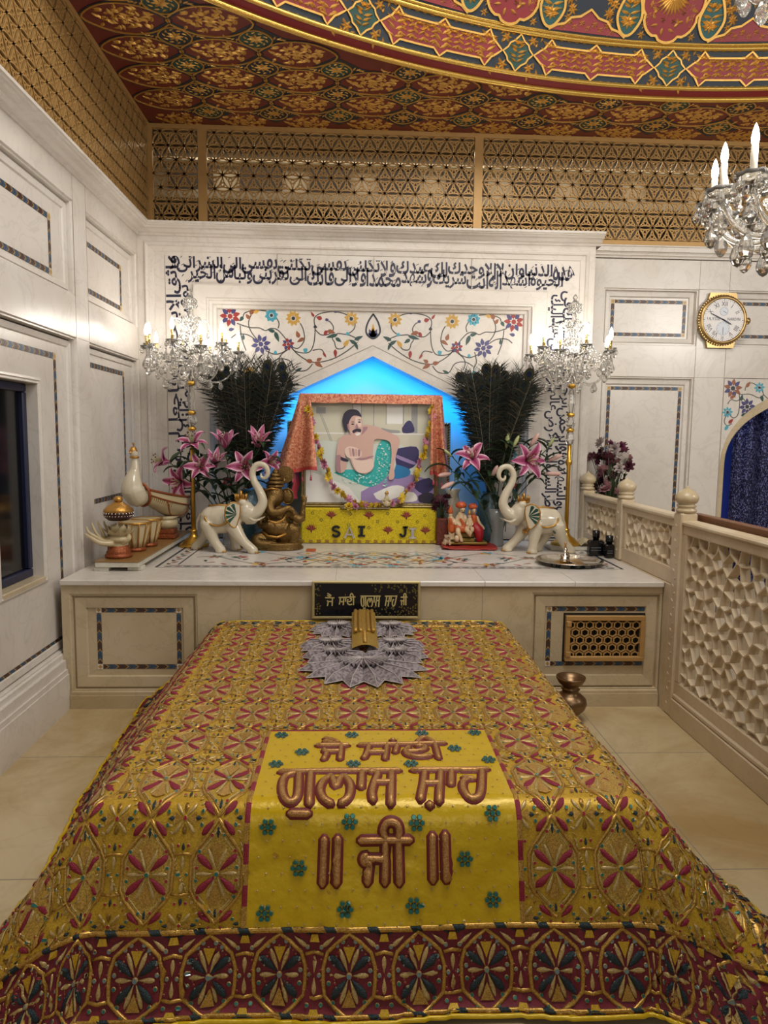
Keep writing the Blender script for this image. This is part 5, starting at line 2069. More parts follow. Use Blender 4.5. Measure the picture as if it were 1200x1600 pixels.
lw = MB()
# the same words in one line: three groups of strokes scaled side by side
us = [p[0] for st in GUR1 for p in st]


def put(G, x0, x1, y0, y1, sel=None, w=0.0075):
    sts = [G[i] for i in (sel if sel is not None else range(len(G)))]
    xs = [p[0] for s in sts for p in s]
    ys = [p[1] for s in sts for p in s]
    ax, bx_, ay, by_ = min(xs), max(xs), min(ys), max(ys)
    for s in sts:
        pts = [(x0 + (p[0] - ax) / (bx_ - ax) * (x1 - x0), y1 - (p[1] - ay) / (by_ - ay) * (y1 - y0)) for p in s]
        if len(pts) > 2:
            pts = [q[:2] for q in smoothpath(pts, 4)]
        lw.strip(pts, w, 0.001, 0.003, 0, Xs)


put(GUR1, -0.245, -0.19, 0.075, 0.150, range(0, 6))
put(GUR1, -0.165, -0.065, 0.080, 0.150, range(6, 15))
put(GUR2, -0.035, 0.085, 0.062, 0.135, range(0, 10))
put(GUR2, 0.11, 0.185, 0.070, 0.136, range(10, 18))
put(GUR3, 0.205, 0.245, 0.080, 0.150, range(2, 8))
lw.build('lettering', [simple('gold_letters', 'cdbb7c', 0.35, 0.4)], sg_)

# ================================================================== fan of folded banknotes on the cover
M['note'] = None
m, N, L_, b = new_mat('banknote_paper')
tc = N.new('ShaderNodeTexCoord')
nz = N.new('ShaderNodeTexNoise')
nz.inputs['Scale'].default_value = 70
nz.inputs['Detail'].default_value = 6
L_.new(tc.outputs['Object'], nz.inputs['Vector'])
cr_ = N.new('ShaderNodeValToRGB')
cr_.color_ramp.elements[0].position = 0.38
cr_.color_ramp.elements[0].color = rgb('5e5358')
cr_.color_ramp.elements[1].position = 0.58
cr_.color_ramp.elements[1].color = rgb('948a8b')
L_.new(nz.outputs['Fac'], cr_.inputs[0])
L_.new(cr_.outputs[0], b.inputs['Base Color'])
b.inputs['Roughness'].default_value = 0.7
M['note'] = m
M['note_edge'] = simple('banknote_margin', 'b3a9a6', 0.7)
gar = thing('banknote_garland', (0.075, 3.4, ZT + 0.004), 'garland of purple banknotes folded into pleated fans, on the cover below the plaque', 'garland')


def fan(cx, cy, r, a0, a1, n, r0=0.03, tiltz=0.03, px=1.0):
    """pleated rosette: creases radiate, outer corners folded to points"""
    f = MB()
    for k in range(n):
        b0, b1 = a0 + (a1 - a0) * k / n, a0 + (a1 - a0) * (k + 1) / n
        bm = (b0 + b1) / 2

        def P(rr, a, z):
            return (cx + rr * cos(a) * px, cy + rr * sin(a), z)
        vs = [P(r0, b0, tiltz), P(r * .9, b0, 0.010), P(r0, bm, tiltz + 0.014), P(r * .93, bm, 0.036), P(r0, b1, tiltz), P(r * .9, b1, 0.010), P(r * 1.16, bm, 0.006)]
        f.add(vs, [(0, 1, 3, 2), (2, 3, 5, 4), (1, 6, 3), (3, 6, 5)], 0)
        for (p, q, up) in ((P(r0, bm, tiltz + .015), P(r * .93, bm, .037), 0), (P(r * .93, bm, .037), P(r * 1.16, bm, .007), 0), (P(r * .9, b0, .012), P(r * 1.16, bm, .007), 0), (P(r * .9, b1, .012), P(r * 1.16, bm, .007), 0)):
            f.tube([p, q], 0.0022, 4, 1, False, None, False)
    # small pleated collar at the middle
    for k in range(n * 2):
        b0, b1 = a0 + (a1 - a0) * k / (2 * n), a0 + (a1 - a0) * (k + 1) / (2 * n)
        bm = (b0 + b1) / 2
        vs = [(cx + r0 * .3 * cos(bm), cy + r0 * .3 * sin(bm), tiltz + .02), (cx + r * .42 * cos(b0) * px, cy + r * .42 * sin(b0), .034), (cx + r * .45 * cos(bm) * px, cy + r * .45 * sin(bm), .056), (cx + r * .42 * cos(b1) * px, cy + r * .42 * sin(b1), .034)]
        f.add(vs, [(0, 1, 2), (0, 2, 3)], 0)
        f.tube([vs[0], vs[2]], 0.0016, 4, 1, False, None, False)
    return f.build('pleated_fan', ['note', 'note_edge'], gar)


fan(-0.02, -0.10, 0.25, pi + 0.0, 2 * pi - 0.0, 8, 0.04, 0.035, 1.08)
fan(-0.185, 0.20, 0.12, 0.4, 2 * pi + 0.4, 13, 0.02, 0.03, 1.15)
fan(0.150, 0.20, 0.12, 0.4, 2 * pi + 0.4, 13, 0.02, 0.03, 1.15)
fan(-0.155, 0.52, 0.12, 0.2, 2 * pi + .2, 12, 0.02, 0.03, 1.1)
fan(0.140, 0.52, 0.12, 0.2, 2 * pi + .2, 12, 0.02, 0.03, 1.1)
fan(-0.155, 0.04, 0.13, 1.6, 2 * pi + 0.3, 8, 0.02, 0.03, 1.1)
fan(0.140, 0.04, 0.13, pi - 0.3, 2 * pi + 1.5, 8, 0.02, 0.03, 1.1)
rb = MB()
rb.grid(lambda s, t: (-0.075 + 0.135 * s, 0.06 + 0.62 * t, 0.045 + 0.02 * sin(pi * s) + 0.06 * max(0, t - 0.55)), 8, 10, 0)
for x in (-0.055, -0.028, 0.015, 0.04):
    rb.tube([(x, 0.30 + 0.05 * k, 0.068 + 0.06 * max(0, (0.24 + 0.05 * k) / 0.62 - 0.55)) for k in range(8)], 0.011, 6, 1)
for k in range(7):
    rb.ball((-0.008, 0.10 + 0.03 * k, 0.068), 0.012, 8, 1)
o = rb.build('gold_ribbon', ['bullion', 'zari'], gar)
o['label'] = 'gold embroidered ribbon down the middle'

# ================================================================== crystal candelabra and chandeliers
def teardrop(h, r, seg=8):
    d = MB()
    d.lathe([(0, -h), (r * .45, -h * .93), (r * .9, -h * .74), (r, -h * .58), (r * .78, -h * .36), (r * .38, -h * .14), (r * .15, -h * .05), (0, 0)], seg, None, 0, False)
    return d


def mesh_of(mb, mats):
    o = mb.build('tmp', mats)
    me = o.data
    bpy.data.objects.remove(o)
    return me


def child(name, me, parent, loc, rot=(0, 0, 0), s=1.0):
    o = bpy.data.objects.new(name, me)
    COL.objects.link(o)
    o.parent = parent
    o.location = loc
    o.rotation_euler = rot
    o.scale = (s, s, s)
    return o


M['bulb'].cycles.emission_sampling = 'NONE'
M['gilt_arm'] = simple('pale_gilt', 'd9be78', 0.2, 0.85)
drop_big = mesh_of(teardrop(0.075, 0.021), ['crystal'])
drop_mid = mesh_of(teardrop(0.052, 0.015), ['crystal'])
_b = MB()
_b.lathe([(0.0, 0.0), (0.008, 0.002), (0.0105, 0.014), (0.0105, 0.02), (0.008, 0.036), (0.004, 0.050), (0, 0.058)], 12)
bulb_me = mesh_of(_b, ['bulb'])
_b = MB()
_b.lathe([(0.0, 0.0), (0.0095, 0.0), (0.0095, 0.085), (0.006, 0.087), (0.006, 0.092), (0, 0.092)], 12)
candle_me = mesh_of(_b, ['gilt_arm'])
candle_white_me = mesh_of(_b, ['candle'])
_b = MB()
_b.lathe([(0.006, 0.0), (0.018, 0.004), (0.038, 0.016), (0.046, 0.026), (0.043, 0.026), (0.03, 0.014), (0.006, 0.008)], 16, None, 0, True, 0.10, 8)
pan_me = mesh_of(_b, ['crystal'])


def candelabrum(loc, label, n=10, R=0.30, h=1.62, phase=0.1):
    t = thing('crystal_candelabrum', loc, label, 'candelabrum', 'crystal candelabra beside the altar')
    b = MB()
    b.lathe([(0, 0), (0.115, 0), (0.118, 0.012), (0.10, 0.022), (0.085, 0.03), (0.07, 0.05), (0.04, 0.07), (0.026, 0.09), (0.024, 0.11), (0.03, 0.118), (0.018, 0.13), (0, 0.13)], 28)
    b.build('base', ['gold'], t)
    c = MB()
    c.lathe([(0, 0.12), (0.017, 0.12), (0.015, 0.62), (0.026, 0.64), (0.026, 0.66), (0.016, 0.68), (0.016, 0.80), (0, 0.80)], 16)
    c.build('column', ['gold'], t)
    for z in (0.90, 1.02, 1.24):
        c = MB()
        c.lathe([(0.0, z - 0.02), (0.022, z - 0.015), (0.034, z), (0.022, z + 0.015), (0, z + 0.02)], 16)
        c.build('collar', ['gold'], t)
    for (z0, z1, r) in ((0.78, 0.90, 0.034), (0.92, 1.01, 0.040), (1.03, 1.22, 0.034), (1.26, 1.46, 0.03), (1.66, 1.80, 0.022)):
        g = MB()
        g.lathe([(0.006, z0), (r * .6, z0 + .01), (r, z0 + (z1 - z0) * .4), (r * .75, z0 + (z1 - z0) * .75), (r * .45, z1 - .005), (0.006, z1)], 12, None, 0, False, 0.08, 6)
        g.build('glass_column', ['crystal'], t)
    g = MB()
    g.lathe([(0.02, 1.455), (0.07, 1.47), (0.085, 1.49), (0.07, 1.485), (0.02, 1.47)], 16, None, 0, True, 0.1, 8)
    g.build('glass_bowl', ['crystal'], t)
    zr = 1.46          # height of the drip pans
    for k in range(n):
        a = phase + 2 * pi * k / n
        rr = R if k % 2 == 0 else R * 0.86
        zz = zr + (0.04 if k % 2 else 0.0)
        arm = MB()
        pts = bez((0.02, 0, 1.33), (0.12, 0, 1.20), (rr * .9, 0, 1.22), (rr, 0, zz), 12)
        arm.tube(pts, [0.008] * 4 + [0.0065] * 9, 6)
        arm.warp(lambda x, y, z, a=a: (x * cos(a) - y * sin(a), x * sin(a) + y * cos(a), z))
        ar = arm.build('arm', ['crystal'], t)
        x, y = rr * cos(a), rr * sin(a)
        child('drip_pan', pan_me, ar, (x, y, zz))
        child('candle', candle_me, ar, (x, y, zz + 0.012))
        child('bulb', bulb_me, ar, (x, y, zz + 0.10), (0, 0, 0), 1.45)
        for q in range(5):
            b_ = a + 2 * pi * q / 5
            child('crystal_drop', drop_mid, t, (x + 0.042 * cos(b_), y + 0.042 * sin(b_), zz + 0.018), (0, 0, b_), 0.9)
        child('crystal_drop', drop_big, t, (x, y, zz - 0.035), (0, 0, a))
        child('crystal_drop', drop_big, t, (x * .62, y * .62, 1.26), (0, 0, a), 0.9)
        child('crystal_drop', drop_big, t, (x * .45, y * .45, 1.36), (0, 0, a), 0.9)
        for q in range(3):
            b_ = a + (q - 1) * 0.2
            child('crystal_drop', drop_big, t, (rr * .97 * cos(b_), rr * .97 * sin(b_), zz - 0.06 - 0.05 * (q % 2)), (0, 0, b_), 1.0)
        child('crystal_drop', drop_big, t, (x * .86, y * .86, zz - .08), (0, 0, a), 0.95)
    # crown of glass leaves above the bulbs
    lv = MB()
    for k in range(6):
        a = 2 * pi * k / 6 + 0.3
        pts = bez((0.02, 0, 1.60), (0.06, 0, 1.74), (0.15, 0, 1.74), (0.13, 0, 1.63), 8)
        lv.tube([(p[0] * cos(a), p[0] * sin(a), p[2]) for p in pts], [0.006, .009, .012, .013, .012, .011, .009, .007, .004], 6)
    for (z, r, m_) in ((1.50, 0.085, 16), (1.60, 0.05, 12), (1.84, 0.045, 12), (1.44, 0.15, 22), (1.42, 0.21, 28), (1.46, 0.29, 44), (1.43, 0.27, 40), (1.36, 0.18, 26), (1.32, 0.13, 20), (1.66, 0.06, 14), (1.72, 0.05, 14)):
        for k in range(m_):
            a = 2 * pi * k / m_
            lv.ball((r * cos(a), r * sin(a), z + 0.012 * (k % 2)), 0.0105, 6)
    for k in range(10):
        a = 2 * pi * k / 10
        for q in range(9):        # swags of beads from the crown to the pans
            s = (q + 1) / 10
            rr = 0.05 + (R - 0.06) * s
            z = 1.60 - 0.20 * s - 0.10 * sin(pi * s)
            lv.ball((rr * cos(a), rr * sin(a), z), 0.0085, 6)
    lv = lv.build('crystal_crown', ['crystal'], t)
    lv['kind'] = 'stuff'
    for k in range(6):
        a = 2 * pi * k / 6 + 0.3
        child('crystal_drop', drop_mid, t, (0.13 * cos(a), 0.13 * sin(a), 1.625), (0, 0, a))
    for k in range(12):
        a = 2 * pi * k / 12
        child('crystal_drop', drop_mid, t, (0.045 * cos(a), 0.045 * sin(a), 1.835), (0, 0, a), 0.8)
        child('crystal_drop', drop_mid, t, (0.06 * cos(a), 0.06 * sin(a), 1.72), (0, 0, a), 0.9)
        child('crystal_drop', drop_mid, t, (0.085 * cos(a), 0.085 * sin(a), 1.60), (0, 0, a), 0.9)
    tp = MB()
    tp.lathe([(0, 1.78), (0.03, 1.80), (0.05, 1.85), (0.03, 1.87), (0.012, 1.89), (0.02, 1.91), (0, 1.94)], 12, None, 0, False)
    tp.build('crystal_finial', ['crystal'], t)
    # the light of its bulbs
    for a in (0.6, 2.7, 4.8):
        point_light('candelabrum_bulbs', (loc[0] + 0.14 * cos(a) + 0.05, loc[1] + 0.14 * sin(a) - 0.05, loc[2] + 1.66), 2.0, (1.0, 0.93, 0.82), 0.08)
    return t


candelabrum((-1.225, 5.50, PZ + 0.001), 'crystal candelabrum left of the framed picture, behind the cream peacock boat', R=0.35)
candelabrum((1.69, 5.52, PZ + 0.026), 'crystal candelabrum right of the framed picture, on a pale marble pad', R=0.32, phase=0.35)
pd = MB()
pd.bbox(1.53, 1.885, 5.36, 5.68, PZ + 0.001, PZ + 0.025, 0.004)
tag(pd.build('marble_pad', ['marble_green']), 'square pale marble pad under the right crystal candelabrum', 'pad')


def chandelier(loc, label, n, R, top, a_from, a_to, big=1.0):
    t = thing('crystal_chandelier', loc, label, 'chandelier', 'hanging crystal chandeliers')
    c = MB()
    c.lathe([(0.0, -0.16), (0.02, -0.15), (0.05, -0.10), (0.06, -0.05), (0.03, 0.02), (0.05, 0.08), (0.07, 0.16), (0.03, 0.26), (0.045, 0.34), (0.02, 0.45), (0, 0.46)], 16, None, 0, False)
    c.build('glass_stem', ['crystal'], t)
    rod = MB()
    rod.tube([(0, 0, 0.44), (0, 0, top)], 0.008, 6)
    rod.build('hanging_rod', ['gilt_arm'], t)
    for k in range(n):
        a = a_from + (a_to - a_from) * k / n
        arm = MB()
        pts = bez((0.04, 0, 0.0), (0.14, 0, -0.16), (R * .9, 0, -0.16), (R, 0, 0.0), 12)
        arm.tube([(p[0] * cos(a), p[0] * sin(a), p[2]) for p in pts], 0.011, 8)
        ar = arm.build('arm', ['crystal'], t)
        x, y = R * cos(a), R * sin(a)
        child('drip_pan', pan_me, ar, (x, y, 0.0), (0, 0, 0), 1.25 * big)
        child('candle', candle_white_me, ar, (x, y, 0.02), (0, 0, 0), 1.15)
        child('bulb', bulb_me, ar, (x, y, 0.12), (0, 0, 0), 1.15)
        for q in range(6):
            b_ = a + 2 * pi * q / 6
            child('crystal_drop', drop_mid, t, (x + 0.052 * cos(b_), y + 0.052 * sin(b_), 0.02), (0, 0, b_), 1.0)
        child('crystal_drop', drop_big, t, (x, y, -0.035), (0, 0, a), 1.2)
        child('crystal_drop', drop_big, t, (x * .75, y * .75, -0.10), (0, 0, a), 1.3)
        child('crystal_drop', drop_big, t, (x * .5, y * .5, -0.09), (0, 0, a), 1.2)
    bd_ = MB()
    for k in range(30):
        a = 2 * pi * k / 30
        bd_.ball((0.09 * cos(a), 0.09 * sin(a), 0.06), 0.012, 6)
        bd_.ball((R * 0.62 * cos(a), R * 0.62 * sin(a), 0.05 + 0.02 * (k % 2)), 0.014, 6)
    for k in range(n):
        a = a_from + (a_to - a_from) * k / n
        for q in range(9):
            s = (q + 1) / 10
            bd_.ball(((0.05 + (R - .05) * s) * cos(a), (0.05 + (R - .05) * s) * sin(a), 0.32 - 0.30 * s - 0.07 * sin(pi * s)), 0.010, 6)
    b = bd_.build('crystal_beads', ['crystal'], t)
    b['kind'] = 'stuff'
    return t


chandelier((1.60, 2.43, 2.46), 'hanging crystal chandelier with lit candle bulbs, upper right', 15, 0.36, 5.2, radians(152), 2 * pi + radians(152))
point_light('chandelier_bulbs', (1.35, 2.25, 2.70), 11, (1.0, 0.93, 0.82), 0.08)
point_light('chandelier_bulbs', (1.6, 2.75, 2.72), 11, (1.0, 0.93, 0.82), 0.08)
chandelier((1.60, 2.55, 3.40), 'second crystal chandelier, only its lowest drops seen in the top right corner', 10, 0.34, 4.2, 0.0, 2 * pi, 1.1)

# ================================================================== wall clock shaped like a wrist watch
ck = thing('wall_clock', (3.205, YF - 0.002, 2.69), 'gold watch-shaped wall clock with white dial and roman numerals', 'clock')
Xk = frameX((0, 0, 0), (1, 0, 0), (0, 0, 1), (0, -1, 0))
c = MB()
c.lathe([(0, 0.0), (0.205, 0.0), (0.215, 0.02), (0.215, 0.05), (0.205, 0.062), (0.192, 0.072), (0.182, 0.066), (0.180, 0.058), (0, 0.058)], 48, Xk)
for k in range(60):        # milled edge
    a = 2 * pi * k / 60
    c.box(-0.003, 0.003, 0.211, 0.2195, 0.012, 0.054, 0, Xk @ Matrix.Rotation(a, 4, 'Z'))
M['champagne'] = simple('champagne_gold', 'a78a5a', 0.3, 0.8)
c.build('case', ['champagne'], ck)
for sg, nm in ((1, 'upper_lug'), (-1, 'lower_lug')):
    l = MB()
    l.prism([(-0.135, sg * 0.15), (-0.115, sg * 0.235), (0.115, sg * 0.235), (0.135, sg * 0.15)][::sg * -1], 0.0, 0.035, 0, Xk, True)
    l.build('lug', ['champagne'], ck)
cr_ = MB()
cr_.lathe([(0, 0), (0.022, 0.0), (0.03, 0.012), (0.03, 0.03), (0.02, 0.04), (0, 0.04)], 16, frameX((0.208, -0.03, 0), (0, 1, 0), (0, 0, 1), (1, 0, 0)))
cr_.build('crown', ['champagne'], ck)
d = MB()
d.prism(arc(0, 0, 0.181, 0, 2 * pi, 48)[:-1], 0.058, 0.0595, 0, Xk)
for (cy, r) in ((0.072, 0.036), (-0.072, 0.058)):
    d.prism(arc(0, cy, r, 0, 2 * pi, 28)[:-1], 0.0595, 0.0602, 1, Xk)
    d.strip(arc(0, cy, r, 0, 2 * pi, 28)[:-1], 0.003, 0.0595, 0.0608, 2, Xk, True)
    for k in range(12):
        a = 2 * pi * k / 12
        d.strip([(r * .78 * cos(a), cy + r * .78 * sin(a)), (r * .92 * cos(a), cy + r * .92 * sin(a))], 0.002, 0.0602, 0.0608, 3, Xk)
for k in range(60):
    a = 2 * pi * k / 60
    d.strip([(0.164 * cos(a), 0.164 * sin(a)), ((0.172 if k % 5 else 0.178) * cos(a), (0.172 if k % 5 else 0.178) * sin(a))], 0.0018 if k % 5 else 0.005, 0.0595, 0.0605, 3, Xk)
d.build('dial', [simple('dial_white', 'ded9d6', 0.4), simple('subdial', 'cdd2da', 0.4), simple('subdial_ring', 'a4a8b2', 0.4), 'ink_blue'], ck)
for k, s in enumerate(('XII', 'I', 'II', '', 'IIII', 'V', 'VI', 'VII', 'VIII', '', 'X', 'XI')):
    if not s:
        continue
    nu = MB()
    vs, fs = text_mesh(s, 0.046 if k != 6 else 0.03, 0, 1, 0.0)
    w = max(v[0] for v in vs)
    a = -2 * pi * k / 12
    Rk = Xk @ Matrix.Rotation(a, 4, 'Z') @ Matrix.Translation((-w / 2, 0.118 if k != 6 else 0.138, 0.0612))
    nu.add([(v[0], v[1] * 1.2, v[2]) for v in vs], fs, 0, False, Rk)
    nu.build('numeral', ['ink_blue'], ck)
nm = MB()
for s, x, anchor in (('ULYSSE', -0.032, 1), ('NARDIN', 0.032, 0)):
    vs, fs = text_mesh(s, 0.036, 0, 1)
    w = max(v[0] for v in vs)
    kx = 0.115 / w
    nm.add([((v[0] - (w if anchor else 0)) * kx + x, v[1] - 0.004, 0.0612) for v in vs], fs, 0, False, Xk)
nm.build('lettering', ['ink_blue'], ck)
for nm_, a, L_, w in (('minute_hand', radians(155), 0.135, 0.010), ('hour_hand', radians(-28), 0.085, 0.013)):
    h = MB()
    h.prism(rot2([(-0.02, -w * .35), (L_ * .5, -w / 2), (L_ * .8, -w * .35), (L_, 0), (L_ * .8, w * .35), (L_ * .5, w / 2), (-0.02, w * .35)], a), 0.062, 0.065, 0, Xk)
    h.build(nm_, ['ink_blue'], ck)
for cy, a, L_ in ((-0.072, -pi / 2, 0.05), (0.072, -0.5, 0.028)):
    h = MB()
    h.prism(rot2([(-0.008, -0.0015), (L_, -0.0008), (L_, 0.0008), (-0.008, 0.0015)], a, 0, cy), 0.061, 0.063, 0, Xk)
    h.build('small_hand', ['ink_blue'], ck)

# ================================================================== peacock feather bunches
M['barb'] = simple('dark_barbs', '1b211c', 0.5, spec=0.3, noise_amt=0.4, scale=18)
M['barb_brown'] = simple('bronze_barbs', '3a3222', 0.5, noise_amt=0.3, scale=18)
M['quill'] = simple('pale_quill', '8b8570', 0.5)
M['eye_green'] = simple('eye_green', '22352a', 0.3, 0.3)
M['eye_bronze'] = simple('eye_bronze', '3a3018', 0.3, 0.3)
M['eye_blue'] = simple('eye_blue', '10193a', 0.25, 0.3)


def feather_mesh(Ln, seed):
    rd = random.Random(seed)
    f = MB()
    bend = rd.uniform(-0.05, 0.05)

    def ax(s):
        return (bend * s * s * Ln, 0.02 * sin(3 * s + seed) * Ln, s * Ln)
    f.tube([ax(i / 8) for i in range(9)], [0.0022 - 0.0015 * i / 8 for i in range(9)], 4, 1)
    n = 84
    for k in range(n):        # loose barbs, longer towards the eye
        s = 0.10 + 0.88 * (k + rd.random()) / n
        x, y, z = ax(s)
        ln = (0.050 + 0.085 * s) * (1.15 if s < 0.9 else 0.8) * rd.uniform(0.7, 1.15)
        for sg in (-1, 1):
            az = rd.uniform(-0.6, 0.6)
            e = rd.uniform(0.35, 0.75) if s < 0.85 else rd.uniform(0.7, 1.3)
            d = Vector((sg * cos(e) * cos(az), cos(e) * sin(az), sin(e)))
            d2 = (d + Vector((0, 0, -0.35 + 0.3 * rd.random()))).normalized()
            p1 = Vector((x, y, z)) + d * ln * 0.5
            p2 = p1 + d2 * ln * 0.55
            wv = Vector((0, 0, 0.0034))
            f.add([Vector((x, y, z)) - wv, Vector((x, y, z)) + wv, p1 + wv, p1 - wv, p2], [(0, 1, 2, 3), (3, 2, 4)], 0 if rd.random() < 0.8 else 2)
    return f


def eye_mesh():
    e = MB()
    for (r, z, m_) in ((0.030, 0.0, 0), (0.022, 0.0016, 1), (0.014, 0.0032, 2)):
        for sg in (-1, 1):
            e.prism([(p[0], p[1] * 1.25) for p in arc(0, 0, r, 0, 2 * pi, 14)[:-1]][::sg], z * sg, (z + 0.001) * sg, m_, Matrix.Rotation(pi / 2, 4, 'X'))
    return e


fe_me = [mesh_of(feather_mesh(1.0, s), ['barb', 'quill', 'barb_brown']) for s in range(6)]
eye_me = mesh_of(eye_mesh(), ['eye_bronze', 'eye_green', 'eye_blue'])


def feather_bunch(loc, label, n, spread, lo, hi, seed, lean=0.0):
    rd = random.Random(seed)
    t = thing('peacock_feather_bunch', loc, label, 'feathers', 'bunches of peacock feathers beside the picture')
    for k in range(n):
        u = (k + rd.random()) / n * 2 - 1
        a = spread * u + lean
        b = rd.uniform(-0.02, 0.22)
        Ln = rd.uniform(lo, hi)
        f = child('feather', fe_me[k % 6], t, (0.02 * u, rd.uniform(-.015, .015), rd.uniform(0, .03)), (b, a, rd.uniform(-.5, .5)), Ln)
        if k % 2:
            continue
        e = child('feather_eye', eye_me, f, (0, -0.012, 0.955), (0, 0, 0), 1.0 / max(Ln, .1))
        e.scale = (1.25, 1.25, 1.25)
    tie = MB()
    tie.lathe([(0.012, 0.0), (0.03, 0.01), (0.034, 0.05), (0.03, 0.09), (0.04, 0.10)], 12)
    tie.build('binding', ['barb_brown'], t)
    return t


feather_bunch((-0.83, 5.70, 1.22), 'fan of dark peacock feathers left of the framed photograph', 46, 0.34, 0.84, 1.04, 4, 0.04)
feather_bunch((1.11, 5.70, 1.20), 'fan of dark peacock feathers right of the framed photograph', 46, 0.33, 0.86, 1.04, 9, 0.04)

# ================================================================== statues and figures
M['cream_glaze'] = simple('cream_glaze', 'c9bea6', 0.2, coat=0.4, noise_amt=0.05, scale=6)
M['cream_resin'] = simple('cream_resin', 'bfae88', 0.3, noise_amt=0.12, scale=8)
M['gold_paint'] = simple('gold_paint', 'b98a42', 0.32, 0.75, noise_amt=0.25, scale=30, bump=0.3, bscale=120)
M['red_gold'] = simple('red_gold_trim', '96502c', 0.4, 0.5, noise_amt=0.45, scale=60, bump=0.6, bscale=90)
M['dark_jewel'] = simple('dark_jewelled', '3a1a16', 0.35, 0.2)


def blob_tube(mb, pts, rad, n=6):
    mb.tube(smoothpath(pts, n), [rad[0] + (rad[-1] - rad[0]) * 0 for _ in range(1)] * 0 or interp_r(rad, (len(pts) - 1) * n + 1), 12)


def interp_r(r, n):
    out = []
    m = len(r) - 1
    for i in range(n):
        t = i / (n - 1) * m
        k = min(int(t), m - 1)
        out.append(r[k] + (r[k + 1] - r[k]) * (t - k))
    return out


def limb(mb, pts, rad, seg=12, n=5):
    mb.tube(smoothpath(pts, n), interp_r(rad, (len(pts) - 1) * n + 1), seg)
    mb.ball(pts[0], rad[0], 10)
    mb.ball(pts[-1], rad[-1], 10)


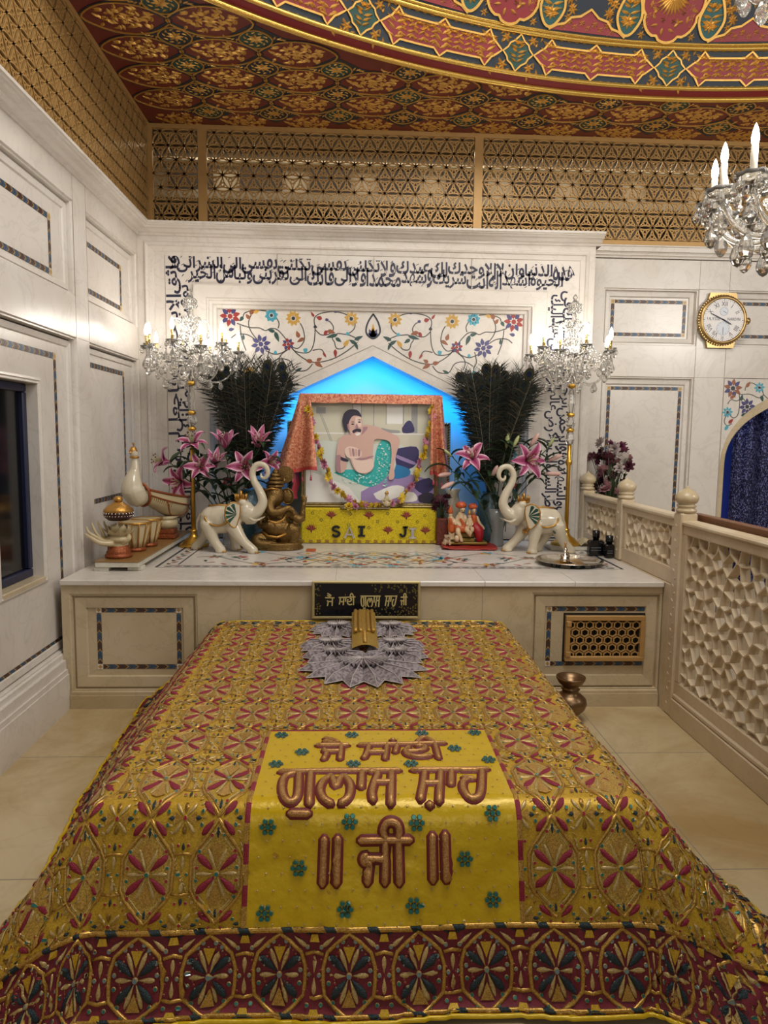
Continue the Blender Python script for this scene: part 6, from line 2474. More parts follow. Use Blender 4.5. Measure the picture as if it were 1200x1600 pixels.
def elephant(loc, label, rz, mirror=1):
    """white elephant walking along local +x, trunk lifted in an S"""
    t = thing('elephant_statue', loc, label, 'elephant statue', 'white elephant statues with raised trunks', rz)
    m = mirror
    b = MB()
    b.ball((-0.02, 0, 0.235), (0.150, 0.096, 0.105), 20)
    b.ball((-0.09, 0, 0.235), (0.085, 0.090, 0.098), 16)
    b.ball((0.06, 0, 0.245), (0.085, 0.082, 0.095), 16)
    b.ball((0.165, 0, 0.300), (0.072, 0.066, 0.080), 16)
    b.ball((0.20, 0, 0.265), (0.05, 0.05, 0.055), 14)
    b.ball((0.155, 0.03 * m, 0.365), (0.036, 0.032, 0.03), 10)
    b.ball((0.155, -0.03 * m, 0.365), (0.036, 0.032, 0.03), 10)
    limb(b, [(0.20, 0, 0.275), (0.258, 0, 0.30), (0.296, 0, 0.37), (0.272, 0, 0.455), (0.232, 0, 0.525), (0.222, 0, 0.590), (0.258, 0, 0.645), (0.318, 0, 0.635), (0.336, 0, 0.580), (0.312, 0, 0.545), (0.284, 0, 0.556), (0.286, 0, 0.580)],
         [0.052, 0.043, 0.036, 0.031, 0.027, 0.025, 0.023, 0.021, 0.018, 0.014, 0.010, 0.008])
    b.tube([(0.17, 0, 0.235), (0.235, 0, 0.225), (0.25, 0, 0.235)], [0.035, 0.022, 0.012], 10)       # lower lip
    for (x0, y0, x1, x2) in ((0.085, -0.052, 0.175, 0.235), (0.055, 0.052, 0.07, 0.075), (-0.10, -0.052, -0.045, -0.005), (-0.115, 0.052, -0.175, -0.225)):
        y0 *= m
        limb(b, [(x0, y0, 0.20), ((x0 + x1) / 2, y0 * 1.1, 0.13), (x1, y0 * 1.12, 0.075), (x2, y0 * 1.12, 0.022)], [0.062, 0.046, 0.036, 0.035], 12, 4)
        b.lathe([(0, 0), (0.040, 0), (0.042, 0.012), (0.034, 0.04), (0, 0.05)], 12, Matrix.Translation((x2, y0 * 1.12, 0)))
    limb(b, [(-0.165, 0, 0.27), (-0.195, 0, 0.22), (-0.20, 0.01, 0.15)], [0.016, 0.010, 0.007], 8)
    o = remeshed(b, 0.0075, 6)
    o.warp(lambda x, y, z: (x, y, max(z, 0.0)))
    o.build('body', ['cream_glaze'], t)
    for sg in (-1, 1):
        e = MB()
        pts = [(0.150, 0.355), (0.105, 0.375), (0.062, 0.345), (0.052, 0.285), (0.075, 0.225), (0.115, 0.190), (0.135, 0.235), (0.150, 0.30)]
        pts = [q[:2] for q in smoothpath(pts + [pts[0]], 3)[:-1]]

        def ey(x, z):
            return sg * (0.066 + 0.05 * (0.15 - x) / 0.1 * 1.0 + 0.012)
        vs = [(x, ey(x, z), z) for x, z in pts] + [(x, ey(x, z) + sg * 0.009, z) for x, z in pts]
        n = len(pts)
        e.add(vs, [tuple(range(n)), tuple(range(2 * n - 1, n - 1, -1))] + [(i, (i + 1) % n, n + (i + 1) % n, n + i) for i in range(n)], 0)
        o = e.build('ear', ['cream_glaze'], t)
        g = MB()
        g.tube([(x, ey(x, z) + sg * 0.006, z) for x, z in pts], 0.0055, 6, 0, True)
        for k in range(5):       # painted fan on the ear
            a = 1.9 + 0.5 * k
            l = 0.075
            c0 = (0.128, 0.285)
            p = [c0, (c0[0] + l * cos(a - .17), c0[1] + l * sin(a - .17)), (c0[0] + l * 1.1 * cos(a), c0[1] + l * 1.1 * sin(a)), (c0[0] + l * cos(a + .17), c0[1] + l * sin(a + .17))]
            g.add([(x, ey(x, z) + sg * 0.0105, z) for x, z in p], [(0, 1, 2, 3), (3, 2, 1, 0)], 1)
        g.build('ear_trim', ['gold_paint', simple('jade_paint', '3f6a5c', 0.3)], o)
        tk = MB()
        limb(tk, [(0.205, sg * 0.036, 0.255), (0.245, sg * 0.05, 0.238), (0.280, sg * 0.05, 0.246), (0.300, sg * 0.046, 0.258)], [0.011, 0.010, 0.007, 0.003], 8)
        tk.build('tusk', ['cream_glaze'], t)
    cr = MB()
    cr.lathe([(0.042, 0.0), (0.046, 0.012), (0.038, 0.02)], 14, Matrix.Translation((0.135, 0, 0.375)))
    for k in range(7):
        a = 2 * pi * k / 7
        cr.tube([(0.135 + 0.036 * cos(a), 0.036 * sin(a), 0.39), (0.135 + 0.046 * cos(a), 0.046 * sin(a), 0.43)], [0.012, 0.003], 6)
    cr.ball((0.135, 0, 0.42), (0.014, 0.014, 0.035), 8)
    cr.build('crown', ['gold_paint'], t)
    sd = MB()
    for sg in (-1, 1):
        sd.tube([(-0.02 + 0.09 * cos(a), sg * (0.088 + 0.012 * sin(-a)), 0.27 + 0.07 * sin(a)) for a in [pi + pi * k / 12 for k in range(13)]], 0.007, 6)
        sd.ball((-0.095, sg * 0.082, 0.17), (0.024, 0.012, 0.024), 12, 1)
        sd.ball((0.085, sg * 0.075, 0.17), (0.02, 0.012, 0.02), 12, 1)
    sd.tube([(-0.11, 0, 0.335), (-0.02, 0, 0.343), (0.07, 0, 0.335)], 0.008, 6)
    sd.tube([(0.105, 0.075, 0.20), (0.12, 0.06, 0.175), (0.125, 0, 0.165), (0.12, -0.06, 0.175), (0.105, -0.075, 0.20)], 0.010, 6)
    for k in range(5):
        sd.ball((0.128, 0.03 * (k - 2), 0.155), 0.011, 8)
    sd.build('harness', ['gold_paint', simple('jade_rosette', '4a5b46', 0.3, 0.3)], t)
    tn = MB()
    for (x2, y0) in ((0.235, -0.052), (0.075, 0.052), (-0.005, -0.052), (-0.225, 0.052)):
        for k in range(4):
            a = -0.8 + 0.53 * k
            tn.ball((x2 + 0.039 * cos(a), y0 * 1.12 * m + 0.039 * sin(a), 0.008), (0.008, 0.008, 0.008), 6)
    tn.build('toenails', ['gold_paint'], t)
    return t


elephant((-0.955, 5.26, PZ + 0.001), 'white elephant statue with raised trunk walking right, left of the picture', radians(-6))
elephant((1.42, 5.30, PZ + 0.001), 'white elephant statue with raised trunk walking left, right of the picture', radians(186))

# ---- brass elephant-headed deity, seated
gn = thing('brass_deity_statue', (-0.555, 5.42, PZ + 0.001), 'seated brass elephant-headed deity statue with crown and round halo', 'statue')
K = 0.000488


def G(cx, cy, d=0.0):
    return ((cx - 560) * K, -d * K, (1480 - cy) * K)


def gb(mb, cx, cy, d, rx, rd_, rz, seg=16):
    mb.ball(G(cx, cy, d), (rx * K, rd_ * K, rz * K), seg)


b = MB()
gb(b, 520, 1140, 40, 235, 200, 190, 20)
gb(b, 540, 950, 10, 200, 150, 150)
gb(b, 490, 650, 60, 150, 140, 170)
gb(b, 480, 560, 50, 130, 125, 90)
gb(b, 440, 690, 150, 60, 60, 80)
limb(b, [G(450, 720, 150), G(420, 820, 200), G(470, 890, 230), G(590, 880, 230), G(690, 830, 200), G(760, 850, 190), G(800, 920, 190)], [90 * K, 78 * K, 66 * K, 56 * K, 48 * K, 42 * K, 34 * K])
limb(b, [G(700, 890, 20), G(830, 1010, 60), G(905, 1000, 60), G(920, 860, 60), G(935, 780, 60)], [90 * K, 70 * K, 58 * K, 45 * K, 40 * K])        # raised arm
gb(b, 940, 715, 60, 55, 25, 55, 12)
for k in range(4):
    limb(b, [G(905 + 24 * k, 690, 60), G(890 + 34 * k, 640, 70)], [13 * K, 9 * K], 6, 2)
limb(b, [G(370, 900, 20), G(260, 1010, 60), G(300, 1110, 130), G(420, 1090, 200)], [85 * K, 68 * K, 58 * K, 48 * K])        # other arm
limb(b, [G(400, 1330, 60), G(230, 1330, 120), G(260, 1390, 200), G(480, 1400, 240), G(560, 1420, 250)], [130 * K, 110 * K, 95 * K, 70 * K, 50 * K])     # folded leg
limb(b, [G(620, 1300, 60), G(770, 1170, 110), G(790, 1300, 120), G(740, 1430, 150), G(680, 1450, 190)], [130 * K, 120 * K, 95 * K, 70 * K, 45 * K])     # raised knee
limb(b, [G(390, 1440, 0), G(700, 1440, 0)], [130 * K, 130 * K])
o = remeshed(b, 0.0065, 5)
o.warp(lambda x, y, z: (x, y, max(z, 0.0)))
o.build('body', ['brass'], gn)
for (cx, d, rx) in ((680, 30, 95), (300, 30, 80)):
    e = MB()
    e.ball(G(cx, 660, d), (rx * K, 25 * K, 120 * K), 16)
    e.tube([(G(cx, 660, d)[0] + rx * K * cos(a), G(cx, 660, d + 22)[1], G(cx, 660, d)[2] + 120 * K * sin(a)) for a in [2 * pi * k / 20 for k in range(20)]], 12 * K, 6, 0, True)
    e.build('ear', ['brass'], gn)
c = MB()
for (cy, r, h) in ((520, 150, 40), (470, 140, 50), (415, 115, 50), (360, 85, 50), (310, 52, 45)):
    c.lathe([(r * .8 * K, 0), (r * K, h * .4 * K), (r * .75 * K, h * 1.1 * K), (0, h * 1.3 * K)], 18, Matrix.Translation(G(500, cy, 50)), 0, True, 0.06, 9)
c.ball(G(500, 255, 50), 26 * K, 8)
c.build('crown', ['brass'], gn)
h = MB()
Xh = frameX(G(640, 330, -60), (1, 0, 0), (0, 0, 1), (0, -1, 0))
h.lathe([(0, 0), (130 * K, 0), (135 * K, 10 * K), (128 * K, 20 * K), (0, 26 * K)], 36, Xh, 0, False, 0.02, 18)
h.tube([G(620, 480, -50), G(630, 380, -60)], 0.012, 6)
h.build('halo', ['brass'], gn)
j = MB()
j.tube([G(390, 960, 150), G(430, 1030, 200), G(530, 1060, 215), G(630, 1010, 180), G(670, 930, 140)], 0.008, 6)
for k in range(9):
    j.ball(G(410 + 28 * k, 1030 + 40 * sin(pi * k / 8), 205), 0.007, 6)
j.build('necklace', ['gold_paint'], gn)
j = MB()
j.tube([G(300, 1200, 130), G(400, 1265, 210), G(540, 1280, 230), G(680, 1230, 190)], 0.011, 6)
j.build('belt', ['gold_paint'], gn)
j = MB()
j.tube([G(360, 560, 160), G(450, 530, 185), G(560, 545, 160)], 0.008, 6)
j.build('headband', ['gold_paint'], gn)
bs_ = MB()
bs_.lathe([(0, 0), (380 * K, 0), (395 * K, 20 * K), (360 * K, 60 * K), (390 * K, 95 * K), (350 * K, 120 * K), (0, 120 * K)], 28, Matrix.Translation(G(540, 1480, 40)) @ Matrix.Diagonal((1, 0.75, 1, 1)))
bs_.build('base', ['brass'], gn)
md = MB()
md.bbox(-0.82, -0.29, 5.10, 5.62, PZ + 0.0003, PZ + 0.001, 0.0002)
# small red and orange papers at the statue's foot
pp_ = MB()
pp_.box(-0.345, -0.275, 5.26, 5.33, PZ + 0.0005, PZ + 0.012)
tag(pp_.build('orange_packet', [simple('orange_paper', 'b8552a', 0.5)]), 'small orange packet lying at the brass deity statue foot', 'packet')
rc = MB()
rc.bbox(-0.86, -0.76, 5.42, 5.52, PZ + 0.0005, PZ + 0.035, 0.006)
tag(rc.build('red_box', [simple('maroon_box', '5a1717', 0.45)]), 'small dark red box behind the left elephant statue legs', 'box')

# ---- low board along the left wall, with the ornaments on it
bo = thing('low_board', (-1.47, 4.45, PZ), 'long low marble board with brown top beside the left wall', 'board')
BA = radians(0)
bb = MB()
bb.bbox(-0.135, 0.135, 0.0, 1.45, 0.026, 0.058, 0.003, 0)
bb.bbox(-0.138, 0.138, -0.003, 1.453, 0.058, 0.066, 0.002, 1)
bb.build('board_top', ['marble_green', simple('brown_stone_top', '8d6a3c', 0.3, noise_amt=0.3, scale=14)], bo)
for (x, y) in ((-0.10, 0.04), (0.10, 0.06), (-0.10, 1.38), (0.10, 1.36)):
    f = MB()
    f.bbox(x - 0.045, x + 0.045, y - 0.03, y + 0.05, 0.0, 0.026, 0.003)
    f.build('foot', ['marble_green'], bo)
ZT2 = PZ + 0.067

# lotus hand with a jewelled lidded pot
hd = thing('hand_ornament', (-1.505, 4.60, ZT2), 'cream and gold open hand ornament holding a lotus, nearest on the board', 'ornament')
K2 = 0.000517         # per pixel of the measured crop


def H(cx, cy, d=0.0):
    return ((cx - 380) * K2, -d * K2, (1395 - cy) * K2)


b = MB()
b.lathe([(0, 0), (150 * K2, 0), (165 * K2, 12 * K2), (160 * K2, 40 * K2), (140 * K2, 52 * K2), (150 * K2, 66 * K2), (132 * K2, 90 * K2), (128 * K2, 150 * K2), (0, 152 * K2)], 24)
b.build('base', ['red_gold'], hd)
b = MB()
b.lathe([(0, 120 * K2), (120 * K2, 130 * K2), (112 * K2, 180 * K2), (130 * K2, 215 * K2), (90 * K2, 260 * K2), (0, 270 * K2)], 20)
b.ball(H(400, 1160, 40), (130 * K2, 110 * K2, 60 * K2), 16)
b.ball(H(300, 1190, 40), (90 * K2, 90 * K2, 50 * K2), 14)
for (d, tipx, tipz) in ((120, 50, 1035), (60, 92, 990), (0, 142, 972), (-60, 196, 985)):        # four fingers, raised, tips curling back
    limb(b, [H(300, 1190, d), H(230, 1178, d), H(tipx + 50, 1100, d), H(tipx + 4, tipz + 20, d), H(tipx - 8, tipz - 30, d)], [36 * K2, 29 * K2, 21 * K2, 17 * K2, 11 * K2], 10, 4)
limb(b, [H(330, 1210, 130), H(220, 1190, 190), H(120, 1130, 200), H(50, 1085, 190)], [40 * K2, 32 * K2, 25 * K2, 14 * K2], 10, 4)      # thumb
limb(b, [H(450, 1190, 60), H(520, 1150, 60), H(525, 1110, 60)], [50 * K2, 40 * K2, 26 * K2], 10, 4)
remeshed(b, 0.0038, 4).build('hand', ['cream_resin'], hd)
for (n_, r, z, tilt, w) in ((10, 165, 1100, 0.60, 120), (9, 150, 1085, 0.85, 110), (8, 138, 1075, 1.05, 100)):
    for k in range(n_):
        a = 2 * pi * k / n_ + (0.3 if r == 150 else 0)
        p = MB()
        L3, W3 = r * K2 * 1.25, w * K2

        def fn(s, t, a=a, tilt=tilt, L3=L3, W3=W3, z=z):
            ww = W3 * 0.5 * sin(pi * min(1, (0.15 + 0.85 * t)) ** 0.9) * (2 * s - 1)
            rad = 0.28 * L3 + L3 * t * cos(tilt * (0.6 + 0.6 * t))
            zz = L3 * t * sin(tilt * (0.6 + 0.6 * t)) * 0.8 + 0.004 * (2 * s - 1) ** 2
            return (20 * K2 + rad * cos(a) - ww * sin(a), rad * sin(a) + ww * cos(a), (1395 - z) * K2 + zz - 0.02)
        p.grid(fn, 4, 5, 0)
        p.build('lotus_petal', ['cream_resin'], hd)
pt = thing('jewelled_pot', (-1.4995, 4.60, ZT2 + (1395 - 935) * K2), 'dark round jewelled pot with gold ball lid resting on the lotus hand', 'pot')
b = MB()
b.lathe([(0, 0), (120 * K2, 4 * K2), (165 * K2, 40 * K2), (180 * K2, 80 * K2), (176 * K2, 110 * K2), (160 * K2, 125 * K2)], 28)
b.build('body', ['dark_jewel'], pt)
b = MB()
b.lathe([(178 * K2, 105 * K2), (168 * K2, 140 * K2), (120 * K2, 190 * K2), (70 * K2, 215 * K2), (60 * K2, 228 * K2), (0, 232 * K2)], 28, None, 0, True, 0.03, 14)
b.ball((0, 0, 262 * K2), (58 * K2, 58 * K2, 42 * K2), 16)
b.build('lid', ['gold_paint'], pt)
for (z, r, n_, s_) in ((96, 178, 26, 10), (62, 174, 30, 8)):
    b = MB()
    for k in range(n_):
        a = 2 * pi * k / n_
        b.ball((r * K2 * cos(a), r * K2 * sin(a), z * K2), s_ * K2, 6)
    q = b.build('bead_row', ['silver'], pt)
    q['kind'] = 'stuff'

# pair of small drums
for (x, y, s_, lab) in ((-1.475, 4.86, 1.0, 'cream and gold fluted drum just behind the hand ornament'), (-1.455, 5.07, 0.98, 'cream and gold fluted drum beside the peacock boat pedestal')):
    d = thing('fluted_drum', (x, y, ZT2), lab, 'drum', 'fluted drums on the board')
    b = MB()
    b.lathe([(0, 0), (0.062 * s_, 0), (0.07 * s_, 0.006), (0.068 * s_, 0.02), (0.06 * s_, 0.026), (0, 0.026)], 24)
    b.build('base', ['red_gold'], d)
    b = MB()
    b.lathe([(0.0, 0.024), (0.06 * s_, 0.024), (0.072 * s_, 0.07), (0.094 * s_, 0.155), (0.10 * s_, 0.19), (0.096 * s_, 0.198), (0, 0.196)], 40, None, 0, True, 0.05, 12)
    b.build('shell', ['cream_resin'], d)
    for k in range(12):
        a = 2 * pi * k / 12
        q = MB()
        q.tube([(0.062 * s_ * cos(a), 0.062 * s_ * sin(a), 0.03), (0.077 * s_ * cos(a), 0.077 * s_ * sin(a), 0.08), (0.099 * s_ * cos(a), 0.099 * s_ * sin(a), 0.16), (0.105 * s_ * cos(a), 0.105 * s_ * sin(a), 0.19)], 0.006, 6)
        q.build('strap', ['gold_paint'], d)
    q = MB()
    q.tube([(0.102 * s_ * cos(2 * pi * k / 40), 0.102 * s_ * sin(2 * pi * k / 40), 0.193) for k in range(40)], 0.009, 6, 0, True)
    q.build('rim', ['gold_paint'], d)

# peacock-headed boat on a pedestal
pb_ = thing('peacock_boat', (-1.42, 5.47, ZT2), 'cream boat-shaped ornament with a peacock head, trimmed red and gold, on the board', 'ornament')
b = MB()
b.bbox(-0.075, 0.075, -0.075, 0.075, 0.0, 0.035, 0.006)
b.bbox(-0.065, 0.065, -0.065, 0.065, 0.035, 0.075, 0.006)
b.build('base', ['red_gold'], pb_)
b = MB()
b.lathe([(0, 0.07), (0.06, 0.075), (0.085, 0.105), (0.075, 0.14), (0.055, 0.15), (0.09, 0.165), (0, 0.17)], 24)
b.build('stand', ['cream_resin'], pb_)
BR = radians(-113)      # the bow with the head points to the viewer's left and forward


def boat_pt(s, a):
    """hull: s along from stern (0) to neck (1), a across from rim to rim"""
    w = 0.125 * (1 - 0.75 * s ** 1.6) * (0.75 + 0.25 * min(1, s * 6))
    dpt = 0.17 * (1 - 0.55 * s ** 1.4)
    zr = 0.305 + 0.10 * s ** 1.5
    return (-0.17 + 0.50 * s, w * cos(a), zr - dpt * sin(a) ** 0.8 if 0 < a < pi else zr)


b = MB()
b.grid(lambda s, t: boat_pt(s, pi * t), 24, 16, 0)
b.grid(lambda s, t: (lambda p: (p[0] + 0.004, p[1] * 0.9, max(p[2] + 0.012, 0.26)))(boat_pt(s, pi * t)), 24, 16, 0)
b.grid(lambda s, t: (boat_pt(0, pi * s)[0] - 0.012 * t * (1 - t) * 4, boat_pt(0, pi * s)[1] * (1 - t), 0.30 + (boat_pt(0, pi * s)[2] - 0.30) * (1 - t)), 16, 4, 0)
b.build('hull', ['cream_resin'], pb_, None, (0, 0, pi + BR + pi))
for sg in (0, 1):
    q = MB()
    q.tube([(lambda p: (p[0], p[1], p[2] + 0.004))(boat_pt(i / 20, pi * sg + (0.001 if sg == 0 else -0.001))) for i in range(21)], 0.009, 6)
    q.tube([(lambda p: (p[0], p[1] * 1.02, p[2]))(boat_pt(i / 20, (0.28 if sg == 0 else pi - 0.28))) for i in range(21)], 0.006, 6)
    q.tube([(lambda p: (p[0], p[1] * 1.02, p[2]))(boat_pt(0.05 + 0.5 * i / 16, (0.28 + 1.0 * sin(pi * i / 16)) if sg == 0 else pi - 0.28 - 1.0 * sin(pi * i / 16))) for i in range(17)], 0.005, 6)
    q.build('rim_band', ['red_gold'], pb_, None, (0, 0, BR))
q = MB()
for k in range(15):
    q.tube([boat_pt(0.45 + 0.035 * k, 0.30 + 0.05 * i) for i in range(7)], 0.003, 5)
    q.tube([boat_pt(0.45 + 0.035 * k, pi - 0.30 - 0.05 * i) for i in range(7)], 0.003, 5)
q.build('feather_ribs', ['gold_paint'], pb_, None, (0, 0, BR))
for o in list(pb_.children):
    if o.name.startswith('hull'):
        o.rotation_euler = (0, 0, BR)
b = MB()
limb(b, [(0.27, 0, 0.335), (0.335, 0, 0.345), (0.375, 0, 0.395), (0.372, 0, 0.46), (0.350, 0, 0.53), (0.345, 0, 0.60), (0.352, 0, 0.64)], [0.055, 0.080, 0.083, 0.062, 0.036, 0.026, 0.022], 16)
limb(b, [(0.352, 0, 0.645), (0.362, 0, 0.665)], [0.030, 0.028], 12, 2)
remeshed(b, 0.006, 4).build('neck', ['cream_glaze'], pb_, None, (0, 0, BR))
b = MB()
b.ball((0.358, 0, 0.668), (0.031, 0.027, 0.034), 12)
b.tube([(0.378, 0, 0.664), (0.402, 0, 0.655)], [0.012, 0.002], 8)
for k in range(5):
    b.tube([(0.352, 0, 0.695), (0.34 + 0.009 * k, 0.01 * (k - 2), 0.725)], [0.003, 0.006], 5)
b.tube([(0.35 + 0.026 * cos(2 * pi * k / 12), 0.026 * sin(2 * pi * k / 12), 0.625) for k in range(12)], 0.008, 6, 0, True)
b.build('head', ['gold_paint'], pb_, None, (0, 0, BR))
b = MB()
b.tube([(0.285 + 0.02 * sin(a), 0.077 * cos(a), 0.355 + 0.085 * sin(a)) for a in [2 * pi * k / 24 for k in range(24)]], 0.010, 6, 0, True)
b.build('collar', ['red_gold'], pb_, None, (0, 0, BR))

# ---- red mat with the painted deity family
mt = MB()
mt.grid(lambda s, t: (0.70 + 0.42 * s + 0.02 * (t - .5), 5.36 + 0.42 * t - 0.03 * s, PZ + 0.006 + 0.010 * (1 + noise.noise((s * 5, t * 5, 3.3))) + 0.016 * max(0, abs(s - .5) * 2 - .7) * 2), 30, 24, 0)
q = mt.build('red_mat', [gold_thread('red_sequin_cloth', '8c1d1a', 'b5382c', 0.45, 0.1, 260, 0.6)])
mo = q.modifiers.new('thick', 'SOLIDIFY')
mo.thickness = 0.008
tag(q, 'crumpled red sequinned mat under the painted deity family', 'mat')

M['skin_pale'] = simple('painted_skin', 'cfb48e', 0.4)
M['orange_cloth'] = simple('painted_orange', 'b8541f', 0.45, noise_amt=0.3, scale=50)
M['red_cloth'] = simple('painted_red', '9c1420', 0.45, noise_amt=0.2, scale=50)
M['turban'] = simple('painted_turban', 'c2572a', 0.4, noise_amt=0.3, scale=60)
M['olive_gold'] = simple('olive_gold', '8a7430', 0.4, 0.3, noise_amt=0.3, scale=30)
M['dark_hair'] = simple('painted_hair', '251712', 0.5)
fm = thing('deity_family_figurine', (0.905, 5.56, PZ + 0.024), 'painted figurine of a seated turbaned couple with small child and standing attendant', 'figurine')
K3 = 0.00049 * 1.02


def D(cx, cy, d=0.0):
    return ((cx - 660) * K3, -d * K3, (990 - cy) * K3)


def blobs(name, mat, items, vox=0.004, par=None):
    b = MB()
    for it in items:
        if it[0] == 'b':
            b.ball(D(*it[1]), tuple(v * K3 for v in it[2]), 12)
        else:
            limb(b, [D(*p) for p in it[1]], [r * K3 for r in it[2]], 10, 4)
    return remeshed(b, vox, 3).build(name, [mat], par if par else fm)


b = MB()
b.bbox(-0.165, 0.155, -0.075, 0.11, 0.0, 0.02, 0.005)
b.bbox(-0.06, 0.06, -0.05, 0.09, 0.02, 0.045, 0.006)
b.bbox(-0.05, 0.09, -0.02, 0.09, 0.045, 0.09, 0.008)
b.build('base', ['olive_gold'], fm)
# man, seated, one leg hanging
man = blobs('seated_man', 'skin_pale', [('b', (575, 450, 60), (45, 45, 55)), ('l', [(560, 520, 30), (560, 600, 30), (565, 690, 20)], [55, 70, 75]), ('l', [(510, 560, 30), (480, 650, 60), (540, 700, 110)], [32, 26, 20]), ('l', [(620, 560, 40), (660, 640, 70), (650, 690, 120)], [32, 26, 20]), ('l', [(530, 730, 60), (500, 790, 130), (535, 870, 140), (555, 930, 150)], [55, 42, 32, 28]), ('l', [(610, 730, 60), (650, 770, 140), (690, 840, 140)], [55, 42, 28]), ('l', [(575, 500, 50), (570, 540, 40)], [28, 30])])
blobs('robe', 'orange_cloth', [('l', [(490, 720, 50), (580, 750, 90), (640, 730, 60)], [60, 66, 55]), ('l', [(545, 600, 85), (600, 690, 90)], [26, 24])], 0.004, man)
q = MB()
q.lathe([(40 * K3, 0), (80 * K3, 20 * K3), (92 * K3, 55 * K3), (60 * K3, 95 * K3), (0, 110 * K3)], 16, Matrix.Translation(D(555, 425, 30)))
q.build('turban', ['turban'], man)
q = MB()
q.ball(D(600, 452, 95), 8 * K3, 6)
q.ball(D(560, 452, 100), 8 * K3, 6)
q.tube([D(560, 480, 100), D(580, 486, 106), D(600, 480, 98)], 5 * K3, 5)
q.ball(D(582, 465, 108), (10 * K3, 10 * K3, 14 * K3), 6, 1)
q.build('face', ['dark_hair', 'skin_pale'], man)
# woman beside him
wm = blobs('seated_woman', 'skin_pale', [('b', (755, 465, 60), (40, 42, 50)), ('l', [(755, 520, 40), (750, 560, 40)], [24, 28]), ('l', [(810, 570, 40), (850, 660, 60), (905, 720, 60), (920, 745, 70)], [28, 24, 20, 16]), ('l', [(700, 580, 50), (690, 660, 90)], [28, 22]), ('l', [(740, 740, 110), (700, 800, 140), (690, 830, 150)], [40, 30, 22])])
blobs('red_skirt', 'red_cloth', [('l', [(780, 720, 70), (830, 780, 110), (840, 880, 110), (850, 940, 90)], [80, 82, 66, 48])], 0.004, wm)
blobs('bodice', 'orange_cloth', [('l', [(755, 570, 40), (755, 650, 40), (760, 710, 50)], [58, 60, 66])], 0.004, wm)
q = MB()
q.lathe([(38 * K3, 0), (68 * K3, 20 * K3), (74 * K3, 50 * K3), (48 * K3, 85 * K3), (0, 98 * K3)], 16, Matrix.Translation(D(740, 440, 30)))
q.build('turban', ['turban'], wm)
q = MB()
q.ball(D(740, 462, 98), 7 * K3, 6)
q.ball(D(772, 462, 96), 7 * K3, 6)
q.tube([D(742, 488, 98), D(758, 492, 102), D(772, 488, 96)], 4 * K3, 5, 1)
q.build('face', ['dark_hair', 'red_cloth'], wm)
# child between them and the attendant standing at the left
ch = blobs('small_child', 'skin_pale', [('b', (680, 540, 110), (30, 30, 36)), ('l', [(685, 590, 110), (685, 680, 120)], [34, 46]), ('l', [(660, 600, 110), (630, 670, 140)], [16, 13]), ('l', [(710, 610, 110), (730, 670, 140)], [16, 13]), ('l', [(665, 710, 130), (640, 770, 160)], [24, 18]), ('l', [(705, 710, 130), (720, 770, 160)], [24, 18])])
q = MB()
q.lathe([(30 * K3, 0), (34 * K3, 20 * K3), (14 * K3, 70 * K3), (0, 85 * K3)], 12, Matrix.Translation(D(678, 520, 110)))
q.build('crown', ['gold_paint'], ch)
at = blobs('standing_attendant', 'skin_pale', [('b', (390, 530, 40), (34, 34, 42)), ('l', [(395, 590, 30), (410, 690, 30)], [46, 52]), ('l', [(450, 610, 40), (465, 680, 90)], [20, 16]), ('l', [(390, 780, 40), (395, 880, 50), (400, 915, 70)], [36, 26, 22]), ('l', [(440, 780, 40), (440, 880, 50), (450, 915, 70)], [36, 26, 22])])
blobs('orange_robe', 'orange_cloth', [('l', [(405, 690, 30), (415, 770, 35)], [58, 66]), ('l', [(380, 600, 60), (400, 660, 70)], [30, 26])], 0.004, at)
q = MB()
q.lathe([(34 * K3, 0), (42 * K3, 25 * K3), (30 * K3, 70 * K3), (10 * K3, 120 * K3), (0, 135 * K3)], 12, Matrix.Translation(D(388, 510, 40)))
q.build('crown', ['orange_cloth'], at)
q = MB()
q.lathe([(0, 0), (36 * K3, 4 * K3), (40 * K3, 50 * K3), (30 * K3, 95 * K3), (0, 105 * K3)], 12, Matrix.Translation(D(480, 945, 150)))
q.build('mouse', ['skin_pale'], fm)
# little dog beside it
dg = thing('dog_figurine', (0.735, 5.46, PZ + 0.026), 'small cream sitting dog figurine at the left end of the red mat', 'figurine')
K4 = 0.00049


def Q(cx, cy, d=0.0):
    return ((cx - 260) * K4, -d * K4, (975 - cy) * K4)


b = MB()
for (p, r) in (((260, 910, 0), (60, 60, 65)), ((265, 850, 30), (48, 50, 44)), ((270, 835, 75), (24, 28, 20)), ((225, 830, 20), (14, 24, 26)), ((312, 830, 20), (14, 24, 26))):
    b.ball(Q(*p), tuple(v * K4 for v in r), 12)
for x in (225, 295):
    limb(b, [Q(x, 900, 50), Q(x, 962, 60)], [18 * K4, 16 * K4], 8, 3)
    limb(b, [Q(x + (18 if x > 260 else -18), 945, 0), Q(x + (12 if x > 260 else -12), 965, 40)], [26 * K4, 14 * K4], 8, 3)
remeshed(b, 0.004, 3).build('body', [simple('dog_cream', 'b39d7d', 0.5, noise_amt=0.3, scale=60)], dg)
b = MB()
b.ball(Q(272, 835, 104), 9 * K4, 6)
b.ball(Q(250, 818, 74), 6 * K4, 6)
b.ball(Q(285, 818, 74), 6 * K4, 6)
b.build('nose_and_eyes', ['dark_hair'], dg)
# brocade box with dark flowers on it
bx = MB()
bx.bbox(0.672, 0.765, 5.60, 5.70, PZ + 0.001, PZ + 0.215, 0.008)
tag(bx.build('brocade_box', [gold_thread('brocade', '3c2a14', '8a3c34', 0.5, 0.2, 240, 0.6)]), 'upright brocade box between the yellow stand and the painted deity family', 'box')

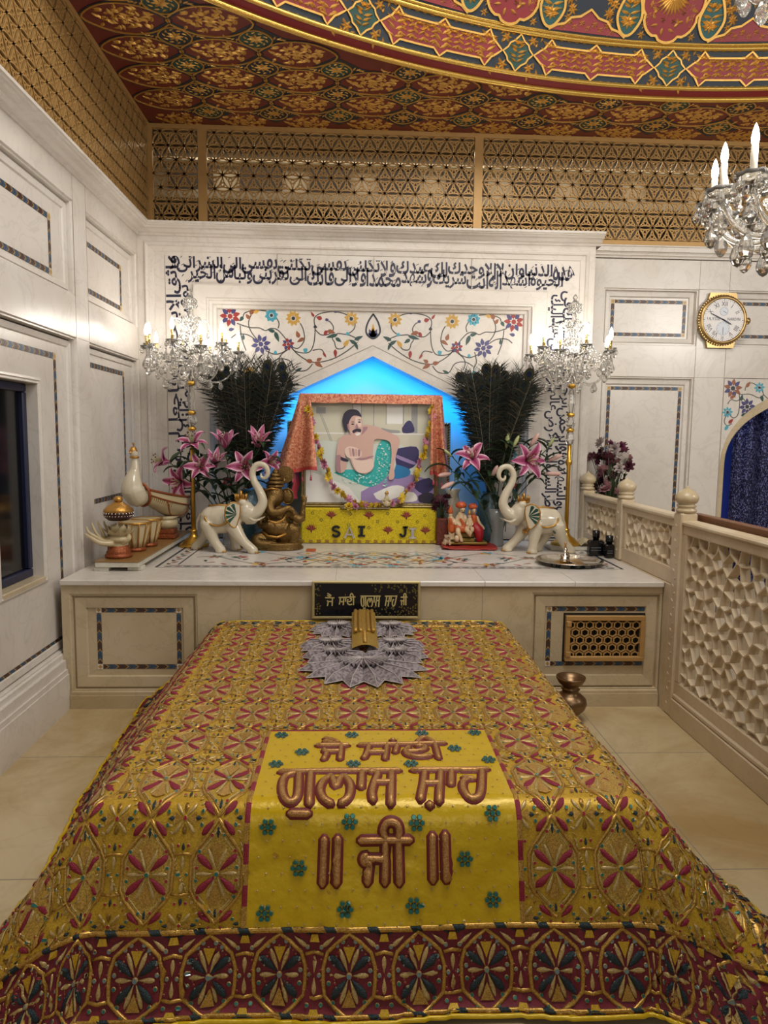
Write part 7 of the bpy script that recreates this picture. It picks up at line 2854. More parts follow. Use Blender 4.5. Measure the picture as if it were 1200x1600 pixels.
# ================================================================== stand, picture, shawl and garland
M['stand_cloth'] = gold_thread('bright_yellow_zari', 'b89c08', 'ead424', 0.4, 0.15, 210, 0.7)
st = thing('cloth_covered_stand', (0.13, 5.66, PZ + 0.001), 'low stand wrapped in yellow brocade cloth with red lotus motifs, under the picture', 'stand')
b = MB()
b.bbox(-0.545, 0.545, 0.0, 0.24, 0.0, 0.285, 0.012)
b.build('cover_cloth', ['stand_cloth'], st)
mo_ = MB()
Xs2 = frameX((0, 0, 0), (1, 0, 0), (0, 0, 1), (0, -1, 0))


def lotus(mb, x, z, s):
    for k, a in enumerate((0.35, 0.8, 1.2, pi / 2, pi - 1.2, pi - 0.8, pi - 0.35)):
        mb.prism(rot2(leaf_poly(s, s * 0.34), a, x, z), 0.0, 0.0015 + 0.0003 * k, 0 if k % 2 == 0 else 1, Xs2)
    mb.prism(rot2(leaf_poly(s * .55, s * .3), -pi / 2, x, z), 0, 0.0015, 0, Xs2)


def motif(fn, nm):
    global mo_
    mo_ = MB()
    fn(mo_)
    mo_.build(nm, MOT, st)


MOT = [simple('motif_red', '6e1e1e', 0.5), simple('motif_rust', '9a4a2a', 0.5), simple('motif_olive', '4d4a1c', 0.5)]
for (x, z) in ((-0.30, 0.235), (0.0, 0.235), (0.30, 0.235), (-0.46, 0.125), (0.155, 0.115), (0.455, 0.115)):
    motif(lambda q_: lotus(q_, x, z - 0.015, 0.05), 'lotus_motif')
for (x, z) in ((-0.45, 0.245), (-0.38, 0.19), (-0.15, 0.24), (-0.16, 0.15), (0.07, 0.18), (0.15, 0.245), (0.23, 0.18), (0.45, 0.23), (-0.52, 0.19), (0.39, 0.18), (-0.07, 0.10), (0.0, 0.13)):
    mo_ = MB()
    for q in range(5):
        mo_.prism(arc(x + 0.010 * cos(q * 1.257), z + 0.010 * sin(q * 1.257), 0.0045, 0, 2 * pi, 6)[:-1], 0, 0.0014, 2, Xs2)
    mo_.build('dot_motif', MOT, st)
sk = MB()
for i in range(34):
    x = -0.545 + 0.0325 * i
    sk.prism([(x, 0.006), (x + 0.03, 0.006), (x + 0.03, 0.03), (x, 0.03)], 0, 0.002, i % 2, Xs2)
sk.build('hem', ['zari', 'stand_cloth'], st)
tray = MB()
tray.bbox(-0.23, 0.17, -0.03, 0.05, 0.286, 0.296, 0.003)
tray.build('silver_ledge', ['silver'], st)

# letters on the front of the stand
for k, (ch_, x, z, h_, mt, lab) in enumerate((('S', -0.262, 0.055, 0.092, 'black', 'black letter S on the front of the yellow stand'), ('A', -0.155, 0.045, 0.092, 'silver', 'silver letter A on the front of the yellow stand'), ('I', -0.058, 0.058, 0.088, 'black', 'black letter I on the front of the yellow stand'), ('J', 0.292, 0.055, 0.088, 'black', 'black letter J on the front of the yellow stand'), ('I', 0.352, 0.045, 0.092, 'silver', 'silver letter I beside the black J on the yellow stand'))):
    if ch_ == 'I':
        poly = [(-.028, 0), (.028, 0), (.028, .016), (.012, .016), (.012, .072), (.028, .072), (.028, .088), (-.028, .088), (-.028, .072), (-.012, .072), (-.012, .016), (-.028, .016)]
        l = MB()
        l.prism(poly, 0.002, 0.014, 0, Xs2, True)
    elif ch_ == 'J':
        l = MB()
        l.strip([(0.0, .088), (0.002, .03), (-.006, .012), (-.022, .008), (-.036, .020), (-.036, .030)], 0.020, 0.002, 0.014, 0, Xs2)
        l.strip([(-.02, .082), (.022, .082)], 0.014, 0.002, 0.014, 0, Xs2)
    elif ch_ == 'S':
        l = MB()
        l.strip([q[:2] for q in smoothpath([(.026, .072), (.012, .082), (-.008, .082), (-.024, .070), (-.020, .054), (0, .046), (.022, .036), (.026, .020), (.010, .006), (-.012, .006), (-.028, .020)], 4)], 0.019, 0.002, 0.014, 0, Xs2)
    else:
        l = MB()
        l.strip([(-.038, 0), (0, .090), (.038, 0)], 0.018, 0.002, 0.014, 0, Xs2)
        l.strip([(-.022, .03), (.022, .03)], 0.014, 0.002, 0.013, 0, Xs2)
    o = l.build('letter_ornament', [mt], None, (0.13 + x, 5.66, PZ + 0.001 + z))
    tag(o, lab, 'letter', 'letters on the yellow stand')

# the framed photograph
pc = thing('framed_photograph', (0.138, 5.74, PZ + 0.288), 'large framed colour photograph of a smiling person reclining on a bed', 'picture')
Xp = frameX((0, 0, 0), (1, 0, 0), (0, 0.06, 0.998), (0, -0.998, 0.06))
W2, HT = 0.555, 0.88
f = MB()
f.frame(-W2, W2, 0.0, HT, [(0, -0.02), (0, 0.012), (0.006, 0.018), (0.014, 0.014), (0.022, 0.018), (0.034, 0.010), (0.038, 0.002)], 0, Xp)
f.add([(-W2, 0, -0.02), (W2, 0, -0.02), (W2, HT, -0.02), (-W2, HT, -0.02)], [(3, 2, 1, 0)], 0, False, Xp)
for k in range(44):
    relief_leaf(f, -W2 + 0.02 + k * (2 * W2 - .04) / 43, 0.017, 0.8 if k % 2 else 2.3, 0.02, 0.010, 0.004, 0, Xp, 0.014)
for k in range(34):
    for sg in (-1, 1):
        relief_leaf(f, sg * (W2 - 0.017), 0.02 + k * 0.025, 0.8 if k % 2 else 2.3, 0.02, 0.010, 0.004, 0, Xp, 0.014)
f.build('frame', [simple('old_gilt_frame', '7b6a42', 0.4, 0.6, noise_amt=0.3, scale=40)], pc)
PCOL = [simple('print_' + n_, c_, 0.35) for n_, c_ in (('wall', 'cdc9b4'), ('bed', 'cfd6cc'), ('hair', '2a2137'), ('skin', 'd0a99c'), ('skin_deep', 'a87f86'), ('turq', '2fb0ac'), ('navy', '30285c'), ('lilac', '9a84b4'), ('blue', '2277ae'), ('white', 'e8e6e0'), ('grey', '9a9a98'), ('turq_light', '7fd2cb'), ('skin_light', 'e6cbbd'))]
WA, BE, HA, SK, SD, TU, NV, LI, BL, WH, GY, TL2, SL = range(13)


def PX(cx, cy):
    return ((cx - 205) / 825 * 2 * (W2 - 0.037) - (W2 - 0.037), (755 - cy) / 605 * (HT - 0.075) + 0.037)


pm = MB()
layer = [0.0]


def pol(pts, col, smooth_=True):
    layer[0] += 0.00012
    q = [PX(*p) for p in pts]
    if smooth_:
        q = [r[:2] for r in smoothpath(q + [q[0]], 3)[:-1]]
    ar = sum(q[i][0] * q[(i + 1) % len(q)][1] - q[(i + 1) % len(q)][0] * q[i][1] for i in range(len(q)))
    if ar < 0:
        q = q[::-1]
    x0_, x1_ = -(W2 - 0.037), W2 - 0.037
    q = [(min(max(x, x0_), x1_), min(max(y, 0.037), HT - 0.038)) for x, y in q]
    pm.add([(*p, 0.002 + layer[0]) for p in q], [tuple(range(len(q)))], col, False, Xp)


pol([(205, 150), (1030, 150), (1030, 755), (205, 755)], WA, False)
for (x0, x1, y0, y1, c) in ((500, 560, 155, 330, GY), (505, 555, 160, 300, WH), (565, 625, 155, 275, WA), (720, 830, 155, 275, WH), (715, 720, 155, 280, GY), (825, 832, 155, 280, GY), (635, 640, 155, 300, GY), (880, 920, 155, 330, GY), (205, 1030, 332, 340, WH), (270, 330, 180, 218, GY)):
    pol([(x0, y0), (x1, y0), (x1, y1), (x0, y1)], c, False)
pol([(820, 300), (850, 260), (880, 260), (900, 320), (830, 330)], NV)
pol([(690, 300), (740, 310), (800, 315), (800, 330), (690, 325)], GY)
for x in (290, 300):
    pol([(x, 220), (x + 3, 220), (x + 75, 385), (x + 72, 385)], GY, False)
pol([(205, 395), (330, 380), (520, 400), (800, 400), (1030, 480), (1030, 755), (205, 755)], BE, False)
pol([(205, 560), (300, 590), (480, 660), (560, 755), (205, 755)], WH, False)
pol([(560, 690), (650, 640), (740, 590), (880, 580), (1030, 620), (1030, 755), (560, 755)], LI, False)
pol([(640, 700), (760, 650), (840, 660), (800, 720), (680, 740)], WH)
pol([(880, 640), (1000, 600), (1030, 660), (960, 700)], NV)
pol([(930, 710), (980, 690), (1030, 700), (1030, 750), (940, 750)], HA)
pol([(800, 690), (900, 690), (920, 740), (820, 745)], WH)
pol([(790, 425), (915, 412), (928, 495), (870, 548), (785, 520)], NV)
pol([(790, 462), (905, 505), (900, 522), (788, 482)], LI)
pol([(785, 520), (870, 548), (865, 590), (770, 605)], BL)
pol([(385, 575), (430, 560), (510, 556), (590, 585), (640, 520), (655, 440), (690, 375), (752, 372), (775, 430), (760, 520), (730, 590), (650, 652), (590, 655), (490, 618)], TU)
rd = random.Random(5)
for k in range(150):
    a, b_ = rd.random(), rd.random()
    cx, cy = (660 + 100 * a, 390 + 200 * b_) if k % 2 else (440 + 280 * a, 570 + 60 * b_ + 20 * a)
    if (cx > 640 + (cy - 380) * -0.0 and cy < 640 - (cx - 600) * 0.35) or cy > 575:
        pol([(cx, cy), (cx + 9, cy + 2), (cx + 7, cy + 8), (cx - 2, cy + 6)], TL2 if k % 3 else WH, False)
# body, arms and head of the person in the print
pol([(440, 352), (500, 335), (560, 290), (640, 290), (720, 322), (790, 350), (806, 385), (790, 440), (770, 520), (775, 590), (760, 612), (738, 610), (742, 560), (752, 500), (752, 430), (740, 385), (690, 370), (645, 372), (636, 420), (632, 480), (642, 530), (620, 565), (575, 578), (525, 562), (492, 500), (470, 420)], SK)
pol([(440, 352), (412, 385), (400, 470), (398, 545), (412, 572), (445, 572), (466, 540), (462, 500), (455, 450), (480, 400), (500, 350)], SK)
pol([(400, 470), (398, 545), (412, 572), (430, 572), (425, 520), (430, 470)], SD)
pol([(495, 480), (560, 500), (630, 490), (640, 530), (615, 562), (575, 575), (528, 560)], SL)
pol([(500, 470), (560, 485), (630, 470), (630, 480), (560, 498), (500, 485)], SD)
pol([(455, 430), (480, 415), (520, 420), (556, 440), (560, 470), (530, 488), (480, 485), (458, 465)], SL)
for k in range(4):
    pol([(478 + 20 * k, 425 + 3 * k), (492 + 20 * k, 428 + 3 * k), (500 + 17 * k, 470), (488 + 17 * k, 472)], SD if k % 2 else SK)
pol([(428, 478), (475, 495), (472, 508), (432, 500)], HA)
pol([(480, 335), (560, 300), (600, 300), (560, 345), (500, 352)], SD)
pol([(468, 260), (490, 222), (530, 215), (558, 240), (568, 290), (562, 335), (545, 368), (520, 372), (495, 350), (478, 310)], SK)
pol([(520, 240), (552, 240), (560, 285), (545, 300), (520, 280)], SL)
pol([(436, 262), (445, 222), (470, 198), (505, 192), (540, 202), (560, 238), (540, 232), (505, 232), (482, 262), (474, 300), (466, 328), (452, 320)], HA)
pol([(500, 322), (520, 310), (545, 308), (558, 316), (552, 330), (530, 326), (508, 336)], HA)
pol([(520, 338), (552, 330), (548, 345), (528, 350)], WH)
for (x, y) in ((503, 283), (546, 270)):
    pol([(x - 12, y - 2), (x, y - 6), (x + 10, y - 2), (x, y + 4)], HA)
    pol([(x - 14, y - 14), (x, y - 18), (x + 12, y - 13), (x, y - 13)], HA)
pol([(528, 275), (540, 300), (530, 308), (520, 302)], SD)
pol([(468, 285), (476, 280), (484, 310), (474, 315)], SD)
pm.build('print', PCOL, pc)

# orange shawl over the top corners of the frame
M['shawl'] = gold_thread('orange_brocade', 'b04a40', 'e0a67a', 0.42, 0.2, 95, 0.7)
sh = thing('shawl', (0.138, 5.74, PZ + 0.288), 'orange brocade shawl draped over the top and sides of the framed photograph', 'shawl')
s1 = MB()
TB = 0.90


def top_fold(s, t):
    x = -W2 - 0.01 + (2 * W2 + 0.02) * s
    return (x, -0.028 - 0.012 * t + 0.075 * (1 - t) * 0 + 0.05 * 0, TB + 0.004 - 0.072 * t + 0.004 * noise.noise((x * 7, t * 3, 1)) * (1 + t))


s1.grid(top_fold, 40, 4, 0)
s1.grid(lambda s, t: (-W2 - 0.01 + (2 * W2 + 0.02) * s, -0.028 + 0.10 * t, TB + 0.004 + 0.004 * noise.noise((s * 7, t * 2, 4))), 40, 3, 0)
o = s1.build('top_fold', ['shawl'], sh)


def side(sg):
    w = MB()

    def fn(s, t):       # s from the frame edge outward, t downwards
        low = 0.575 if sg < 0 else 0.60
        z = TB - 0.01 - low * t - 0.02 * s * t
        xi = W2 - 0.075 - 0.06 * t * (1 if sg < 0 else .2)
        xo = W2 + 0.012 + (0.195 if sg < 0 else 0.075) * t ** 1.1
        x = xi + (xo - xi) * s
        y = -0.05 - 0.05 * sin(s * 9.5 + 0.6) * t - 0.06 * t * (1 - s) + 0.03 * s * t
        return (sg * x, y, z + 0.010 * sin(s * 9) * t)
    w.grid(fn, 26, 18, 0)
    q = w.build('side_drape', ['shawl'], sh)
    h = MB()
    h.grid(lambda s, t: (lambda p: (p[0], p[1] - 0.002, p[2] + 0.012 - 0.03 * t))(fn(s, 1.0)), 26, 2, 0)
    h.build('hem', [simple('shawl_hem', 'b8453f', 0.5)], q)
    for k in range(4):
        p = fn(0.15 + 0.22 * k, 1.0)
        ts = MB()
        ts.tube([(p[0], p[1], p[2] - 0.01), (p[0] + 0.004, p[1], p[2] - 0.06)], 0.0018, 5)
        ts.tube([(p[0] + 0.004, p[1], p[2] - 0.06), (p[0] + 0.004, p[1], p[2] - 0.10)], [0.005, 0.010], 6)
        ts.build('tassel', [simple('tassel_pink', 'b4485a', 0.6)], q)


side(-1)
side(1)
tl = MB()
tl.grid(lambda s, t: (-W2 - 0.075 + 0.05 * s - 0.012 * sin(t * 9), 0.02 + 0.03 * s, 0.36 - 0.30 * t), 6, 12, 0)
tl.build('hanging_end', [simple('shawl_end', 'a8323c', 0.5)], sh)

# garland of yellow and pink blossoms
M['petal_yellow'] = simple('yellow_petal', 'd3b22c', 0.55, noise_amt=0.15, scale=50)
M['petal_pink'] = simple('pink_petal', 'c47f9a', 0.55, noise_amt=0.15, scale=50)


def blossom(mat, rd, r=0.024):
    q = MB()
    for ring_, (n_, el) in enumerate(((7, 0.15), (6, 0.7), (4, 1.2))):
        for k in range(n_):
            a = 2 * pi * k / n_ + ring_ * .4
            L_ = r * (1 - 0.15 * ring_)
            c, s_ = cos(a), sin(a)
            pts = [(0, 0, 0)] + [(t * L_ * cos(el), w, t * L_ * sin(el) + (0.003 if abs(w) > 0 else 0)) for t, w in ((.55, -.3 * r), (1.0, -.16 * r), (1.05, .16 * r), (.55, .3 * r))]
            q.add([(p[0] * c - p[1] * s_, p[0] * s_ + p[1] * c, p[2]) for p in pts], [(0, 1, 2, 3, 4)], 0, False)
    return mesh_of(q, [mat])


bl_y = [blossom('petal_yellow', None, r) for r in (0.035, 0.031)]
bl_p = [blossom('petal_pink', None, r) for r in (0.033, 0.030)]
ga = thing('flower_garland', (0.138, 5.74, PZ + 0.288), 'garland of yellow and pink blossoms hung in a U over the framed photograph', 'garland')
gp = smoothpath([PX(*p) for p in ((212, 165), (238, 240), (252, 310), (268, 375), (300, 450), (325, 520), (352, 590), (385, 650), (440, 705), (520, 748), (600, 768), (680, 768), (750, 755), (805, 735), (850, 690), (890, 630), (915, 570), (940, 500), (955, 440), (975, 370), (990, 310), (1002, 240), (1012, 165))], 6)
ln = MB()
ln.tube([(p[0], -0.05, p[1]) for p in gp], 0.003, 5)
ln.build('string', ['inlay_green'], ga)
acc, last, k = 0.0, gp[0], 0
SP = 0.031
for p in gp:
    acc += hypot(p[0] - last[0], p[1] - last[1])
    last = p
    if acc >= SP:
        acc = 0
        ye = (k % 5) not in (2, 3)
        o = child('yellow_blossom' if ye else 'pink_blossom', (bl_y if ye else bl_p)[k % 2], ga, (p[0] + 0.006 * sin(k * 2.3), -0.056 - 0.006 * (k % 2), p[1]), (pi / 2 + 0.3 * sin(k * 1.7), 0.4 * sin(k * 2.9), k))
        k += 1
tw = thing('cream_idol', (0.27, 5.655, PZ + 0.298), 'tiny cream and gold seated idol at the foot of the framed photograph', 'figurine')
b = MB()
b.ball((0, 0, 0.03), (0.034, 0.026, 0.03), 12)
b.ball((0, 0, 0.066), (0.022, 0.02, 0.026), 12)
b.ball((0, 0, 0.096), (0.014, 0.014, 0.016), 10)
b.tube([(-.03, -.012, .03), (-.036, -.02, .06), (-.014, -.024, .06)], 0.008, 8)
b.tube([(.03, -.012, .03), (.036, -.02, .06), (.014, -.024, .06)], 0.008, 8)
remeshed(b, 0.0035, 2).build('body', ['cream_resin'], tw)
b = MB()
b.lathe([(0.015, 0), (0.018, 0.006), (0.008, 0.02), (0, 0.03)], 10, Matrix.Translation((0, 0, 0.106)))
b.build('crown', ['gold_paint'], tw)
for k, (dx, m_) in enumerate(((-0.13, 'y'), (-0.085, 'p'), (-0.04, 'y'), (0.0, 'p'), (0.05, 'y'))):
    o = child('loose_blossom', (bl_y if m_ == 'y' else bl_p)[0], None, (0.10 + dx, 5.645 - 0.008 * (k % 2), PZ + 0.300), (0.9, 0, k), 1.1)
    tag(o, ('yellow' if m_ == 'y' else 'pink') + ' loose blossom lying on the silver ledge below the photograph', 'blossom', ('yellow' if m_ == 'y' else 'pink') + ' loose blossoms under the photograph')

# board with rope border standing behind the picture
bk = thing('rope_edged_board', (0.135, 6.04, PZ + 0.001), 'grey board with rope border standing behind the framed photograph', 'board')
b = MB()
b.bbox(-0.69, 0.69, 0.0, 0.02, 0.0, 0.985, 0.004)
b.build('panel', [simple('grey_panel', '8f8e84', 0.6)], bk)
for (p, q) in (((-0.675, 0.02), (-0.675, 0.97)), ((0.675, 0.02), (0.675, 0.97)), ((-0.675, 0.97), (0.675, 0.97))):
    n_ = int(hypot(q[0] - p[0], q[1] - p[1]) / 0.022)
    b = MB()
    for ph in (0, pi):
        b.tube([(p[0] + (q[0] - p[0]) * i / (4 * n_) + 0.006 * cos(i * pi / 2 + ph) * (1 if p[0] == q[0] else 0), -0.010 + 0.006 * sin(i * pi / 2 + ph), p[1] + (q[1] - p[1]) * i / (4 * n_) + 0.006 * cos(i * pi / 2 + ph) * (0 if p[0] == q[0] else 1)) for i in range(4 * n_ + 1)], 0.007, 5, 0 if ph else 1)
    b.build('rope_border', ['chev_gold', 'chev_dark'], bk)

# ================================================================== lilies in vases
M['lily_pink'] = simple('lily_pink', 'b0577f', 0.5, noise_amt=0.12, scale=30)
M['lily_deep'] = simple('lily_deep', '8c2b56', 0.5)
M['lily_edge'] = simple('lily_edge', 'd9aebd', 0.5)
M['lily_bud'] = simple('lily_bud', 'cfa79c', 0.5, noise_amt=0.2, scale=20)
M['lily_green_bud'] = simple('lily_green_bud', 'a9b07a', 0.5)
M['leaf_green'] = simple('lily_leaf', '2c4226', 0.45, noise_amt=0.25, scale=12)
M['stem_green'] = simple('lily_stem', '3f5230', 0.5)
M['anther'] = simple('anther', '6a3116', 0.6)


def lily_petal_mesh(L_, W_, curl, cols):
    p = MB()
    nu, nv = 6, 8
    P = []
    for j in range(nv + 1):
        t = j / nv
        e = 1.25 - 1.75 * curl * t ** 1.3
        for i in range(nu + 1):
            s = 2 * i / nu - 1
            w = W_ * 0.5 * (sin(pi * (0.10 + 0.90 * t) ** 0.85) + 0.02) * s
            P.append((w, t, s))
    # integrate the bend along the petal
    pos = [(0.0, 0.0)]
    for j in range(nv):
        t = (j + .5) / nv
        e = 1.2 - 2.1 * curl * t ** 1.4
        pos.append((pos[-1][0] + L_ / nv * cos(e), pos[-1][1] + L_ / nv * sin(e)))
    vs = [(pos[k // (nu + 1)][0], w, pos[k // (nu + 1)][1] + 0.10 * W_ * s * s + 0.05 * W_ * sin(9 * t) * abs(s)) for k, (w, t, s) in enumerate(P)]
    fs, ms = [], []
    for j in range(nv):
        for i in range(nu):
            a = j * (nu + 1) + i
            fs.append((a, a + 1, a + nu + 2, a + nu + 1))
            ms.append(2 if i in (0, nu - 1) and j > 0 else (1 if i in (2, 3) and j < 7 else 0))
    p.v, p.f, p.m, p.s = vs, fs, ms, [True] * len(fs)
    return mesh_of(p, cols)


pet_a = lily_petal_mesh(0.105, 0.044, 0.95, ['lily_pink', 'lily_deep', 'lily_edge'])
pet_b = lily_petal_mesh(0.10, 0.036, 1.1, ['lily_pink', 'lily_deep', 'lily_edge'])
pet_half = lily_petal_mesh(0.105, 0.040, 0.35, ['lily_pink', 'lily_pink', 'lily_edge'])
_b = MB()
for k in range(6):
    a = 2 * pi * k / 6 + .3
    tip = (0.022 * cos(a), 0.022 * sin(a), 0.072)
    _b.tube([(0, 0, 0.01), (0.010 * cos(a), 0.010 * sin(a), 0.045), tip], 0.0012, 4, 1)
    _b.ball(tip, (0.005, 0.005, 0.003), 6, 0)
_b.tube([(0, 0, 0.01), (0, 0, 0.085)], 0.0018, 5, 1)
stamen_me = mesh_of(_b, ['anther', 'lily_green_bud'])
_b = MB()
_b.lathe([(0, 0), (0.008, 0.004), (0.014, 0.03), (0.0165, 0.06), (0.012, 0.09), (0.004, 0.106), (0, 0.108)], 9, None, 0, True, 0.10, 3)
bud_me = mesh_of(_b, ['lily_bud'])
bud_g_me = mesh_of(_b, ['lily_green_bud'])


def leaf_mesh(L_, W_, droop):
    p = MB()
    pos = [(0.0, 0.0)]
    for j in range(7):
        e = 0.9 - droop * (j + .5) / 7
        pos.append((pos[-1][0] + L_ / 7 * cos(e), pos[-1][1] + L_ / 7 * sin(e)))
    p.grid(lambda s, t: (pos[int(round(t * 7))][0], W_ * .5 * (2 * s - 1) * sin(pi * (0.06 + 0.94 * t) ** 0.8), pos[int(round(t * 7))][1] + W_ * 0.22 * abs(2 * s - 1)), 4, 7, 0)
    return mesh_of(p, ['leaf_green'])


lf_me = [leaf_mesh(0.20, 0.052, 1.3), leaf_mesh(0.17, 0.046, 0.8), leaf_mesh(0.24, 0.058, 1.9)]


def lily(base, head, label, group, kind='open', aim=(0, -0.75, 0.5), size=1.0, leaves=5, seed=0):
    """one stem from the vase mouth (or its foot) up to the flower"""
    rd = random.Random(seed)
    t = thing('lily_stem', base, label, 'lily', group)
    B, Hh = Vector(base), Vector(head)
    d = Hh - B
    A = Vector(aim).normalized()
    mid = Vector((d.x * 0.35, d.y * 0.35, d.z * 0.6))
    pts = smoothpath([(0, 0, 0), tuple(mid), tuple(d - A * 0.03 * size), tuple(d)], 6)
    s_ = MB()
    s_.tube(pts, interp_r([0.0048, 0.0035], len(pts)), 6)
    s_.build('stem', ['stem_green'], t)
    rot = A.to_track_quat('Z', 'Y')
    if kind in ('open', 'half'):
        fl_ = bpy.data.objects.new('flower', stamen_me)
        COL.objects.link(fl_)
        fl_.parent = t
        fl_.location = d
        fl_.rotation_mode = 'QUATERNION'
        fl_.rotation_quaternion = rot
        fl_.scale = (size, size, size)
        for k in range(6):
            child('petal', pet_half if kind == 'half' else (pet_a if k % 2 else pet_b), fl_, (0, 0, 0.004 * (k % 2)), (rd.uniform(-.12, .12), rd.uniform(-.15, .15), pi / 3 * k + rd.uniform(-.1, .1)))
    else:
        o = child('bud', bud_me if kind == 'bud' else bud_g_me, t, tuple(d))
        o.rotation_mode = 'QUATERNION'
        o.rotation_quaternion = rot
        o.scale = (size, size, size)
    for k in range(leaves):
        i = int((0.25 + 0.6 * (k + rd.random() * .6) / max(leaves, 1)) * (len(pts) - 1))
        child('leaf', lf_me[k % 3], t, pts[i], (0, 0, rd.uniform(0, 2 * pi) if k else -pi / 2), rd.uniform(0.75, 1.1))
    return t


def glass_vase(loc, label, h, r0, r1, mat='vase_glass', flutes=12):
    v = thing('flower_vase', loc, label, 'vase')
    b = MB()
    out = [(r0 * 1.1, 0.0), (r0, 0.012), (r0 * .92, h * .3), (r0 * 1.05, h * .65), (r1, h)]
    inn = [(r1 - .006, h), (r0 * 1.05 - .007, h * .65), (r0 * .92 - .007, h * .3), (r0 - .008, 0.025), (0.0, 0.022)]
    b.lathe([(0, 0)] + out + inn, 36, None, 0, True, 0.035, flutes)
    b.build('body', [mat], v)
    return v


def lx(u, v, y):     # where a picture direction meets the plane at depth y (measured beforehand with the camera's numbers)
    k = y / 1111.2
    return (0.0012 + (u - 546.6) * k * 1.0035, 1.65 + (672.6 + 0.0125 * (u - 545) - v) * k)


VL = (-0.96, 5.60, PZ + 0.001)
glass_vase(VL, 'clear fluted glass vase of pink lilies behind the left elephant statue', 0.26, 0.062, 0.085)
GL = 'pink lilies in the vase behind the left elephant'
LIL = [((302, 690), 'open', (-.1, -.5, .8), 1.0, 'topmost pink lily on the left of the left bouquet, facing up'),
       ((262, 715), 'open', (-.8, -.5, .35), 1.0, 'leftmost pink lily, nearest the peacock boat, facing left'),
       ((285, 742), 'open', (-.4, -.9, -.1), 1.1, 'low pink lily at the left of the left bouquet, facing the room'),
       ((312, 722), 'open', (.1, -.9, .3), 0.95, 'pink lily in the middle of the left bouquet, below the topmost one'),
       ((333, 722), 'half', (.2, -.4, .8), 0.95, 'half open pink lily in the middle of the left bouquet'),
       ((350, 692), 'half', (0, -.3, .95), 1.0, 'upright half open pink lily below the left feather fan'),
       ((379, 722), 'open', (.15, -1, .15), 1.15, 'large pink lily facing the room above the left elephant'),
       ((400, 690), 'half', (.15, -.6, .7), 1.05, 'pink lily high at the right of the left bouquet'),
       ((413, 715), 'open', (.6, -.7, .2), 0.9, 'rightmost pink lily of the left bouquet, above the raised trunk')]
for k, ((u, v), kind, aim, sz, lab) in enumerate(LIL):
    y = 5.48 + 0.05 * (k % 3)
    x, z = lx(u, v, y)
    lily((VL[0] + 0.03 * cos(k * 1.3), VL[1] + 0.03 * sin(k * 1.3), VL[2] + 0.05), (x, y, z), lab, GL, kind, aim, sz * 1.6, 9, k)
VR_ = (1.155, 5.62, PZ + 0.001)
glass_vase(VR_, 'tall clear fluted glass vase of pink lilies beside the right elephant', 0.30, 0.058, 0.085)
GR_ = 'lilies in the glass vase beside the right elephant'
LIR = [((733, 712), 'open', (-.2, -.7, .6), 1.15, 'pink lily at the left of the right bouquet, beside the shawl'),
       ((815, 712), 'open', (.3, -.9, .1), 1.3, 'large pink lily above the right elephant trunk'),
       ((823, 690), 'bud', (.5, -.3, .9), 1.0, 'pale pink bud rising behind the large right lily'),
       ((785, 692), 'greenbud', (.1, -.2, 1), 1.0, 'creamy white bud standing high in the right bouquet'),
       ((797, 690), 'greenbud', (.4, -.2, 1), 0.75, 'small green bud beside the creamy white bud'),
       ((764, 738), 'bud', (.3, -.5, .9), 0.9, 'pink bud in the middle of the right bouquet'),
       ((700, 732), 'bud', (-.9, -.5, -.1), 1.0, 'drooping pink bud at the far left of the right bouquet'),
       ((700, 705), 'greenbud', (-.6, -.3, .5), 0.7, 'small green bud beside the shawl edge'),
       ((705, 745), 'bud', (-.9, -.4, -.4), 1.0, 'lowest pink bud at the left of the right bouquet'),
       ((852, 712), 'bud', (.8, -.4, .4), 0.95, 'pale bud reaching right over the calligraphy'),
       ((848, 732), 'bud', (.95, -.3, 0), 1.0, 'pink bud pointing right above the elephant ear'),
       ((852, 690), 'greenbud', (.5, -.2, .9), 0.7, 'dark green bud at the far right of the right bouquet')]
for k, ((u, v), kind, aim, sz, lab) in enumerate(LIR):
    y = 5.50 + 0.04 * (k % 4)
    x, z = lx(u, v, y)
    lily((VR_[0] + 0.03 * cos(k * 1.3), VR_[1] + 0.03 * sin(k * 1.3), VR_[2] + 0.05), (x, y, z), lab, GR_, kind, aim, sz * (1.55 if kind == 'open' else 1.2), 6, 40 + k)

# jars that carry the feathers, and a white fluted vase
M['teal_glass'] = simple('mottled_teal_glass', '3c5a63', 0.12, spec=0.7, noise_amt=0.5, scale=60, bump=0.4, bscale=80)
for (x, lab) in ((-0.83, 'mottled teal jar under the left peacock feathers'), (1.11, 'mottled teal jar under the right peacock feathers')):
    v = thing('feather_jar', (x, 5.70, PZ + 0.001), lab, 'jar')
    b = MB()
    b.lathe([(0, 0), (0.07, 0), (0.10, 0.05), (0.115, 0.16), (0.105, 0.28), (0.07, 0.37), (0.055, 0.41), (0.065, 0.425), (0.05, 0.42), (0.0, 0.40)], 28)
    b.build('body', ['teal_glass'], v)
v = thing('white_vase', (0.815, 5.80, PZ + 0.001), 'white fluted vase behind the painted deity family', 'vase')
b = MB()
b.lathe([(0, 0), (0.05, 0), (0.045, 0.03), (0.06, 0.12), (0.075, 0.25), (0.06, 0.34), (0.05, 0.40), (0.07, 0.44), (0.06, 0.44), (0.03, 0.36), (0, 0.35)], 32, None, 0, True, 0.04, 14)
b.build('body', ['cream_glaze'], v)


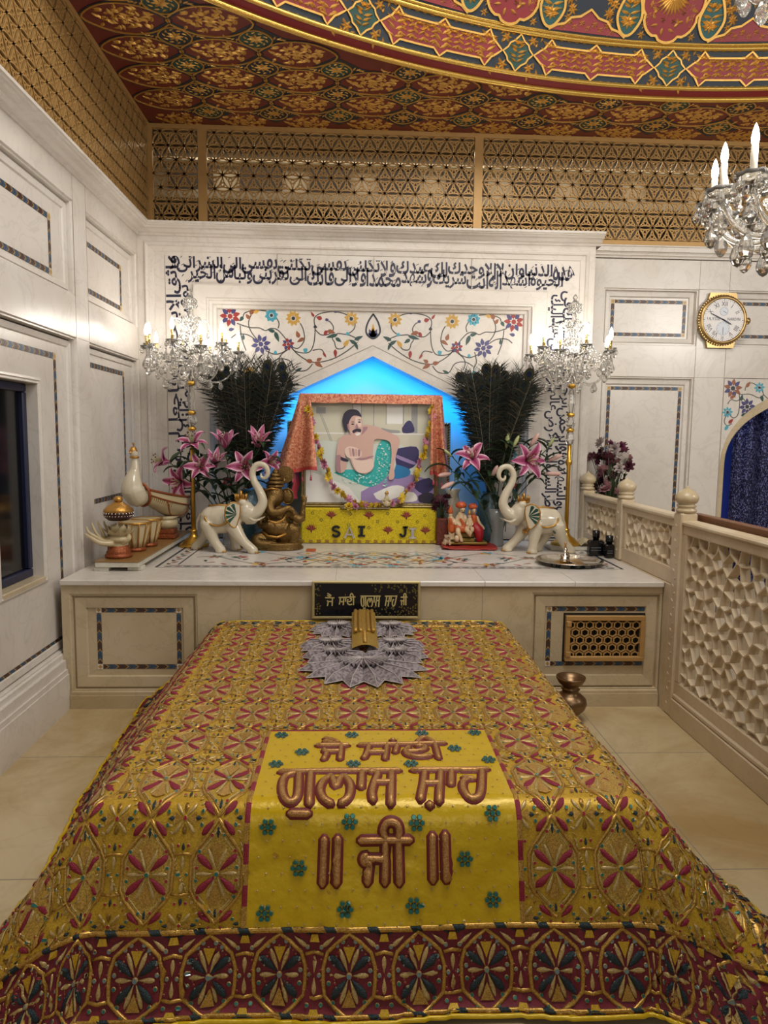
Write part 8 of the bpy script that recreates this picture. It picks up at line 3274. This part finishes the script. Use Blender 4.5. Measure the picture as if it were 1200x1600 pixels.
# ---- small dark flowers on the brocade box, maroon flower bunch behind the railing
def posy(loc, label, n, w, d, h, cols, r=0.035, seed=1, name='flower_bunch'):
    rd = random.Random(seed)
    t = thing(name, loc, label, 'flowers')
    s_ = MB()
    hs = []
    for k in range(n):
        p = Vector((rd.uniform(-w, w), rd.uniform(-d, d), rd.uniform(0.25, 1) * h))
        hs.append(p)
        s_.tube([(p.x * .15, p.y * .15, 0), tuple(p * 0.6 + Vector((0, 0, p.z * .1))), tuple(p)], 0.003, 5)
    s_.build('stems', ['stem_green'], t)
    mes = [blossom(c, None, r) for c in cols]
    for k, p in enumerate(hs):
        child('bloom', mes[k % len(mes)], t, tuple(p), (rd.uniform(.3, 1.5), rd.uniform(-.6, .6), rd.uniform(0, 6)), rd.uniform(.8, 1.3))
    for k in range(n // 2):
        p = hs[k]
        child('leaf', lf_me[k % 3], t, tuple(p * 0.8), (0, rd.uniform(-.5, .5), rd.uniform(0, 6)), 0.5)
    return t


M['bloom_maroon'] = simple('bloom_maroon', '4b1a2b', 0.6, noise_amt=0.3, scale=40)
M['bloom_plum'] = simple('bloom_plum', '6f2f4b', 0.6, noise_amt=0.3, scale=40)
M['bloom_rose'] = simple('bloom_rose', '9c6f76', 0.6, noise_amt=0.2, scale=40)
M['bloom_pale'] = simple('bloom_pale', 'b3a5a0', 0.6, noise_amt=0.2, scale=40)
posy((0.718, 5.65, PZ + 0.217), 'small dark maroon flowers on top of the brocade box', 16, 0.06, 0.03, 0.17, ['bloom_maroon', 'bloom_plum', 'bloom_maroon'], 0.03, 3)
fb_ = posy((2.17, 5.93, 0.90), 'bunch of maroon and pale pink artificial flowers behind the railing', 70, 0.135, 0.11, 0.72, ['bloom_plum', 'bloom_rose', 'bloom_maroon', 'bloom_pale'], 0.046, 8)
b = MB()
b.lathe([(0, 0), (0.09, 0), (0.08, 0.05), (0.12, 0.35), (0.14, 0.62), (0.10, 0.80), (0.12, 0.88), (0.1, 0.88), (0.05, 0.8), (0, 0.8)], 20)
t = thing('floor_vase', (2.17, 5.93, 0.0), 'dark floor vase holding the artificial flowers behind the railing', 'vase')
b.build('body', ['dark_jewel'], t)

# ================================================================== small things on the platform and the floor
th = thing('silver_tray', (1.50, 4.80, PZ + 0.001), 'round silver tray on the platform front edge, right', 'tray')
b = MB()
b.lathe([(0, 0), (0.195, 0), (0.205, 0.004), (0.222, 0.026), (0.232, 0.028), (0.228, 0.032), (0.215, 0.030), (0.198, 0.010), (0, 0.006)], 48)
b.build('dish', ['silver'], th)
b = MB()
b.lathe([(0.05, 0.0065), (0.05, 0.008), (0.14, 0.008), (0.14, 0.0065)], 40)
b.build('engraved_ring', ['gold_paint'], th)
bl = thing('silver_bell', (1.47, 4.80, PZ + 0.0085), 'small silver lamp standing on the round silver tray', 'lamp')
b = MB()
b.lathe([(0, 0), (0.034, 0), (0.036, 0.02), (0.028, 0.035), (0.034, 0.045), (0.03, 0.055), (0.012, 0.062), (0.010, 0.08), (0.018, 0.09), (0.006, 0.105), (0.0, 0.108)], 18)
b.build('body', ['silver'], bl)
b = MB()
b.lathe([(0, 0), (0.008, 0.002), (0.005, 0.02), (0.01, 0.03), (0, 0.04)], 10, Matrix.Translation((0, 0, 0.104)))
b.build('knob', ['gold_paint'], bl)
for (x, y, h_, w_, lab) in ((1.80, 5.14, 0.15, 0.056, 'squat black bottle beside the railing, left of the pair'), (1.868, 5.05, 0.13, 0.032, 'narrow black bottle beside the railing, right of the pair')):
    t = thing('black_bottle', (x, y, PZ + 0.001), lab, 'bottle', 'black bottles by the railing')
    b = MB()
    b.bbox(-w_, w_, -0.035, 0.035, 0, h_ * 0.78, 0.010)
    b.build('body', ['black'], t)
    b = MB()
    b.lathe([(0.022, h_ * .78), (0.022, h_ * .9), (0.027, h_ * .9), (0.027, h_ * 1.25), (0.0, h_ * 1.27)], 16)
    b.build('cap', ['black'], t)
    b = MB()
    for z in (0.3, 0.42):
        b.box(-w_ * 0.8, w_ * 0.5, -0.0355, -0.035, h_ * z, h_ * z + 0.002)
    b.build('label_lines', [simple('bottle_print', '8f97a0', 0.4)], t)
pt = thing('brass_pot', (1.285, 3.99, 0.001), 'brown brass pot with a flared neck on the floor by the grate', 'pot')
b = MB()
b.lathe([(0, 0), (0.062, 0), (0.065, 0.008), (0.05, 0.02), (0.042, 0.03), (0.06, 0.045), (0.088, 0.075), (0.098, 0.105), (0.09, 0.135), (0.06, 0.16), (0.048, 0.168), (0.046, 0.185), (0.055, 0.19), (0.046, 0.196), (0.045, 0.205), (0.07, 0.225), (0.083, 0.25), (0.085, 0.262), (0.078, 0.262), (0.06, 0.235), (0.038, 0.21), (0, 0.20)], 36)
b.build('body', ['brass_pot'], pt)
rg = thing('rolled_towel', (1.80, 5.52, PZ + 0.026), 'crumpled pale cloth beside the right candelabrum base', 'cloth')
b = MB()
b.grid(lambda s, t: (-0.02 + 0.10 * s, -0.12 + 0.26 * t, 0.012 + 0.05 * sin(pi * s) * (0.6 + 0.4 * sin(5 * t)) + 0.012 * noise.noise((s * 4, t * 6, 2))), 12, 16, 0)
b.build('fold', ['cream_resin'], rg)
